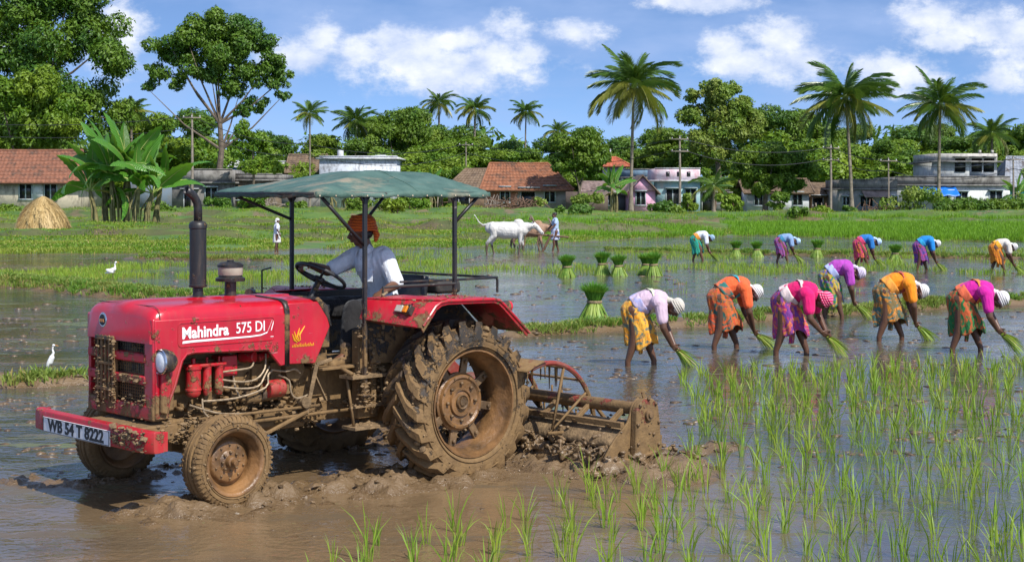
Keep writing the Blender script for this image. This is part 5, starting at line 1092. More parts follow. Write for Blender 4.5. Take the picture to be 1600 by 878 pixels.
# looks ahead and a touch towards the far side, so the camera sees his profile
P_, m_h = head(b, hdc, (.80, -.60, -.12), (.08, -.02, 1), 1.08)
shn = D(.19, .19, 1.89); shf = D(.24, -.18, 1.89)
eln = D(.14, .30, 1.655); hn = D(.39, .40, 1.60)
elf = D(.52, -.24, 1.77); hf = D(.80, -.14, 1.84)
chain(b, [ch+Vector((0, .08, .03)), shn, eln], [.09, .072, .050]); chain(b, [eln, eln.lerp(hn, .35), hn], [.050, .046, .030])
chain(b, [ch+Vector((0, -.08, .03)), shf, elf], [.09, .072, .050]); chain(b, [elf, elf.lerp(hf, .35), hf], [.050, .046, .030])
hand(b, hn, (.8, .15, -.45), (0, -.2, -1), 1.0, 1.05, -1); hand(b, hf, (.9, .1, .0), (0.2, .1, -1), 1.1, 1.05, 1)
kn_n = D(.62, .27, 1.44); an_n = D(.80, .40, 1.06); kn_f = D(.62, -.22, 1.44); an_f = D(.82, -.26, 1.06)
for y, k, a in ((.10, kn_n, an_n), (-.10, kn_f, an_f)): chain(b, [hip+Vector((0, y, -.02)), k, k.lerp(a, .3), a], [.11, .075, .065, .042]); cap(b, a, a+Vector((.14, .02, -.05)), .045, .035)
dbody = fuse(b, 'body', M_skin2, DR, .0065, 3); eyes(P_, m_h, DR, 1.05)
b = MB(); chain(b, [hip+Vector((0, 0, .0)), sp1, ch], [.160, .150, .160]); chain(b, [ch, nk+Vector((-.01, 0, -.05))], [.12, .080])
for sy in (-1, 1): cap(b, ch+Vector((0, sy*.09, .02)), sp1+Vector((0, sy*.07, 0)), .11, .10)
chain(b, [shn+Vector((-.01, -.05, .01)), shn, shn.lerp(eln, .88)], [.105, .095, .078]); chain(b, [shf+Vector((-.01, .05, .01)), shf, shf.lerp(elf, .75)], [.105, .095, .076])
for q0, q1 in ((shn, eln), (shf, elf)):
    t_ = .86 if q0 is shn else .74; p = q0.lerp(q1, t_); d = (q1-q0).normalized(); cap(b, p-d*.02, p+d*.012, .082, .080)
M_shirt = W('pale blue shirt', [(.76, .81, .87)], stripes=((.84, .87, .91), 30), fold=1.2)
sh_o = fuse(b, 'shirt', M_shirt, DR, .008, 2, folds(.014, 7, 21))
b = MB()
for sy in (1, -1): b.add([P_(-.05, sy*.045, -.105)+Vector((-.01, 0, 0)), nk+Vector((.045, sy*.055, .0)), nk+Vector((.105, sy*.04, -.085)), nk+Vector((.06, sy*.10, -.055)), nk+Vector((-.035, sy*.085, -.015))], [(0, 1, 4), (1, 2, 3, 4)])
b.build('collar', M_shirt, sh_o, solid=.007)
b = MB(); y_ = ch+Vector((.13, .10, -.10)); b.box(y_, (.010, .10, .11), (0, .05, .55)); b.build('pocket', M_shirt, sh_o, bevel=.004)
b = MB()
for k in range(5): b.ell(D(.345-.012*k, .03, 1.88-k*.085), .0065)
b.build('shirt_button', M_ktxt, sh_o)
M_trou = W('black trousers', [(.016, .015, .016)], fold=1.3)
b = MB()
for y, k, a in ((.10, kn_n, an_n), (-.10, kn_f, an_f)): chain(b, [hip+Vector((0, y, -.03)), k, k.lerp(a, .4), k.lerp(a, .86)], [.135, .100, .088, .070])
cap(b, hip+Vector((0, -.07, 0)), hip+Vector((0, .07, 0)), .145, .145); fuse(b, 'trousers', M_trou, DR, .009, 2, folds(.014, 9, 33))
M_boot = muddy('muddy leather boot', (.10, .065, .04), rough=.5, amount=.45, zlo=.8, zhi=1.3, specks=1)
for a, sy in ((an_n, 1), (an_f, -1)):
    b = MB(); cap(b, a+Vector((0, 0, .06)), a+Vector((.01, 0, -.02)), .060, .058); chain(b, [a+Vector((-.02, 0, -.035)), a+Vector((.09, .02, -.05)), a+Vector((.185, .035, -.065))], [.052, .050, .038]); bo = fuse(b, 'boot', M_boot, DR, .007, 2, folds(.004, 14, 3))
    b = MB(); b.prism([(a.x+x, a.y+y) for x, y in ((-.07, -.045), (.0, -.055), (.10, -.045), (.20, -.02), (.235, .03), (.19, .075), (.09, .08), (-.03, .055), (-.075, .02))], a.z-.105, a.z-.085, 'xy'); b.build('sole', M_blk, bo)
M_turb = W('orange turban cloth', [(.72, .16, .02)], stripes=((.42, .07, .015), 12), fold=1)
b = MB(); b.ell(P_(-.020, 0, .070), (.128, .112, .095), m_h, 20, 14); b.ell(P_(-.012, 0, .045), (.122, .108, .060), m_h, 20, 12); tt_ = fuse(b, 'turban', M_turb, DR, .008, 3, folds(.005, 18, 8))
b = MB()
for k in range(6):
    rr_ = .124-.0035*k*k*.55; b.tube([P_(-.016+rr_*math.cos(t), rr_*.89*math.sin(t), .020+.020*k+.020*math.cos(t)+.012*math.sin(t)) for t in np.linspace(0, 6.283, 33)], .0125, 6, caps=False)
b.build('turban_fold', M_turb, tt_)
b = MB(); chain(b, [P_(-.115, 0, .01), P_(-.130, .01, -.04), P_(-.115, .012, -.085)], [.032, .030, .018]); fuse(b, 'turban_tail', M_turb, tt_, .007, 2, folds(.005, 20, 4))
b = MB(); chain(b, [P_(.098, -.022, -.049), P_(.107, 0, -.046), P_(.098, .022, -.049)], [.004, .007, .004], 8); b.ell(P_(-.05, 0, -.02), (.055, .081, .05), m_h); fuse(b, 'hair', M_hair, DR, .004, 1)

# ---- standing farmhands
def standing(X, Y, z, yaw, label, shirt, lower, s=1.0, bare=True, headcloth=None, stride=.16, arms=((.12, .28, .92), (.10, -.26, .92)), look=(1, 0, -.1), lowlen=.52, hairy=True):
    W_ = thing('person', label, 'person', (X, Y, z), R(yaw), None, s); b = MB()
    hip = Vector((0, 0, .92)); ch = Vector((.02, 0, 1.28)); nk = Vector((.02, 0, 1.44)); hc_ = Vector((.05, 0, 1.565))
    chain(b, [hip, (0, 0, 1.08), ch, nk], [.125, .11, .13, .055]); cap(b, nk, hc_+Vector((-.01, 0, -.04)), .052, .052); P, m = head(b, hc_, look, (.05, 0, 1)); ar = []
    for sy, A in zip((1, -1), arms):
        S_ = Vector((.01, sy*.175, 1.38)); H_ = Vector(A); E_ = (S_+H_)/2+Vector((-.07, sy*.04, .0)); chain(b, [ch+Vector((0, sy*.08, .06)), S_, E_], [.08, .055, .040]); chain(b, [E_, H_], [.040, .026]); hand(b, H_, (H_-E_), (0, -sy, 0), .6, 1, sy); ar.append((S_, E_))
    lg = []
    for sy in (1, -1):
        x = stride*sy; K = Vector((x*.55+.02, sy*.10, .47)); A = Vector((x, sy*.10, .07)); chain(b, [(0, sy*.085, .88), K, K+Vector((-.015, 0, -.13)), A], [.092, .056, .054, .034]); cap(b, (x-.04, sy*.1, .03), (x+.15, sy*.12, .015), .034, .024); lg.append(K)
    fuse(b, 'body', M_skin, W_, .009, 3)
    b = MB(); chain(b, [(0, 0, .93), (0, 0, 1.08), ch, nk+Vector((0, 0, -.04))], [.145, .135, .148, .08]); 
    for S_, E_ in ar: chain(b, [S_+Vector((0, 0, 0)), S_.lerp(E_, .75)], [.078, .064])
    fuse(b, 'shirt', shirt, W_, .011, 2, folds(.012, 8, 2))
    b = MB(); b.grid(lambda a, t: ((.02+(.165+.03*(1-t))*math.cos(a*6.283)*(1+.05*math.sin(a*44))), (.15+.01*(1-t))*math.sin(a*6.283)*(1+.05*math.sin(a*38)), lowlen+(.98-lowlen)*t), 50, 10, closeu=True); b.build('loincloth', lower, W_, solid=.006)
    if headcloth: 
        b = MB(); b.ell(P(-.01, 0, .05), (.108, .095, .080), m); b.ell(P(-.08, 0, -.04), (.05, .08, .08), m); fuse(b, 'head_cloth', headcloth, W_, .009, 2, folds(.006, 16, 2))
    else:
        b = MB(); b.ell(P(-.022, 0, .042), (.098, .085, .082), m); fuse(b, 'hair', M_hair, W_, .008, 1)
    return W_
X, Y = place(432, 395); standing(X, Y, -.03, 20, 'small figure in a white shirt walking in the water behind the exhaust pipe', W('white work shirt', [(.66, .68, .74)]), W('white cloth', [(.70, .68, .66)]), .86, headcloth=white, lowlen=.52, stride=.08)
X, Y = place(868, 393); standing(X, Y, -.04, 190, 'ploughman in a pale blue shirt walking beside the wooden plough', W('light blue work shirt', [(.38, .50, .68)]), W('blue and white loincloth', [(.55, .58, .70), (.20, .28, .50)]), 1.0, stride=.14, arms=((.26, .30, .98), (.34, -.24, .92)))

# ---- bullocks
def bullock(X, Y, yaw, label, m_coat, m_leg, s=1.0, phase=0, grey=True, head_dz=0):
    B = thing('bullock', label, 'bullock', (X, Y, -.05), R(yaw), 'pair of plough bullocks', s); b = MB()
    chain(b, [(-.78, 0, 1.06), (-.52, 0, 1.02), (-.15, 0, .96), (.25, 0, .95), (.52, 0, 1.00)], [.20, .275, .315, .31, .27], 16)
    cap(b, (-.72, 0, 1.22), (.30, 0, 1.20), .12, .13); cap(b, (-.84, 0, 1.20), (-.66, 0, 1.26), .10, .10); b.ell((.40, 0, 1.32), (.20, .11, .14))
    cap(b, (-.66, .12, 1.16), (-.66, -.12, 1.16), .14, .14); b.ell((.48, 0, .80), (.16, .10, .20))
    chain(b, [(.50, 0, 1.10), (.78, 0, 1.16+head_dz*.5), (.98, 0, 1.16+head_dz)], [.24, .165, .13], 14); cap(b, (.62, 0, .92), (.86, 0, 1.02+head_dz*.5), .10, .06)
    h = head_dz; chain(b, [(1.0, 0, 1.22+h), (1.16, 0, 1.10+h), (1.32, 0, .93+h)], [.125, .105, .075], 14); cap(b, (1.30, 0, .93+h), (1.36, 0, .88+h), .078, .066); cap(b, (1.06, .07, 1.22+h), (1.06, -.07, 1.22+h), .05, .05)
    for sy in (-1, 1):
        chain(b, [(1.02, sy*.10, 1.22+h), (.98, sy*.22, 1.20+h), (.95, sy*.30, 1.14+h)], [.03, .042, .016])
    def leg(pts, rs): chain(b, pts, rs, 10)
    f1, f2, r1, r2 = ((.10, -.06, .10, -.16) if phase == 0 else (-.06, .14, -.14, .08))
    for sy, fo in ((1, f1), (-1, f2)):
        leg([(.46, sy*.15, .98), (.48+fo*.15, sy*.155, .72), (.50+fo*.6, sy*.15, .42), (.48+fo, sy*.15, .14), (.49+fo, sy*.15, .06)], [.155, .095, .058, .038, .042]); cap(b, (.50+fo, sy*.15, .04), (.55+fo, sy*.15, .02), .048, .042)
    for sy, ro in ((1, r1), (-1, r2)):
        leg([(-.62, sy*.15, 1.05), (-.56+ro*.2, sy*.165, .78), (-.78+ro*.6, sy*.15, .46), (-.74+ro, sy*.15, .15), (-.72+ro, sy*.15, .06)], [.20, .125, .058, .038, .042]); cap(b, (-.71+ro, sy*.15, .04), (-.66+ro, sy*.15, .02), .048, .042)
    chain(b, [(-.92, 0, 1.22), (-1.06, 0, 1.20), (-1.22, 0, 1.32), (-1.34, 0, 1.52), (-1.40, 0, 1.60)] if phase == 0 else [(-.92, 0, 1.22), (-.98, 0, 1.0), (-.98, 0, .7)], [.045, .026, .020, .016, .024] if phase == 0 else [.045, .025, .03])
    fuse(b, 'body', m_coat, B, .018, 3, folds(.022, 5, 12))
    for sy in (-1, 1):
        b = MB(); b.tube([(1.02, sy*.07, 1.30+h), (.99, sy*.14, 1.42+h), (.93, sy*.20, 1.54+h), (.84, sy*.22, 1.64+h)], [.032, .027, .019, .006], 8); b.build('horn', M_horn, B)
        b = MB(); b.ell((1.155, sy*.093, 1.15+h), .020); b.build('eye', M_ktxt, B)
    b = MB(); b.ell((1.375, 0, .885+h), (.045, .066, .055)); b.build('muzzle', M_muz, B)
    return B
M_horn = mat('grey horn', (.16, .11, .08), rough=.5, var=.3, bump=.002); M_muz = mat('dark muzzle', (.03, .025, .022), rough=.5)
def coat(name, c, leg):
    n = NT(name); co = n.coord(); sp = n.N.new('ShaderNodeSeparateXYZ'); n.L.new(co, sp.inputs[0]); f = n.rng(n.math('ADD', sp.outputs[2], n.math('MULTIPLY', n.noise(6, 3, co), .3)), .50, .72)
    n.set(n.b.inputs['Base Color'], n.mix(f, leg, n.mix(n.rng(n.noise(3, 5, co), .3, .7), tuple(x*.8 for x in c), c))); n.b.inputs['Roughness'].default_value = .6; n.bump(n.math('ADD', n.noise(60, 3, co), n.math('MULTIPLY', n.noise(8, 3, n.coord('Object', (1.5, 1, .6))), 6)), .006); return n.m
X, Y = place(795, 396); bullock(X, Y, -4, 'white bullock with raised tail pulling the plough', coat('white hide', (.62, .60, .56), (.10, .07, .05)), None, 1.0, 0)
X, Y = place(822, 392); bullock(X+.15, Y+1.1, -6, 'brown faced bullock half hidden behind the white one', coat('fawn hide', (.34, .20, .12), (.07, .05, .035)), None, .92, 1, head_dz=-.06)
# ---- wooden plough and yoke
X, Y = place(855, 393); PL = thing('wooden_plough', 'dark wooden plough with a long beam between the ploughman and the bullocks', 'plough', (X, Y-.1, 0), R(176))
b = MB(); b.tube([(-.9, 0, .60), (-.2, 0, .66), (.6, 0, .74), (1.3, .1, .92)], [.035, .045, .045, .035], 8); b.build('beam', M_wood if 'M_wood' in globals() else mat('old plough wood', (.14, .08, .05), rough=.8, var=.4, scale=12, bump=.006), PL)
MW = bpy.data.materials['old plough wood']
b = MB(); b.tube([(-.15, 0, .66), (.0, 0, .40), (.12, 0, .12), (.25, 0, -.05)], [.04, .055, .06, .03], 8); b.build('plough_body', MW, PL)
b = MB(); b.tube([(-.15, 0, .64), (-.32, 0, .80), (-.42, 0, .98)], [.03, .025, .022], 8); b.build('handle', MW, PL)
b = MB(); b.tube([(.35, 0, .70), (.42, .05, .35), (.30, .1, 0)], .03, 7); b.tube([(.9, 0, .8), (.95, .05, .35), (1.05, .1, 0)], .028, 7); b.build('strut', MW, PL)
yk = MB(); X, Y = place(812, 394); yk.tube([(0, -.5, 1.42), (0, .3, 1.46), (0, 1.9, 1.40)], .045, 8); o = yk.build('yoke', MW, None, loc=(X+.45, Y, -.05)); tag(o, 'wooden yoke lying across the necks of both bullocks', 'yoke')
# ---- egrets
M_feath = mat('white feathers', (.80, .80, .78), rough=.7, var=.08, scale=30, bump=.003); M_beak = mat('orange beak', (.75, .30, .03), rough=.4, var=.1, bump=0); M_bleg = mat('dark bird leg', (.12, .09, .04), rough=.6, bump=0)
def egret(X, Y, z, yaw, label, s=1.0, lean=0):
    E_ = thing('egret', label, 'egret', (X, Y, z), R(yaw), 'white egrets', s); b = MB()
    if not lean:
        chain(b, [(-.06, 0, .13), (-.035, 0, .20), (.0, 0, .285)], [.018, .052, .048]); cap(b, (-.05, 0, .16), (-.085, 0, .085), .03, .010)
        chain(b, [(.0, 0, .30), (.035, 0, .37), (.012, 0, .43), (.03, 0, .505)], [.036, .019, .015, .016]); cap(b, (.032, 0, .508), (.055, 0, .508), .022, .017); fuse(b, 'body', M_feath, E_, .005, 2)
        b = MB(); b.tube([(.068, 0, .508), (.135, 0, .50)], [.009, .003], 7); b.build('beak', M_beak, E_)
        for sy in (-1, 1):
            b = MB(); b.tube([(-.02, sy*.022, .17), (.0, sy*.025, .08), (-.015, sy*.026, .0)], .006, 6); b.tube([(-.015, sy*.026, .003), (.035, sy*.036, .003)], .005, 5); b.build('leg', M_bleg, E_)
            b = MB(); b.ell((-.045, sy*.042, .195), (.032, .014, .095), Euler((0, .35, 0)).to_matrix()); b.build('wing', M_feath, E_)
        return
    chain(b, [(-.13, 0, .20-.02*lean), (-.03, 0, .245), (.05, 0, .29)], [.030, .070, .055]); cap(b, (-.13, 0, .20), (-.22, 0, .15+.02*lean), .028, .012)
    chain(b, [(.05, 0, .30), (.075, 0, .36), (.06, 0, .42), (.085, 0, .48)], [.042, .022, .018, .020]); cap(b, (.085, 0, .485), (.11, 0, .485), .026, .020); fuse(b, 'body', M_feath, E_, .006, 2)
    b = MB(); b.tube([(.125, 0, .485), (.20, 0, .475)], [.010, .003], 7); b.build('beak', M_beak, E_)
    for sy in (-1, 1):
        b = MB(); b.tube([(0, sy*.025, .20), (.02, sy*.028, .10), (.0, sy*.03, .0)], .0065, 6); b.tube([(0, sy*.03, .003), (.05, sy*.04, .003)], .005, 5); b.build('leg', M_bleg, E_)
        b = MB(); b.ell((-.07, sy*.052, .235), (.12, .018, .045), Euler((0, .35, 0)).to_matrix()); b.build('wing', M_feath, E_)
egret(pxw(81, 20.2), 20.2, .12, -15, 'white egret standing on the small grassy mud islet beside the tractor', .72)
egret(pxw(176, 43.), 43., .06, -5, 'white egret leaning forward in the yellow green grass', .98, 1)
# ---- bundles of seedlings
def bundle_mesh(seed):
    r = random.Random(seed); vs = []; fs = []; H = .62
    for k in range(520):
        a = r.uniform(0, 6.28); q = r.random()**.45; rb, rm, rt_ = .26*q, .095*q, .27*q
        side = Vector((-math.sin(a+r.gauss(0, .5)), math.cos(a+r.gauss(0, .5)), 0)); w_ = .0075
        top = H*r.uniform(.86, 1.06)*(1-.10*q*q)
        P4 = [(rb, .0, 1.2), (rm*1.25, .27, 1), (rm*1.1, .31, 1), (rt_*.62, .46, 1.3), (rt_*1.05, top, .3)]; da = r.gauss(0, .1); b0 = len(vs)
        for i, (rd, z, ww) in enumerate(P4):
            aa = a+da*i; p = Vector((math.cos(aa)*rd, math.sin(aa)*rd, z)); vs += [p-side*w_*ww, p+side*w_*ww]
        for i in range(4): fs.append((b0+2*i, b0+2*i+1, b0+2*i+3, b0+2*i+2))
    return vs, fs
M_stem = leafmat('pale seedling stems', (.26, .40, .05), (.40, .50, .10), (.12, .26, .03), trans=.25, scale=6)
def bundle(px, py, s, label, seed):
    X, Y = place(px, py); o = thing('seedling_bundle', label, 'seedling bundle', (X, Y, -.01), seed, 'tied bundles of rice seedlings standing in the water', s); o.rotation_euler = (.05*math.sin(seed*2.3), .06*math.cos(seed*1.7), seed); o.scale = (s*(1+.10*math.sin(seed*3.1)), s, s*(1+.07*math.cos(seed*2.1)))
    vs, fs = bundle_mesh(seed); n = len(vs)//10
    lo = MB(); hi = MB()
    for k in range(n): lo.add(vs[k*10:k*10+6], [(0, 1, 3, 2), (2, 3, 5, 4)]); hi.add(vs[k*10+4:k*10+10], [(0, 1, 3, 2), (2, 3, 5, 4)])
    lo.build('stems', M_stem, o, smooth=False, weld=False); hi.build('leaves', M_rice2, o, smooth=False, weld=False)
    b = MB(); b.lathe([(.115, .27), (.128, .285), (.128, .305), (.115, .32)], (0, 0, 0), 'z', 20); b.build('tie', M_rope, o)
M_rice2 = leafmat('bundle leaves', (.055, .20, .012), (.13, .33, .03), trans=.3, scale=5)
for px, py, s_, lab, sd_ in [(928, 498, 1.22, 'large bundle of seedlings standing alone behind the tiller', 1), (886, 433, 1.12, 'seedling bundle alone, leftmost of the middle row', 2), (941, 430, 1.08, 'left seedling bundle of the middle pair', 3), (967, 431, 1.08, 'right seedling bundle of the middle pair', 4), (1009, 429, 1.08, 'seedling bundle half behind its neighbour at the right end of the middle row', 5), (1022, 431, 1.08, 'seedling bundle in front at the right end of the middle row', 6), (1150, 401, 1.05, 'distant seedling bundle, first to the right of the woman in teal', 7), (1183, 402, 1.05, 'distant seedling bundle just left of the woman in grey blue', 8), (1276, 402, 1.05, 'distant seedling bundle between the grey blue and the red sarong women', 9), (1398, 409, 1.08, 'distant seedling bundle between the two women in blue blouses', 10)]:
    bundle(px, py, s_, lab, sd_)
# ================================================================ village, trees, sky line
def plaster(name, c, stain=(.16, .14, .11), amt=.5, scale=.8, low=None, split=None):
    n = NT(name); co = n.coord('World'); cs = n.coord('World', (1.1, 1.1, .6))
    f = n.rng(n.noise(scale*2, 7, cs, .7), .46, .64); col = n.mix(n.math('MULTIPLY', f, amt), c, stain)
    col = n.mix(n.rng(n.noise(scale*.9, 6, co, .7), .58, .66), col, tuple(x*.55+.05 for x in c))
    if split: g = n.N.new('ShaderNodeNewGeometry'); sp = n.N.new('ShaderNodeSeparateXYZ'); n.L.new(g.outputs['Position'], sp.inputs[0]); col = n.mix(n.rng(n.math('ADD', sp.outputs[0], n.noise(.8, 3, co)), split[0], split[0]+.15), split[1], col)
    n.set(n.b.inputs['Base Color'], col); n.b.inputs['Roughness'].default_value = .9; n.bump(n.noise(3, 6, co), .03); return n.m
def tilemat(name, a, b_):
    n = NT(name); co = n.coord('World'); v = n.N.new('ShaderNodeTexVoronoi'); v.inputs['Scale'].default_value = 3.2; n.L.new(n.coord('World', (1.2, .8, 1)), v.inputs['Vector'])
    col = n.mix(v.outputs['Color'], a, b_); col = n.mix(n.rng(n.noise(1.0, 6, co, .7), .5, .68), col, (.075, .05, .035)); n.set(n.b.inputs['Base Color'], col); n.b.inputs['Roughness'].default_value = .85; return n.m
M_tile = tilemat('clay roof tiles', (.20, .075, .035), (.31, .125, .06)); M_tile2 = tilemat('weathered dark roof tiles', (.17, .070, .040), (.27, .11, .06)); M_thatch = tilemat('brown thatch', (.13, .085, .05), (.20, .14, .09))
M_win = mat('dark window opening', (.012, .014, .016), rough=.25, var=.3, bump=0); M_frame = mat('window frame paint', (.30, .36, .38), rough=.7, var=.2, bump=0); M_conc = plaster('grey weathered concrete', (.22, .21, .195), (.05, .045, .04), .8); M_lime = plaster('lime washed wall', (.58, .60, .62), (.22, .20, .18), .6)
M_bark = mat('grey brown bark', (.14, .11, .08), rough=.9, var=.4, scale=3, bump=.02, kind='World'); M_pole = mat('weathered pole', (.24, .20, .16), rough=.9, var=.3, scale=3, bump=.01)
GZ = lambda X, Y: float(ground_z(np.array([X]), np.array([Y]), False)[0])
def house(name, px0, px1, Y, eave, label, wall, depth=6., zb=None, windows=(), doors=(), cat='house', roof=None, parapet=None, group=None, yaw=0):
    """front wall spans px0..px1 at depth Y, eave = picture height of the wall top; windows/doors: (px, halfwidth m, z0, z1)"""
    x0, x1 = pxw(px0, Y), pxw(px1, Y); z0 = GZ((x0+x1)/2, Y)-.15 if zb is None else zb; zt = CAMH+(300-eave)/FPX*Y; cx = (x0+x1)/2; w = x1-x0
    H_ = thing(name, label, cat, (cx, Y+depth/2, z0), R(yaw), group); h = zt-z0
    b = MB(); b.b6(-w/2, w/2, -depth/2, depth/2, 0, h); b.build('wall', wall, H_)
    for px, hw, a, c in windows:
        x = pxw(px, Y)-cx; b = MB(); b.b6(x-hw, x+hw, -depth/2-.02, -depth/2+.1, a, c); wd = b.build('window', M_win, H_)
        b = MB(); 
        for q in (x-hw-.05, x+hw+.05, x): b.b6(q-.05, q+.05, -depth/2-.06, -depth/2+.04, a-.04, c+.04)
        b.b6(x-hw-.18, x+hw+.18, -depth/2-.40, -depth/2-.003, c+.10, c+.20); b.b6(x-hw-.14, x+hw+.14, -depth/2-.14, -depth/2-.004, a-.14, a-.05); b.build('window_frame', M_frame, wd)
    for px, hw, a, c in doors:
        x = pxw(px, Y)-cx; b = MB(); b.b6(x-hw, x+hw, -depth/2-.02, -depth/2+.1, a, c); dd = b.build('door', M_win, H_)
        b = MB(); b.b6(x-hw-.3, x+hw+.5, -depth/2-.7, -depth/2-.003, c+.12, c+.20); b.b6(x-hw-.08, x-hw-.005, -depth/2-.06, -depth/2-.004, a, c); b.b6(x+hw+.005, x+hw+.08, -depth/2-.06, -depth/2-.004, a, c); b.build('door_canopy', M_lime, dd)
    return H_, w, depth, h
def tiled_roof(H_, w, d, h, rise, over=.6, hipl=0, hipr=0, m=None, y_off=0):
    m = m or M_tile; hx, hy = w/2+over, d/2+over; e = h-over*rise/(d/2)*.6
    b = MB(); NU = max(8, int(w/.34)); rows_ = 9
    for sgn in (-1, 1):
        for k in range(rows_):   # overlapping courses of tiles, each stepped and wavy
            t0, t1 = k/rows_, (k+1)/rows_+.012
            y0, y1 = sgn*hy*(1-t0), sgn*hy*(1-t1); z0, z1 = e+(h+rise-e)*t0, e+(h+rise-e)*t1
            xa0, xb0 = -hx+hipl*t0, hx-hipr*t0; xa1, xb1 = -hx+hipl*t1, hx-hipr*t1; lift = .075
            vs = []; fs = []
            for i in range(NU*2+1):
                f = i/(NU*2); c = .035*(1 if i % 2 else -1)+.02*math.sin(i*1.3+k*2.1); vs += [(xa0+(xb0-xa0)*f, y0, z0+lift+c), (xa1+(xb1-xa1)*f, y1, z1+c*.6), (xa0+(xb0-xa0)*f, y0, z0-.03)]
            for i in range(NU*2): fs += [(3*i, 3*i+1, 3*i+4, 3*i+3), (3*i+2, 3*i, 3*i+3, 3*i+5)]
            b.add(vs, fs)
    for sx, hip in ((-1, hipl), (1, hipr)):
        if hip:
            top = (sx*(hx-hip), 0, h+rise)
            b.add([(sx*hx, -hy, e), (sx*hx, hy, e), top], [(0, 1, 2)])
        else: b.add([(sx*w/2, -d/2, h-.03), (sx*w/2, d/2, h-.03), (sx*w/2, 0, h+rise-.05)], [(0, 1, 2)])
    r_ = b.build('roof', m, H_, smooth=False, weld=False)
    b = MB(); b.tube([(-hx+hipl, 0, h+rise+.04), (0, 0, h+rise+.0), (hx-hipr, 0, h+rise+.04)], .13, 7)
    for sx, hip in ((-1, hipl), (1, hipr)):
        if hip: b.tube([(sx*(hx-hip), 0, h+rise+.04), (sx*hx, -hy, e+.10)], .11, 6)
        else: b.tube([(sx*hx, 0, h+rise), (sx*hx, -hy, e+.08)], .08, 6)
    b.build('ridge', m, r_); b = MB(); b.b6(-hx+.05, hx-.05, -hy+.05, -hy+.16, e-.14, e-.02); b.build('eave_board', MW, r_); return r_
def flat_roof(H_, w, d, h, par=.8, over=.35, m=None, m2=None, x0=None, x1=None):
    m = m or M_conc; x0 = -w/2 if x0 is None else x0; x1 = w/2 if x1 is None else x1
    b = MB(); b.b6(x0-over, x1+over, -d/2-over, d/2+over, h, h+.16); b.build('roof', m, H_)
    b = MB(); t = .14; z0, z1 = h+.163, h+.16+par
    b.b6(x0, x1, -d/2, -d/2+t, z0, z1); b.b6(x0, x1, d/2-t, d/2, z0, z1); b.b6(x0, x0+t, -d/2+t+.002, d/2-t-.002, z0, z1); b.b6(x1-t, x1, -d/2+t+.002, d/2-t-.002, z0, z1); p = b.build('parapet', m2 or m, H_)
    b = MB(); b.b6(x0-.05, x1+.05, -d/2-.05, -d/2+t+.05, z1+.002, z1+.09); b.build('coping', m, p)

# houses, left to right
H_, w, d, h = house('tiled_house', -60, 122, 138, 281, 'low whitewashed house with a brown tiled roof behind the haystack at far left', plaster('stained cream wall', (.50, .44, .33), (.13, .11, .09), .8), 8, windows=[(40, .52, 1.35, 2.75), (79, .52, 1.35, 2.75)])
tiled_roof(H_, w, d, h, 2.7, .7, 0, 1.4, M_tile2)
b = MB(); b.b6(pxw(51, 138)-pxw(31, 138), pxw(67, 138)-pxw(31, 138), -d/2-.045, -d/2-.003, 1.2, h-.1); b.build('white_patch', M_lime, H_)
H_, w, d, h = house('concrete_house', 268, 362, 150, 287, 'dark grey weathered flat roofed concrete house behind the exhaust pipe', M_conc, 9, windows=[(330, .55, 1.2, 2.3)], doors=[(296, .5, .1, 2.1)]); flat_roof(H_, w, d, h, 1.2, .4)
H_, w, d, h = house('concrete_house', 366, 440, 152, 283, 'brown stained block house behind the front of the tractor canopy', plaster('brown stained block wall', (.26, .20, .14), (.07, .06, .05), .8), 8, windows=[(372, .5, 1.2, 2.1), (404, .4, 1.3, 2.3)]); flat_roof(H_, w, d, h, .5, .3)
H_, w, d, h = house('white_room', 413, 450, 175, 262-5, 'small white rooftop room just left of the palm trunk', M_lime, 4, zb=2.0); flat_roof(H_, w, d, h, .15, .4, M_lime)
H_, w, d, h = house('thatched_house', 452, 500, 172, 268, 'brown roofed shed behind the canopy beside the white block house', plaster('mud wall', (.24, .17, .11)), 6); tiled_roof(H_, w, d, h, 1.9, .5, m=M_thatch)
H_, w, d, h = house('block_house', 499, 620, 165, 249, 'tall white flat roofed house with damp stains rising above the canopy', plaster('damp white wall', (.56, .60, .66), (.17, .17, .18), .75, 1.4), 9, windows=[(592, .5, 1.1, 2.3), (640-38, .0001, 1, 1.1)], doors=[(560, .5, .1, 2.2)]); flat_roof(H_, w, d, h, .12, .35, M_lime)
b = MB(); b.cyl((-2.4, 0, h+.15), (-2.4, 0, h+1.1), .35, 14); b.cyl((2, 0, h+.15), (2, 0, h+.55), .7, 14); b.build('water_tank', M_lime, H_)
H_, w, d, h = house('mud_house', 700, 764, 158, 296, 'brown mud walled house with hipped thatch roof left of the orange one', plaster('brown mud wall', (.22, .15, .10), (.08, .06, .045), .6), 7, doors=[(725, .5, .1, 2.0)]); tiled_roof(H_, w, d, h, 2.1, .5, 2.2, 0, m=M_thatch)
xs_ = pxw(815, 148)
H_, w, d, h = house('tiled_house', 762, 884, 148, 293, 'orange and grey walled house with a red tiled roof behind the bullocks', plaster('grey plaster wall', (.36, .34, .29), (.18, .16, .13), .6, split=(xs_, (.42, .17, .10))), 7.6, windows=[(789, .42, 1.0, 2.3), (859, .48, 1.0, 2.4)], doors=[(825, .65, .15, 2.2)])
tiled_roof(H_, w, d, h, 2.35, .75, .9, 2.4)
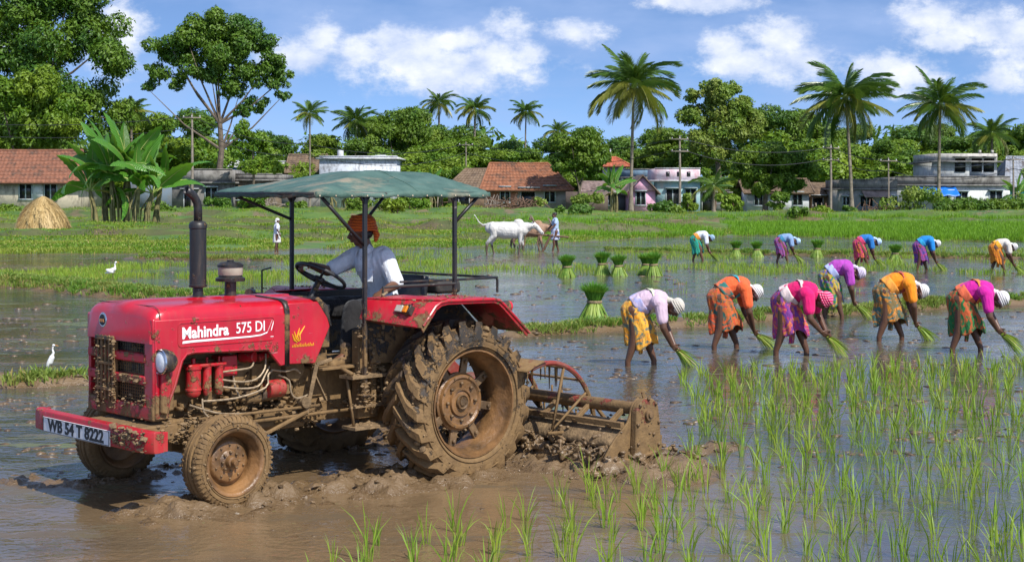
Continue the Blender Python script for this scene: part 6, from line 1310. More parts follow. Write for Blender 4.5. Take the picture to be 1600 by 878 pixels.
H_, w, d, h = house('long_house', 916, 986, 158, 300, 'low grey blue house with a rusty sheet roof behind the banana plant', plaster('blue grey wall', (.30, .34, .38), (.12, .12, .12), .6), 6, windows=[(930, .5, .9, 1.7), (957, .4, .7, 1.9)]); tiled_roof(H_, w, d, h, 1.0, .5, m=tilemat('rusty sheet', (.20, .15, .13), (.30, .22, .2)))
H_, w, d, h = house('roof_room', 944, 978, 178, 258, 'white upper room with a red hipped roof above the trees', M_lime, 4, zb=1.5); tiled_roof(H_, w, d, h, .9, .6, 1.6, 1.6, m=tilemat('bright clay roof', (.42, .10, .05), (.5, .16, .08)))
b = MB(); b.tube([(-.4, 0, h+.8), (-.4, 0, h+1.9)], .09, 6); b.build('finial', M_lime, H_)
H_, w, d, h = house('gabled_house', 984, 1024, 152, 298, 'small pink house with its gable end towards the fields', plaster('pink wall', (.66, .36, .52), (.40, .26, .34), .35), 7, windows=[(1001, .42, .9, 2.1)])
b = MB(); b.add([(-w/2, -d/2, h), (w/2, -d/2, h), (0, -d/2, h+1.35)], [(0, 1, 2)]); b.build('gable', bpy.data.materials['pink wall'], H_, solid=.2)
b = MB(); vs = []
for sx in (-1, 1): b.bar((sx*(w/4+.15), -d/2-.5, h+.62), (sx*(w/4+.15), d/2, h+.62), .001)
b = MB()
for sx in (-1, 1): b.prism([(sx*(w/2+.5), h-.42), (0, h+1.45), (0, h+1.60), (sx*(w/2+.5), h-.27)], -d/2-.55, d/2+.3)
b.build('roof', tilemat('grey tile roof', (.14, .10, .09), (.24, .17, .14)), H_, smooth=False, weld=False)
H_, w, d, h = house('blue_house', 1024, 1094, 155, 284, 'turquoise house with a white and pink parapet beside the utility pole', plaster('turquoise wall', (.30, .50, .54), (.55, .52, .46), .5, split=(pxw(1032, 155), (.14, .30, .36))), 9, windows=[(1051, .62, .9, 2.4), (1079, .5, .9, 2.4)]); flat_roof(H_, w, d, h, 1.15, .5, M_lime, plaster('white pink parapet', (.66, .58, .64), (.5, .16, .22), .55))  # darker split colour paints shade on the left end of the wall
b = MB()
for x in (-1.0, .1, 1.1): b.b6(x-.18, x+.18, -d/2-.03, -d/2+.02, h+.5, h+1.0)
b.build('parapet_opening', M_win, H_)
H_, w, d, h = house('blue_house', 975, 1023, 166, 279, 'shaded slate blue upper storey left of the turquoise house', plaster('shade darkened blue wall', (.12, .20, .28), (.07, .09, .11), .5), 8); flat_roof(H_, w, d, h, .8, .3, M_conc, bpy.data.materials['shade darkened blue wall'])  # shade is put into the dark blue of this wall
H_, w, d, h = house('small_shed', 1094, 1140, 160, 302, 'small dim shed behind the short palm right of the turquoise house', plaster('shed wall', (.22, .24, .26)), 5, doors=[(1105, .5, .1, 2)]); flat_roof(H_, w, d, h, .1, .3)
H_, w, d, h = house('white_cottage', 1168, 1264, 158, 300, 'white cottage with a blue shutter under the big dark tree', plaster('white cottage wall', (.55, .58, .62), (.24, .2, .18), .45), 6, windows=[(1246, .45, .8, 2.0), (1185, .4, .8, 1.9)]); tiled_roof(H_, w, d, h, 1.3, .5, m=M_thatch)
H_, w, d, h = house('hut', 1268, 1312, 160, 305, 'open brown hut with a sagging tiled roof right of the white cottage', plaster('tan wall', (.36, .22, .12)), 5, doors=[(1278, .5, .1, 1.7)]); tiled_roof(H_, w, d, h, 1.2, .5, m=M_thatch)
H_, w, d, h = house('grey_house', 1312, 1402, 154, 297, 'low grey house with a corrugated porch behind the second tall palm', plaster('grey lime wall', (.36, .36, .36), (.14, .12, .10), .55), 7, windows=[(1322, .3, .9, 1.6), (1354, .6, .7, 1.7), (1397, .3, .8, 1.6)], doors=[(1382, .42, .1, 1.7)]); flat_roof(H_, w, d, h, .85, .25, M_conc)
b = MB(); b.prism([(-d/2-1.6, h-.75), (-d/2-1.6, h-.68), (-d/2+.0, h-.02), (-d/2+.0, h-.10)], pxw(1346, 154)-pxw(1357, 154), pxw(1388, 154)-pxw(1357, 154), 'yz'); b.build('porch_roof', tilemat('rusty iron', (.22, .15, .12), (.34, .25, .2)), H_, smooth=False)
H_, w, d, h = house('two_storey_house', 1400, 1578, 160, 291, 'large grey two storey concrete house behind the third tall palm', plaster('pale grey wall', (.56, .58, .57), (.20, .20, .19), .5), 10, windows=[(1502, .62, .9, 2.1), (1556, .62, .9, 2.2)], doors=[(1474, .5, .1, 2.2)]); flat_roof(H_, w, d, h, .8, .3, M_conc)
cx = (pxw(1400, 160)+pxw(1578, 160))/2; ux0, ux1, um = pxw(1464, 160)-cx, pxw(1562, 160)-cx, pxw(1519, 160)-cx; z1 = CAMH+(300-254)/FPX*160-H_.location.z
b = MB(); b.b6(ux0, ux1, -d/2+.9, d/2-.5, h+.165, z1); uw = b.build('upper_wall', bpy.data.materials['pale grey wall'], H_)
b = MB(); b.b6(um, ux1, -d/2+.895, -d/2+.86, h+.9, z1); b.build('lit_face_paint', M_lime, uw)  # paler sheet on the right part paints in the sunlit face of the storey
b = MB(); b.b6(ux0-.4, ux1+.5, -d/2+.3, d/2-.2, z1, z1+.18); b.build('upper_roof', M_conc, H_)
b = MB(); b.b6(ux0, ux1, -d/2+.8, -d/2+.95, z1+.183, z1+.95); b.b6(ux1-.15, ux1, -d/2+.953, d/2-.5, z1+.183, z1+.95); b.b6(ux0, ux0+.15, -d/2+.953, d/2-.5, z1+.183, z1+.95)
for x in (ux1-1.8, ux1-.5): b.b6(x-.12, x+.12, -d/2+.78, -d/2+.97, z1+.953, z1+1.3)
b.build('upper_parapet', plaster('pale parapet', (.50, .48, .44), (.15, .13, .12), .6), H_)
for px in (1504, 1530, 1549):
    x = pxw(px, 160)-cx; b = MB(); b.b6(x-.55, x+.55, -d/2+.80, -d/2+.92, h+.9+.6, h+.9+2.0); wd = b.build('window', M_win, H_); b = MB(); b.b6(x-.8, x+.8, -d/2+.4, -d/2+.79, h+.9+2.12, h+.9+2.22); b.build('window_shade', M_conc, wd)
b = MB(); b.grid(lambda a, c: (pxw(1430, 160)-cx+(pxw(1492, 160)-pxw(1430, 160))*a, -d/2-2.0+2.0*c, h-1.0+.95*c+.06*math.sin(a*20)), 20, 5); b.build('tarpaulin', mat('blue tarpaulin', (.01, .16, .62), rough=.4, var=.2, bump=.01), H_, solid=.03)
H_, w, d, h = house('teal_house', 1576, 1640, 166, 288, 'turquoise house with a grey roof cut off at the right edge', plaster('teal wall', (.08, .48, .46), (.05, .3, .3), .4), 7, windows=[(1588, .4, 1, 2)]); tiled_roof(H_, w, d, h, 3.0, .6, 1.5, m=tilemat('grey sheet roof', (.20, .22, .25), (.30, .32, .36)))
H_, w, d, h = house('blue_house', 330, 372, 185, 262, 'bright blue walled house glimpsed between the trunks above the grey house', plaster('bright blue wall', (.05, .28, .60), (.03, .15, .35), .3), 4); flat_roof(H_, w, d, h, .6, .3, M_lime)

# low boundary walls and fences
def wall_thing(name, px0, px1, Y, hgt, m, label, cat='wall'):
    x0, x1 = pxw(px0, Y), pxw(px1, Y); z = GZ((x0+x1)/2, Y)-.1; b = MB(); b.b6(x0, x1, Y, Y+.25, z, z+hgt); o = b.build(name, m); tag(o, label, cat)
wall_thing('compound_wall', 196, 268, 143, 3.0, plaster('blue grey wall paint', (.13, .17, .21)), 'blue grey compound wall behind the banana clump')
wall_thing('compound_wall', 440, 500, 150, 2.3, M_conc, 'dark compound wall under the front half of the canopy')
wall_thing('compound_wall', 884, 950, 146, 1.9, plaster('dark brick wall', (.12, .085, .07)), 'dark brick wall between the orange house and the banana plant')
wall_thing('compound_wall', 1500, 1506, 150, .6, M_conc, 'stub of concrete wall by the hedge')
def bamboo_fence(px0, px1, Y, hgt, label):
    F_ = thing('picket_fence', label, 'fence', (pxw(px0, Y), Y, GZ(pxw(px0, Y), Y)-.05)); L_ = pxw(px1, Y)-pxw(px0, Y); n = int(L_/.45)
    for k in range(n):
        b = MB(); x = L_*k/n; b.bar((x, random.gauss(0, .05), 0), (x+random.gauss(0, .08), 0, hgt*random.uniform(.8, 1.1)), .09); b.build('picket', M_pole if k % 3 else MW, F_)
    b = MB(); b.bar((0, .03, hgt*.55), (L_, .03, hgt*.6), .06); b.build('rail', MW, F_)
bamboo_fence(640, 700, 140, 1.5, 'rough brown picket fence left of the mud house'); bamboo_fence(1118, 1156, 142, 1.5, 'rough wooden fence right of the short palm'); bamboo_fence(1268, 1300, 148, 1.1, 'low orange brown fence before the hut')
# ---- haystack
n_ = NT('straw'); co = n_.coord('Object', (1, 1, .25)); n_.set(n_.b.inputs['Base Color'], n_.mix(n_.rng(n_.noise(14, 5, co), .35, .65), (.20, .12, .045), (.52, .36, .15))); n_.b.inputs['Roughness'].default_value = .9; n_.bump(n_.noise(25, 4, co), .06)
X, Y = pxw(67, 82), 82; z = GZ(X, Y)
HS = thing('haystack', 'rounded straw haystack on the green bank at the left', 'haystack', (X, Y, z-.05)); HS.scale = (.97, .97, 1.15); b = MB()
def hs(a, t):
    th = a*6.283; prof = [(1.45, 0), (1.42, .25), (1.28, .65), (1.05, 1.05), (.75, 1.38), (.40, 1.62), (.08, 1.80)]; k = t*6; i = min(int(k), 5); f = k-i; r_ = prof[i][0]*(1-f)+prof[i+1][0]*f; zz = prof[i][1]*(1-f)+prof[i+1][1]*f
    r_ *= 1+.06*math.sin(5*th+zz*2)+.05*math.sin(11*th+zz*5)+.03*math.sin(23*th+zz); return (r_*math.cos(th), r_*math.sin(th), zz)
b.grid(hs, 96, 22, closeu=True); b.build('straw_core', n_.m, HS)
r_ = np.random.default_rng(5); n = 5200; vs = []; fs = []
for k in range(n):
    a, t = r_.random(), r_.random()**.9; p = Vector(hs(a, t)); o = Vector((math.cos(a*6.283), math.sin(a*6.283), 0)); q = Vector(hs(a+r_.normal(0, .012), max(0, t-.16)))+o*r_.uniform(.0, .12); s_ = Vector((-o.y, o.x, 0))*.014; b0 = len(vs); vs += [p-s_, p+s_, q+s_, q-s_]; fs.append((b0, b0+1, b0+2, b0+3))
o = link('loose_straw', np_mesh('loose_straw', np.array([v[:] for v in vs]), fs), leafmat('loose straw', (.34, .22, .08), (.60, .44, .20), trans=.1), HS); o['kind'] = 'stuff'

# ---- foliage
def leaf_cloud(n, clumps, size, seed, droop=.3, flat=.6):
    """n leaf blades set through the shells of many clumps; clumps: (x,y,z,r)"""
    r = np.random.default_rng(seed); cl = np.array(clumps); cl[:, 3] *= r.uniform(.75, 1.15, len(cl)); w = cl[:, 3]**2; i = r.choice(len(cl), n, p=w/w.sum()); d = r.normal(size=(n, 3)); d /= np.linalg.norm(d, axis=1)[:, None]
    rad = cl[i, 3]*(1-.42*r.random(n)**1.6); lump = 1+.34*vnoise(d[:, 0]*2.6+i*3.1, d[:, 1]*2.6, d[:, 2]*2.6, seed)+.18*vnoise(d[:, 0]*7+i*3.1, d[:, 1]*7, d[:, 2]*7, seed+1); C_ = cl[i, :3]+d*(rad*lump)[:, None]*np.array([1, 1, flat+.15])
    nr = d+r.normal(0, .55, (n, 3))+np.array([0, 0, .45]); nr /= np.linalg.norm(nr, axis=1)[:, None]
    t = r.normal(size=(n, 3)); t -= nr*(t*nr).sum(1)[:, None]; t /= np.linalg.norm(t, axis=1)[:, None]; t[:, 2] -= droop; b_ = np.cross(nr, t); s = size*r.uniform(.55, 1.25, n)
    V = np.stack([C_-t*(s*.5)[:, None], C_-b_*(s*.26)[:, None]+nr*(s*.06)[:, None], C_+t*(s*.55)[:, None], C_+b_*(s*.26)[:, None]+nr*(s*.06)[:, None]], 1).reshape(-1, 3)
    return V, np.arange(n*4).reshape(n, 4)
def limbs(b, base, top, r0, ends, seed=0):
    rn = random.Random(seed); base, top = Vector(base), Vector(top); L_ = (top-base).length
    pts = [base.lerp(top, t)+Vector((rn.gauss(0, .012)*L_*(t > 0), rn.gauss(0, .012)*L_*(t > 0), 0)) for t in (0, .15, .4, .7, 1)]; b.tube([pts[0]-Vector((0, 0, .2))]+pts, [r0*1.5, r0*1.25, r0, r0*.85, r0*.72, r0*.6], 9)
    for e in ends:
        s = pts[rn.choice([3, 4, 4])]; e = Vector(e); m = s.lerp(e, .5)+Vector((0, 0, -.06*(e-s).length)); b.tube([s, m, e], [r0*.36, r0*.20, r0*.06], 6)
M_leafA = leafmat('dark broad leaves', (.025, .085, .008), (.070, .165, .012), (.125, .215, .016), trans=.22, scale=.22)
M_leafB = leafmat('bright green leaves', (.060, .150, .008), (.145, .265, .016), (.21, .30, .022), trans=.3, scale=.25)
M_leafC = leafmat('mid green leaves', (.038, .108, .008), (.100, .200, .013), (.16, .24, .018), trans=.25, scale=.2)
M_leafD = leafmat('yellow green leaves', (.09, .18, .015), (.20, .30, .035), (.27, .31, .06), trans=.3, scale=.3)
def tree_mesh(seed, H_, R_, n, size, th=.35, nc=22, flat=.8, low=.0):
    rn = random.Random(seed); cl = []
    for k in range(nc):
        a = rn.uniform(0, 6.28); v = rn.uniform(-1, 1); q = rn.random()**.5; rr_ = R_*q*math.sqrt(max(0, 1-v*v*.8)); cl.append((math.cos(a)*rr_, math.sin(a)*rr_, H_*(th+(1-th)*(.5+.5*v))-R_*.12, R_*rn.uniform(.20, .42)))
    V, F = leaf_cloud(n, cl, size, seed); return cl, V, F
def tree(px, Y, H_, R_, m, label, seed, n=6000, size=.5, th=.35, nc=22, tr=.28, name='broadleaf_tree', group=None, src=None, dz=0, stretch=1):
    X = pxw(px, Y); z = GZ(X, Y)-.1+dz
    if src is not None:
        o = dup(src); o.location = (X, Y, z); o.rotation_euler = (0, 0, seed*1.7); o['label'] = label; sc_ = H_/src['h']; o.scale = (sc_*stretch, sc_*stretch, sc_); return o
    T_ = thing(name, label, 'tree', (X, Y, z), 0, group); cl, V, F = tree_mesh(seed, H_, R_, n, size, th, nc); o = link('crown', np_mesh('crown', V, F), m, T_, smooth=False)
    b = MB(); limbs(b, (0, 0, 0), (0, 0, H_*(th+.15)), tr, [c[:3] for c in cl[:8]], seed); b.build('trunk', M_bark, T_); T_['h'] = H_; return T_
# big trees at the left, built for themselves
def custom_tree(px, Y, label, trunk_top, r0, clumps, n, size, m, seed, name='broadleaf_tree', forks=None):
    """clumps given as (px, py, radius m, depth offset) of the crown masses seen in the photograph, turned into metres"""
    X = pxw(px, Y); z = GZ(X, Y)-.1; T_ = thing(name, label, 'tree', (X, Y, z)); rn = random.Random(seed); cl = []
    for cx_, cy_, r_, dy in clumps:
        cx2, cz = pxw(cx_, Y)-X, CAMH+(300-cy_)/FPX*Y-z
        for k in range(9):
            d = Vector((rn.gauss(0, 1), rn.gauss(0, 1), rn.gauss(0, 1))).normalized()*r_*rn.uniform(.35, .9); cl.append((cx2+d.x, dy+d.y, cz+d.z*.8, r_*rn.uniform(.30, .5)))
    V, F = leaf_cloud(n, cl, size, seed, flat=.7); link('crown', np_mesh('crown', V, F), m, T_, smooth=False)
    b = MB(); tt = Vector((trunk_top[0], 0, trunk_top[1])); limbs(b, (0, 0, 0), tt, r0, [c[:3] for c in cl[4::13]], seed); b.build('trunk', M_bark, T_); return T_
custom_tree(60, 168, 'huge dark broadleaf tree filling the upper left corner behind the tiled house', (0, 13), .6, [(20, 20, 5, 0), (90, 10, 4.6, 1), (145, 30, 4.2, 0), (165, 90, 3.8, -1), (110, 80, 4.4, -2), (40, 90, 4.5, -1), (-10, 60, 4.5, 0), (60, 150, 4.6, -2), (140, 150, 3.9, 0), (175, 180, 2.8, 0), (20, 190, 4.2, -2), (100, 205, 4.0, -2), (-40, 140, 5, 0), (165, 225, 2.6, 0), (120, -30, 4.5, 0), (30, -40, 5, 0)], 85000, .42, M_leafA, 1)
custom_tree(20, 150, 'bright green leafy tree in front of the huge dark one, above the tiled roof', (0, 7), .35, [(40, 120, 2.7, 0), (80, 150, 2.6, 0), (20, 170, 2.8, 0), (95, 190, 2.4, 0), (60, 205, 2.6, 0), (0, 215, 2.6, 0), (110, 165, 1.6, 0), (-20, 140, 2.8, 0)], 34000, .37, M_leafB, 2)
custom_tree(342, 160, 'tall umbrella shaped tree with bare forked limbs left of the canopy', (.1, 9), .42, [(300, 50, 2.6, 0), (350, 42, 2.8, 0), (400, 62, 2.6, 0), (425, 95, 2.0, 0), (260, 75, 2.0, 0), (245, 115, 1.5, 0), (290, 100, 2.1, 0), (345, 85, 2.6, 0), (395, 115, 2.2, 0), (430, 130, 1.3, 0), (365, 130, 1.9, 0), (400, 160, 1.3, 0), (235, 130, 1.0, 0), (320, 45, 2.2, 0), (375, 170, 1.2, 0), (275, 130, 1.3, 0), (325, 110, 1.9, 0), (370, 60, 2.6, 0), (310, 75, 2.4, 0), (445, 115, 1.2, 0), (440, 150, .9, 0)], 52000, .33, M_leafA, 3)
custom_tree(395, 146, 'slender leafy tree standing beside the grey concrete house', (0, 6), .16, [(385, 205, 1.3, 0), (400, 225, 1.3, 0), (420, 240, 1.1, 0), (375, 235, 1.0, 0), (395, 262, 1.0, 0), (430, 262, .8, 0)], 6500, .30, M_leafB, 4)
custom_tree(905, 146, 'round dark tree between the orange house and the banana plant', (0, 2.6), .22, [(890, 225, 1.7, 0), (915, 220, 1.8, 0), (905, 250, 1.9, 0), (935, 245, 1.3, 0), (880, 250, 1.4, 0), (918, 272, 1.1, 0)], 16000, .30, M_leafC, 5)
custom_tree(1122, 175, 'tall pale green airy tree rising behind the turquoise house', (0, 9), .35, [(1120, 150, 2.4, 0), (1150, 165, 2.2, 0), (1095, 180, 2.4, 0), (1130, 195, 3.0, 0), (1165, 210, 2.4, 0), (1090, 215, 2.2, 0), (1120, 235, 2.6, 0), (1172, 180, 1.4, 0), (1140, 140, 1.3, 0), (1085, 150, 1.1, 0)], 32000, .36, M_leafD, 6)
custom_tree(1196, 150, 'spreading dark green tree over the white cottage', (0, 3.0), .30, [(1175, 255, 2.2, 0), (1205, 245, 2.4, 0), (1235, 255, 2.2, 0), (1260, 268, 1.4, 0), (1160, 275, 1.6, 0), (1215, 275, 2.0, 0), (1190, 285, 1.4, -1), (1245, 290, 1.0, 0), (1225, 300, .9, -1)], 30000, .30, M_leafC, 7)
# tree line: a few kinds, copied with their own sizes and turns
src = [tree(620, 185, 11.5, 4.6, M_leafC, 'dense rounded tree left of centre behind the white block house', 11, 20000, .36, .18, 26),
       tree(1225, 190, 12.5, 4.4, M_leafA, 'dark green tree right of the pale green airy tree', 12, 20000, .36, .15, 24),
       tree(240, 178, 12, 3.6, M_leafB, 'bright green tree between the corner tree and the umbrella tree', 13, 16000, .35, .2, 20),
       tree(1300, 186, 9.0, 4.6, M_leafB, 'bright leafy tree behind the second tall palm', 14, 18000, .37, .05, 24)]
G_ = 'trees of the wood behind the village'
for s_ in src: s_['group'] = G_
place_words = {0: 'dense mid green', 1: 'dark green', 2: 'bright green narrow', 3: 'low bushy bright green'}
TL = [(205, 190, 11.5, 1), (275, 176, 8.5, 3), (300, 195, 11, 1), (430, 188, 9.5, 1), (455, 176, 7.5, 3), (520, 192, 9.0, 0), (540, 180, 7.0, 3), (575, 186, 8.5, 1), (600, 200, 12.5, 1), (655, 190, 12.0, 0), (640, 172, 8.0, 3), (690, 182, 9.5, 2), (705, 196, 10.5, 1), (735, 186, 8.5, 0), (770, 182, 8.0, 2), (795, 196, 8.5, 1), (840, 185, 7.2, 0), (865, 196, 9.0, 1), (905, 190, 10.0, 0), (945, 186, 8.0, 2), (965, 200, 9.5, 1), (1010, 188, 7.6, 0), (1035, 196, 9.0, 1), (1070, 184, 8.5, 0), (1180, 196, 11.0, 1), (1245, 178, 9.2, 3), (1270, 196, 11.0, 0), (1330, 200, 9.8, 1), (1345, 180, 7.6, 3), (1375, 190, 8.6, 2), (1400, 178, 7.2, 0), (1415, 200, 9.6, 1), (1445, 184, 7.8, 3), (1470, 200, 9.6, 0), (1510, 196, 8.6, 1), (1545, 190, 8.5, 0), (1580, 180, 7.0, 2), (1600, 196, 9.5, 1), (1660, 186, 8, 0), (1130, 166, 5.0, 3), (705, 168, 5.5, 2), (480, 172, 5.5, 2), (-40, 185, 14, 0), (150, 172, 8.5, 3), (1620, 170, 6, 3), (-160, 180, 11, 1), (-300, 190, 11, 0), (-460, 185, 10, 3), (-640, 190, 12, 1), (1760, 190, 9, 0), (1900, 185, 10, 3), (2080, 190, 11, 1)]
for i, (px, Y, hh, k) in enumerate(TL):
    near_ = min([(abs(px-q), n_) for q, n_ in ((200, 'the banana clump'), (340, 'the umbrella tree'), (482, 'the palm beside the canopy'), (560, 'the white block house'), (620, 'the canopy'), (740, 'the left of the two midfield palms'), (820, 'the slim midfield palm'), (905, 'the round dark tree'), (985, 'the first tall palm'), (1062, 'the utility pole'), (1122, 'the pale airy tree'), (1210, 'the white cottage'), (1325, 'the second tall palm'), (1468, 'the third tall palm'), (1550, 'the far right palm'))])
    side_ = 'left of' if px < [q for q, n_ in ((200, 'the banana clump'), (340, 'the umbrella tree'), (482, 'the palm beside the canopy'), (560, 'the white block house'), (620, 'the canopy'), (740, 'the left of the two midfield palms'), (820, 'the slim midfield palm'), (905, 'the round dark tree'), (985, 'the first tall palm'), (1062, 'the utility pole'), (1122, 'the pale airy tree'), (1210, 'the white cottage'), (1325, 'the second tall palm'), (1468, 'the third tall palm'), (1550, 'the far right palm')) if n_ == near_[1]][0] else 'right of'
    hh *= 1.0 if 420 < px < 970 else 1.14; outside = px < -100 or px > 1700
    if outside: near_ = (0, 'the first house' if px < 0 else 'the teal house'); k_ = 0; side_ = f'about {abs(px-(0 if px < 0 else 1600))//14} metres beyond'
    tree(px, Y, hh, 0, None, f'{"small" if hh < 7.6 else "medium" if hh < 10.6 else "tall"} {place_words[k]} {"far" if Y > 188 else "near"} tree {side_} {near_[1]}' , i+1, src=src[k], dz=-.4, stretch=1.15+.15*((i*5) % 3))
# far wood closing every gap
cl = []; rn = random.Random(9)
for k in range(520): Y = rn.uniform(205, 235); px = -1800+k*(5200/520); X = pxw(px, Y); cl.append((X, Y, rn.uniform(1.0, 9.0), rn.uniform(2.2, 3.8)))
V, F = leaf_cloud(110000, cl, .95, 77); stuff('far_wood', V, F, M_leafA, 'distant dark wood closing the view behind the village trees', 'wood')

# ---- palms
def frond_mesh(seed, L_=3.6, droop=1.0, nl=58):
    r = np.random.default_rng(seed); vs = []; fs = []; N_ = 16; sp_ = []
    for i in range(N_+1):
        t = i/N_; sp_.append(np.array([L_*(t-.16*droop*t**3), 0, L_*(.10*t-.48*droop*t**2.2)]))
    sp_ = np.array(sp_)
    def at(t): k = t*N_; i = min(int(k), N_-1); f = k-i; return sp_[i]*(1-f)+sp_[i+1]*f
    for i in range(N_):
        for s in (0,):
            w = .045*(1-i/N_)+.01; b0 = len(vs); p, q = sp_[i], sp_[i+1]; vs += [p+[0, -w, 0], p+[0, w, 0], q+[0, w*.8, 0], q+[0, -w*.8, 0]]; fs.append((b0, b0+1, b0+2, b0+3))
    for k in range(nl):
        t = .12+.88*(k/(nl-1)); p = at(t); ll = L_*.27*math.sin(math.pi*min(1, (t*.82+.14)))**.6+.12; 
        for s in (-1, 1):
            l2 = ll*r.uniform(.8, 1.1); dirv = np.array([.55+.35*t, s*(.80-.35*t), -.28-.25*r.random()*droop]); dirv /= np.linalg.norm(dirv); tip = p+dirv*l2+np.array([0, 0, -.30*l2*droop]); mid = p+dirv*l2*.5; w = np.array([.030, 0, .010]); b0 = len(vs)
            vs += [p-w*.6, p+w*.6, mid+w, mid-w]; fs.append((b0, b0+1, b0+2, b0+3)); b0 = len(vs); vs += [mid-w, mid+w, tip+w*.15, tip-w*.15]; fs.append((b0, b0+1, b0+2, b0+3))
    return np.array(vs), np.array(fs)
FR = [np_mesh('frond', *frond_mesh(300+k, 1.0*3.6, .55+.3*(k % 4), 62)) for k in range(8)]
M_frond = leafmat('palm fronds', (.035, .105, .015), (.085, .175, .025), (.12, .20, .03), rough=.35, trans=.2, scale=.5, spec=.6); M_frondy = leafmat('ageing palm fronds', (.16, .20, .03), (.32, .30, .06), (.20, .22, .05), rough=.4, trans=.2, scale=.5)
M_nut = mat('green coconuts', (.10, .16, .03), rough=.5)
def palm(px, Y, py_base, py_crown, s, label, seed, lean=0, nf=30, trunk_r=.17, yellow=.2, group='coconut palms', name='coconut_palm'):
    X = pxw(px, Y); z = GZ(X, Y)-.1; zc = CAMH+(300-py_crown)/FPX*Y-z; T_ = thing(name, label, 'palm', (X, Y, z), 0, group); rn = random.Random(seed)
    pts = []; 
    for k in range(13): t = k/12; pts.append((lean*(t**1.6), .0+.1*math.sin(t*3), zc*t))
    b = MB(); b.tube(pts, [trunk_r*(1.75 if k == 0 else 1.35 if k == 1 else 1.08-.035*k) for k in range(13)], 10); b.build('trunk', M_ptrunk, T_)
    for i in range(nf):
        f = i/nf; el = 78-118*f**.85+rn.gauss(0, 5); az = i*137.5+rn.gauss(0, 9); mesh = FR[min(7, int(f*4)*2+rn.randrange(2))] if False else FR[rn.randrange(8)]
        o = bpy.data.objects.new('frond', mesh); COL.objects.link(o); o.parent = T_
        o.location = (pts[-1][0], 0, zc-.05); o.rotation_euler = Euler((rn.gauss(0, .25), -R(el), R(az)), 'XYZ'); sc_ = s*rn.uniform(.88, 1.08)*(.75 if f < .1 else 1); o.scale = (sc_, sc_, sc_)
        if not mesh.materials: mesh.materials.append(M_frond)
        if rn.random() < yellow*(f > .45)*2:
            o.material_slots[0].link = 'OBJECT'; o.material_slots[0].material = M_frondy
    b = MB()
    for k in range(9): a = rn.uniform(0, 6.28); b.ell((pts[-1][0]+math.cos(a)*.28*s, math.sin(a)*.28*s, zc-.35*s+rn.gauss(0, .08)), .15*s)
    b.ell((pts[-1][0], 0, zc-.1), (.22*s, .22*s, .35*s)); b.build('coconuts', M_nut, T_); return T_
M_ptrunk = mat('ringed palm trunk', (.20, .17, .13), rough=.9, var=.4, scale=2.5, bump=.02, kind='World')
palm(986, 148, 333, 133, 1.28, 'first tall coconut palm, between the pink house and the tiled house', 1, lean=.3, nf=38, yellow=.35)
palm(1331, 145, 332, 152, 1.34, 'second tall coconut palm, in front of the low grey house', 2, lean=-.6, nf=38)
palm(1467, 147, 327, 162, 1.12, 'third tall coconut palm, at the left end of the two storey house', 3, lean=.15, nf=34)
palm(484, 142, 335, 176, .52, 'thin pale trunked palm with a small crown above the canopy', 4, nf=24, trunk_r=.10)
palm(556, 190, 330, 188, .86, 'palm with a bushy crown between the canopy and the pale trunked palm', 5, nf=26)
palm(686, 195, 330, 160, .70, 'palm crown showing above the dense trees left of the midfield palms', 6, nf=24)
palm(740, 186, 330, 170, .74, 'left midfield palm above the tiled roof', 7, lean=.2, nf=26)
palm(820, 190, 330, 174, .66, 'slim midfield palm standing clear of the trees', 8, lean=.15, nf=26, trunk_r=.12)
palm(872, 192, 330, 205, .62, 'short midfield palm right of the slim one', 9, nf=22)
palm(1550, 172, 325, 208, .86, 'palm behind the right end of the two storey house', 10, nf=28)
palm(205, 170, 330, 172, .7, 'palm crown half hidden behind the banana clump', 11, nf=22)
palm(1290, 200, 330, 205, .7, 'distant palm behind the second tall palm', 12, nf=20)
palm(1115, 142, 335, 290, .62, 'short young palm right of the turquoise house', 13, nf=16, trunk_r=.20, yellow=.1)
# ---- banana plants
def banana_leaf(seed, L_, Wd, droop):
    r = random.Random(seed); N_ = 16; vs = []; fs = []; mr = []
    ph = [r.random()*6 for _ in range(3)]
    for i in range(N_+1):
        t = i/N_; x = L_*(t-.22*droop*t**3); z = L_*(.35*t-.75*droop*t**2.1); s_ = max(0, (t-.16)/.84); w = Wd*(math.sin(math.pi*min(1, s_**.72)) if s_ > 0 else 0)**.7 if 0 < s_ < 1 else 0
        for sd_ in (-1, -.5, 0, .5, 1): q = w*(1+.10*math.sin(t*60+ph[0]+sd_)); vs.append((x, sd_*q, z-abs(sd_)*q*(.30-.5*(abs(sd_) < .1))+.02*math.sin(t*40+sd_*3)*abs(sd_)))
        mr.append((x, 0, z-.015))
    for i in range(N_):
        for k in range(4): b0 = i*5+k; fs.append((b0, b0+1, b0+6, b0+5))
    return vs, fs, mr
M_ban = leafmat('banana leaf', (.055, .165, .018), (.10, .24, .03), (.16, .29, .04), rough=.32, trans=.3, scale=1.2, spec=.6)
n_ = NT('torn banana leaf'); co = n_.coord(); wv = n_.N.new('ShaderNodeTexWave'); wv.inputs['Scale'].default_value = 5; wv.inputs['Distortion'].default_value = 1.5; n_.L.new(co, wv.inputs['Vector'])
n_.set(n_.b.inputs['Base Color'], n_.mix(wv.outputs['Fac'], (.05, .17, .014), (.11, .28, .03))); n_.b.inputs['Roughness'].default_value = .32; n_.bump(wv.outputs['Fac'], .02)
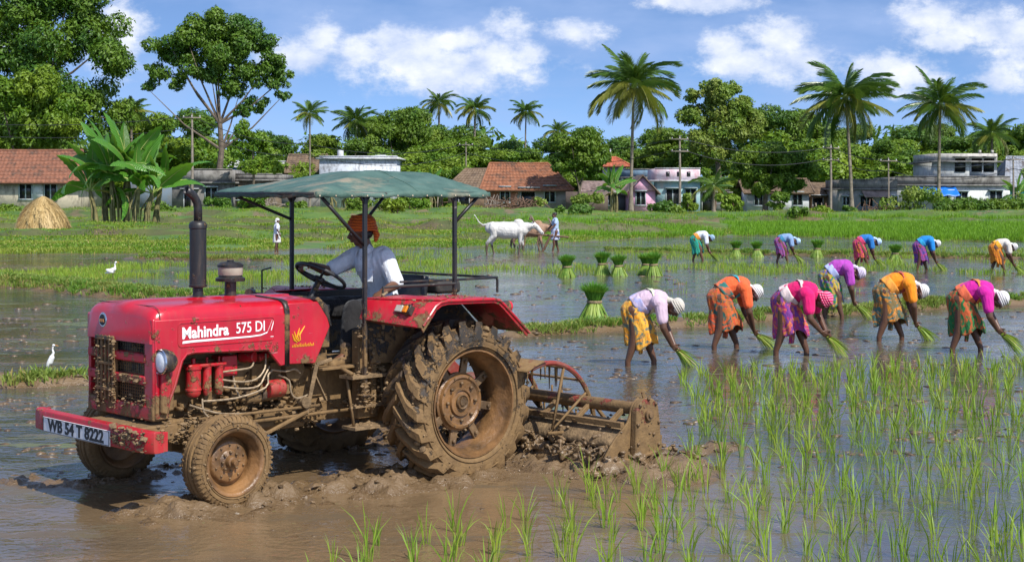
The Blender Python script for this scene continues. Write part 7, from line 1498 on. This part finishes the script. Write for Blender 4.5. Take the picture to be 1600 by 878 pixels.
tr = n_.N.new('ShaderNodeBsdfTranslucent'); tr.inputs[0].default_value = (.22, .42, .03, 1); mx = n_.N.new('ShaderNodeMixShader'); mx.inputs[0].default_value = .3; n_.L.new(n_.b.outputs[0], mx.inputs[1]); n_.L.new(tr.outputs[0], mx.inputs[2]); n_.L.new(mx.outputs[0], n_.N['Material Output'].inputs[0]); M_ban = n_.m
M_bany = leafmat('dying banana leaf', (.34, .24, .06), (.46, .34, .08), (.28, .26, .05), trans=.2, scale=1); M_bstem = mat('banana stem', (.17, .15, .06), rough=.7, var=.5, scale=4, bump=.01); M_rib = mat('pale leaf rib', (.30, .36, .10), rough=.6, bump=0)
BL = []
for k in range(6): vs, fs, mr = banana_leaf(k, 3.0, .33, .30+.17*k); BL.append((np_mesh('leaf', np.array(vs), fs), mr))
def banana(X, Y, label, stems, s, seed, name='banana_plant'):
    z = GZ(X, Y)-.05; T_ = thing(name, label, 'banana plant', (X, Y, z)); rn = random.Random(seed)
    for j, (dx, dy, hh, nl) in enumerate(stems):
        b = MB(); lx = dx*.25+rn.gauss(0, .1); b.tube([(dx, dy, 0), (dx+lx*.4, dy, hh*.5), (dx+lx, dy, hh)], [.15*s, .12*s, .08*s], 9)
        for q in range(5): a = rn.uniform(0, 6.28); b.tube([(dx+lx*.8+.12*math.cos(a), dy+.12*math.sin(a), hh*.85), (dx+.30*math.cos(a), dy+.3*math.sin(a), hh*.5), (dx+.34*math.cos(a), dy+.34*math.sin(a), hh*.12)], [.03, .06, .02], 5)
        st = b.build('stem', M_bstem, T_)
        for i in range(nl):
            f = i/nl; me, mr = BL[min(5, int(f*5)+rn.randrange(2))]; o = bpy.data.objects.new('leaf', me); COL.objects.link(o); o.parent = T_; old = f > .80 and rn.random() < .5
            if not me.materials: me.materials.append(M_ban)
            o.location = (dx+lx, dy, hh-.1); o.rotation_euler = Euler((rn.choice([-1, 1])*rn.uniform(.3, 1.0), -R(74-80*f+rn.gauss(0, 7)), i*2.4+rn.gauss(0, .2)+seed), 'XYZ'); sc_ = s*rn.uniform(.85, 1.1)*(.8 if f < .1 else 1); o.scale = (sc_, sc_, sc_)
            if old: o.scale = (sc_*.7, sc_*.35, sc_*.7); o.material_slots[0].link = 'OBJECT'; o.material_slots[0].material = M_bany
            b = MB(); b.tube(mr[:14], [.045-.0028*q for q in range(14)], 5); rb = b.build('leaf_rib', M_rib, o)
    return T_
banana(pxw(184, 92), 92, 'large banana clump with broad torn leaves beside the haystack', [(-.25, 0, 3.3, 13), (.45, .4, 3.6, 11), (1.0, -.2, 2.7, 10), (1.55, .2, 2.2, 8), (-.9, .8, 2.6, 9), (.2, 1.2, 3.0, 8), (1.9, 1.2, 2.6, 7), (-1.3, .2, 2.3, 7)], 1.28, 5)
banana(pxw(955, 138), 138, 'young banana plant in front of the long low house', [(0, 0, 2.4, 12), (.5, .5, 1.8, 7)], .95, 8)
banana(pxw(520, 128), 128, 'small banana plant seen under the middle of the canopy', [(0, 0, 1.2, 8), (1.0, .5, 1.4, 8)], .8, 12)
banana(pxw(1590, 150), 150, 'banana plant in front of the teal house', [(0, 0, 1.8, 10)], .9, 15)
banana(pxw(675, 140), 140, 'slim banana plant under the rear end of the canopy', [(0, 0, 2.2, 8), (.6, .3, 1.5, 6)], .8, 17)
# ---- shrubs and hedge
def shrub(px, Y, H_, R_, m, label, seed, n=900, size=.28, name='shrub'):
    X = pxw(px, Y); z = GZ(X, Y)-.1; rn = random.Random(seed); cl = [(rn.gauss(0, .45)*R_, rn.gauss(0, .3)*R_, H_*rn.uniform(.25, .75), R_*rn.uniform(.3, .5)) for _ in range(9)]; V, F = leaf_cloud(n, cl, size, seed)
    T_ = thing(name, label, 'shrub', (X, Y, z), 0, 'shrubs in front of the village'); link('foliage', np_mesh('foliage', V, F), m, T_, smooth=False)
    b = MB(); 
    for c in cl[:5]: b.tube([(0, 0, 0), (c[0]*.6, c[1]*.6, c[2]*.5), c[:3]], [.05, .035, .015], 5)
    b.build('stems', M_bark, T_)
for i, (px, Y, hh, rr_, m, lab) in enumerate([(1424, 138, 2.7, 2.1, M_leafD, 'big yellow green shrub left of the third tall palm'), (560, 124, 1.5, 1.2, M_leafD, 'round light shrub under the canopy right of the driver'), (620, 122, 1.6, 1.4, M_leafB, 'bushy shrub right of the driver, nearer the rear post'), (650, 128, 1.3, 1.0, M_leafB, 'small shrub beside the rear canopy post'), (838, 132, 1.9, .8, M_leafD, 'leafy bush in front of the grey half of the orange house'), (912, 128, 1.8, 1.1, M_leafD, 'spiky yellow green bush right of the orange house'), (905, 124, 1.0, 1.2, M_leafC, 'low dark bush right of the ploughman'), (1030, 134, 1.5, 1.3, M_leafA, 'dark bush in front of the pink house'), (1052, 134, 1.2, 1.2, M_leafC, 'low bush under the turquoise house window'), (1078, 138, 2.5, .9, M_leafC, 'upright bush before the right window of the turquoise house'), (1140, 140, 2.2, 1.2, M_leafB, 'light shrub right of the short palm'), (1215, 140, 2.6, 1.0, M_leafC, 'tall bush below the spreading dark tree'), (1285, 138, 1.0, .8, M_leafB, 'small bush before the hut'), (1330, 136, 1.0, .7, M_leafA, 'grassy bush at the foot of the second tall palm'), (345, 128, 1.2, 1.0, M_leafC, 'low bush before the grey concrete house'), (400, 126, 1.4, 1.3, M_leafB, 'bush under the front of the canopy'), (462, 130, 1.3, 1.0, M_leafC, 'small bush beside the pale palm trunk'), (705, 136, 1.2, .8, M_leafB, 'small bush before the mud house'), (250, 122, .9, 1.2, M_leafC, 'low bush right of the banana clump'), (10, 120, 1.1, 1.6, M_leafC, 'bush at the left edge before the tiled house'), (1246, 110, .7, .7, M_leafA, 'small dark bush on the bank below the white cottage'), (1500, 134, 1.3, 1.2, M_leafC, 'bush at the foot of the third tall palm')]):
    shrub(px, Y, hh, rr_, m, lab, 400+i, n=int(500+700*rr_), size=.30)
X0, X1, Y = pxw(1470, 143), pxw(1640, 143), 143; cl = [(X0+(X1-X0)*k/24, Y+random.gauss(0, .2), GZ(X0, Y)+.75, .85) for k in range(25)]; V, F = leaf_cloud(9000, cl, .28, 55); V[:, 2] = np.maximum(V[:, 2], .05)
HG = thing('hedge', 'clipped dense green hedge along the front of the two storey house', 'hedge', (0, 0, 0)); link('foliage', np_mesh('foliage', V, F), M_leafC, HG, smooth=False); b = MB()
for c in cl[::3]: b.tube([(c[0], c[1], c[2]-1), (c[0]+.1, c[1], c[2])], .05, 5)
b.build('stems', M_bark, HG)
# ---- utility poles and wires
poles_ = []
def pole(px, Y, py_top, label, arms=1, r=.11):
    X = pxw(px, Y); z = GZ(X, Y)-.1; zt = CAMH+(300-py_top)/FPX*Y; T_ = thing('utility_pole', label, 'pole', (X, Y, z), 0, 'utility poles along the village'); b = MB(); b.tube([(0, 0, 0), (.03, 0, (zt-z)*.5), (0, 0, zt-z)], [r*1.25, r, r*.75], 8); b.build('shaft', M_pole, T_)
    for k in range(arms): 
        h_ = zt-z-.35-1.1*k; b = MB(); b.bar((-.8, -.1, h_), (.8, -.1, h_+.0), .09); ar = b.build('cross_arm', M_pole, T_)
        for x in (-.7, 0, .7): b = MB(); b.lathe([(.03, 0), (.06, .05), (.04, .12), (0, .14)], (x, -.1, h_+.05), 'z', 8); b.build('insulator', M_lime, ar)
    return Vector((X, Y-.1, zt-.2))
pA = pole(300, 132, 178, 'tall dark utility pole left of the exhaust pipe', 1); pB = pole(1062, 140, 212, 'utility pole in front of the turquoise house', 2); pC = pole(1298, 142, 226, 'utility pole left of the second tall palm', 2); pD = pole(1388, 140, 246, 'thin utility pole right of the second tall palm', 1, .08); pE = pole(1583, 148, 244, 'utility pole at the right end of the hedge', 1, .09); pF = pole(728, 170, 222, 'thin utility pole behind the canopy end', 1, .08)
pG = Vector((pxw(482, 142), 141.8, CAMH+(300-225)/FPX*142)); pL = Vector((pxw(-80, 132), 132, pA.z-.5)); pR = Vector((pxw(1760, 150), 150, pE.z))
def wire(a, c, sag, off, label, r=.030):
    o = Vector((off, 0, -abs(off)*.6)); b = MB(); b.tube([a.lerp(c, t)+o+Vector((0, 0, -sag*4*t*(1-t))) for t in np.linspace(0, 1, 25)], r, 5); q = b.build('overhead_wire', M_vinyl); tag(q, label, 'wire', 'overhead wires')
for a, c, sg, nm in ((pL, pA, .5, 'from the left edge to the tall dark pole'), (pA, pG, .7, 'from the tall dark pole to the pale palm trunk'), (pG, pF, 1.0, 'from the pale palm trunk to the thin pole behind the canopy'), (pF, pB, 1.2, 'from the thin pole behind the canopy to the turquoise house pole'), (pB, pC, .9, 'from the turquoise house pole to the pole left of the second palm'), (pC, pD, .4, 'between the two poles beside the second palm'), (pD, pE, .8, 'from the thin pole to the pole by the hedge'), (pE, pR, .5, 'from the hedge pole to the right edge')):
    wire(a, c, sg, .0, 'upper overhead wire '+nm); wire(a-Vector((0, 0, 1.0)), c-Vector((0, 0, 1.0)), sg*1.2, .0, 'lower overhead wire '+nm)
# brush, wood piles and stones before the houses
def pile(px, Y, label, m, n, w, h_, name, cat):
    X = pxw(px, Y); z = GZ(X, Y); rn = random.Random(px); b = MB(); 
    for k in range(n): c = Vector((rn.gauss(0, w*.4), rn.gauss(0, .3), rn.random()*h_)); d = Vector((rn.gauss(0, 1), rn.gauss(0, .4), rn.gauss(0, .8))).normalized()*rn.uniform(.4, 1.1); b.tube([c-d, c+Vector((0, 0, .1)), c+d], .04, 5)
    o = b.build(name, m, None, loc=(X, Y, z)); tag(o, label, cat, None, 'stuff')
pile(812, 130, 'tangled heap of brushwood in front of the orange house', MW, 60, 2.4, 1.0, 'brushwood', 'brushwood'); pile(770, 132, 'dry branches beside the orange wall', M_pole, 26, 1.0, 1.0, 'brushwood', 'brushwood'); pile(1370, 138, 'scattered firewood in front of the corrugated porch', MW, 40, 2.6, .6, 'firewood', 'firewood'); pile(420, 134, 'dry brush under the front of the canopy', M_pole, 30, 2.2, .8, 'brushwood', 'brushwood')
for o in SC.objects:
    if o.name.split('.')[0] in ('caked_mud', 'mud_spatter', 'mud_clumps', 'mud_crumbs', 'churned_mud'): o['kind'] = 'stuff'
print('faces', sum(len(o.data.polygons) for o in SC.objects if o.type == 'MESH'), 'objs', len(SC.objects))
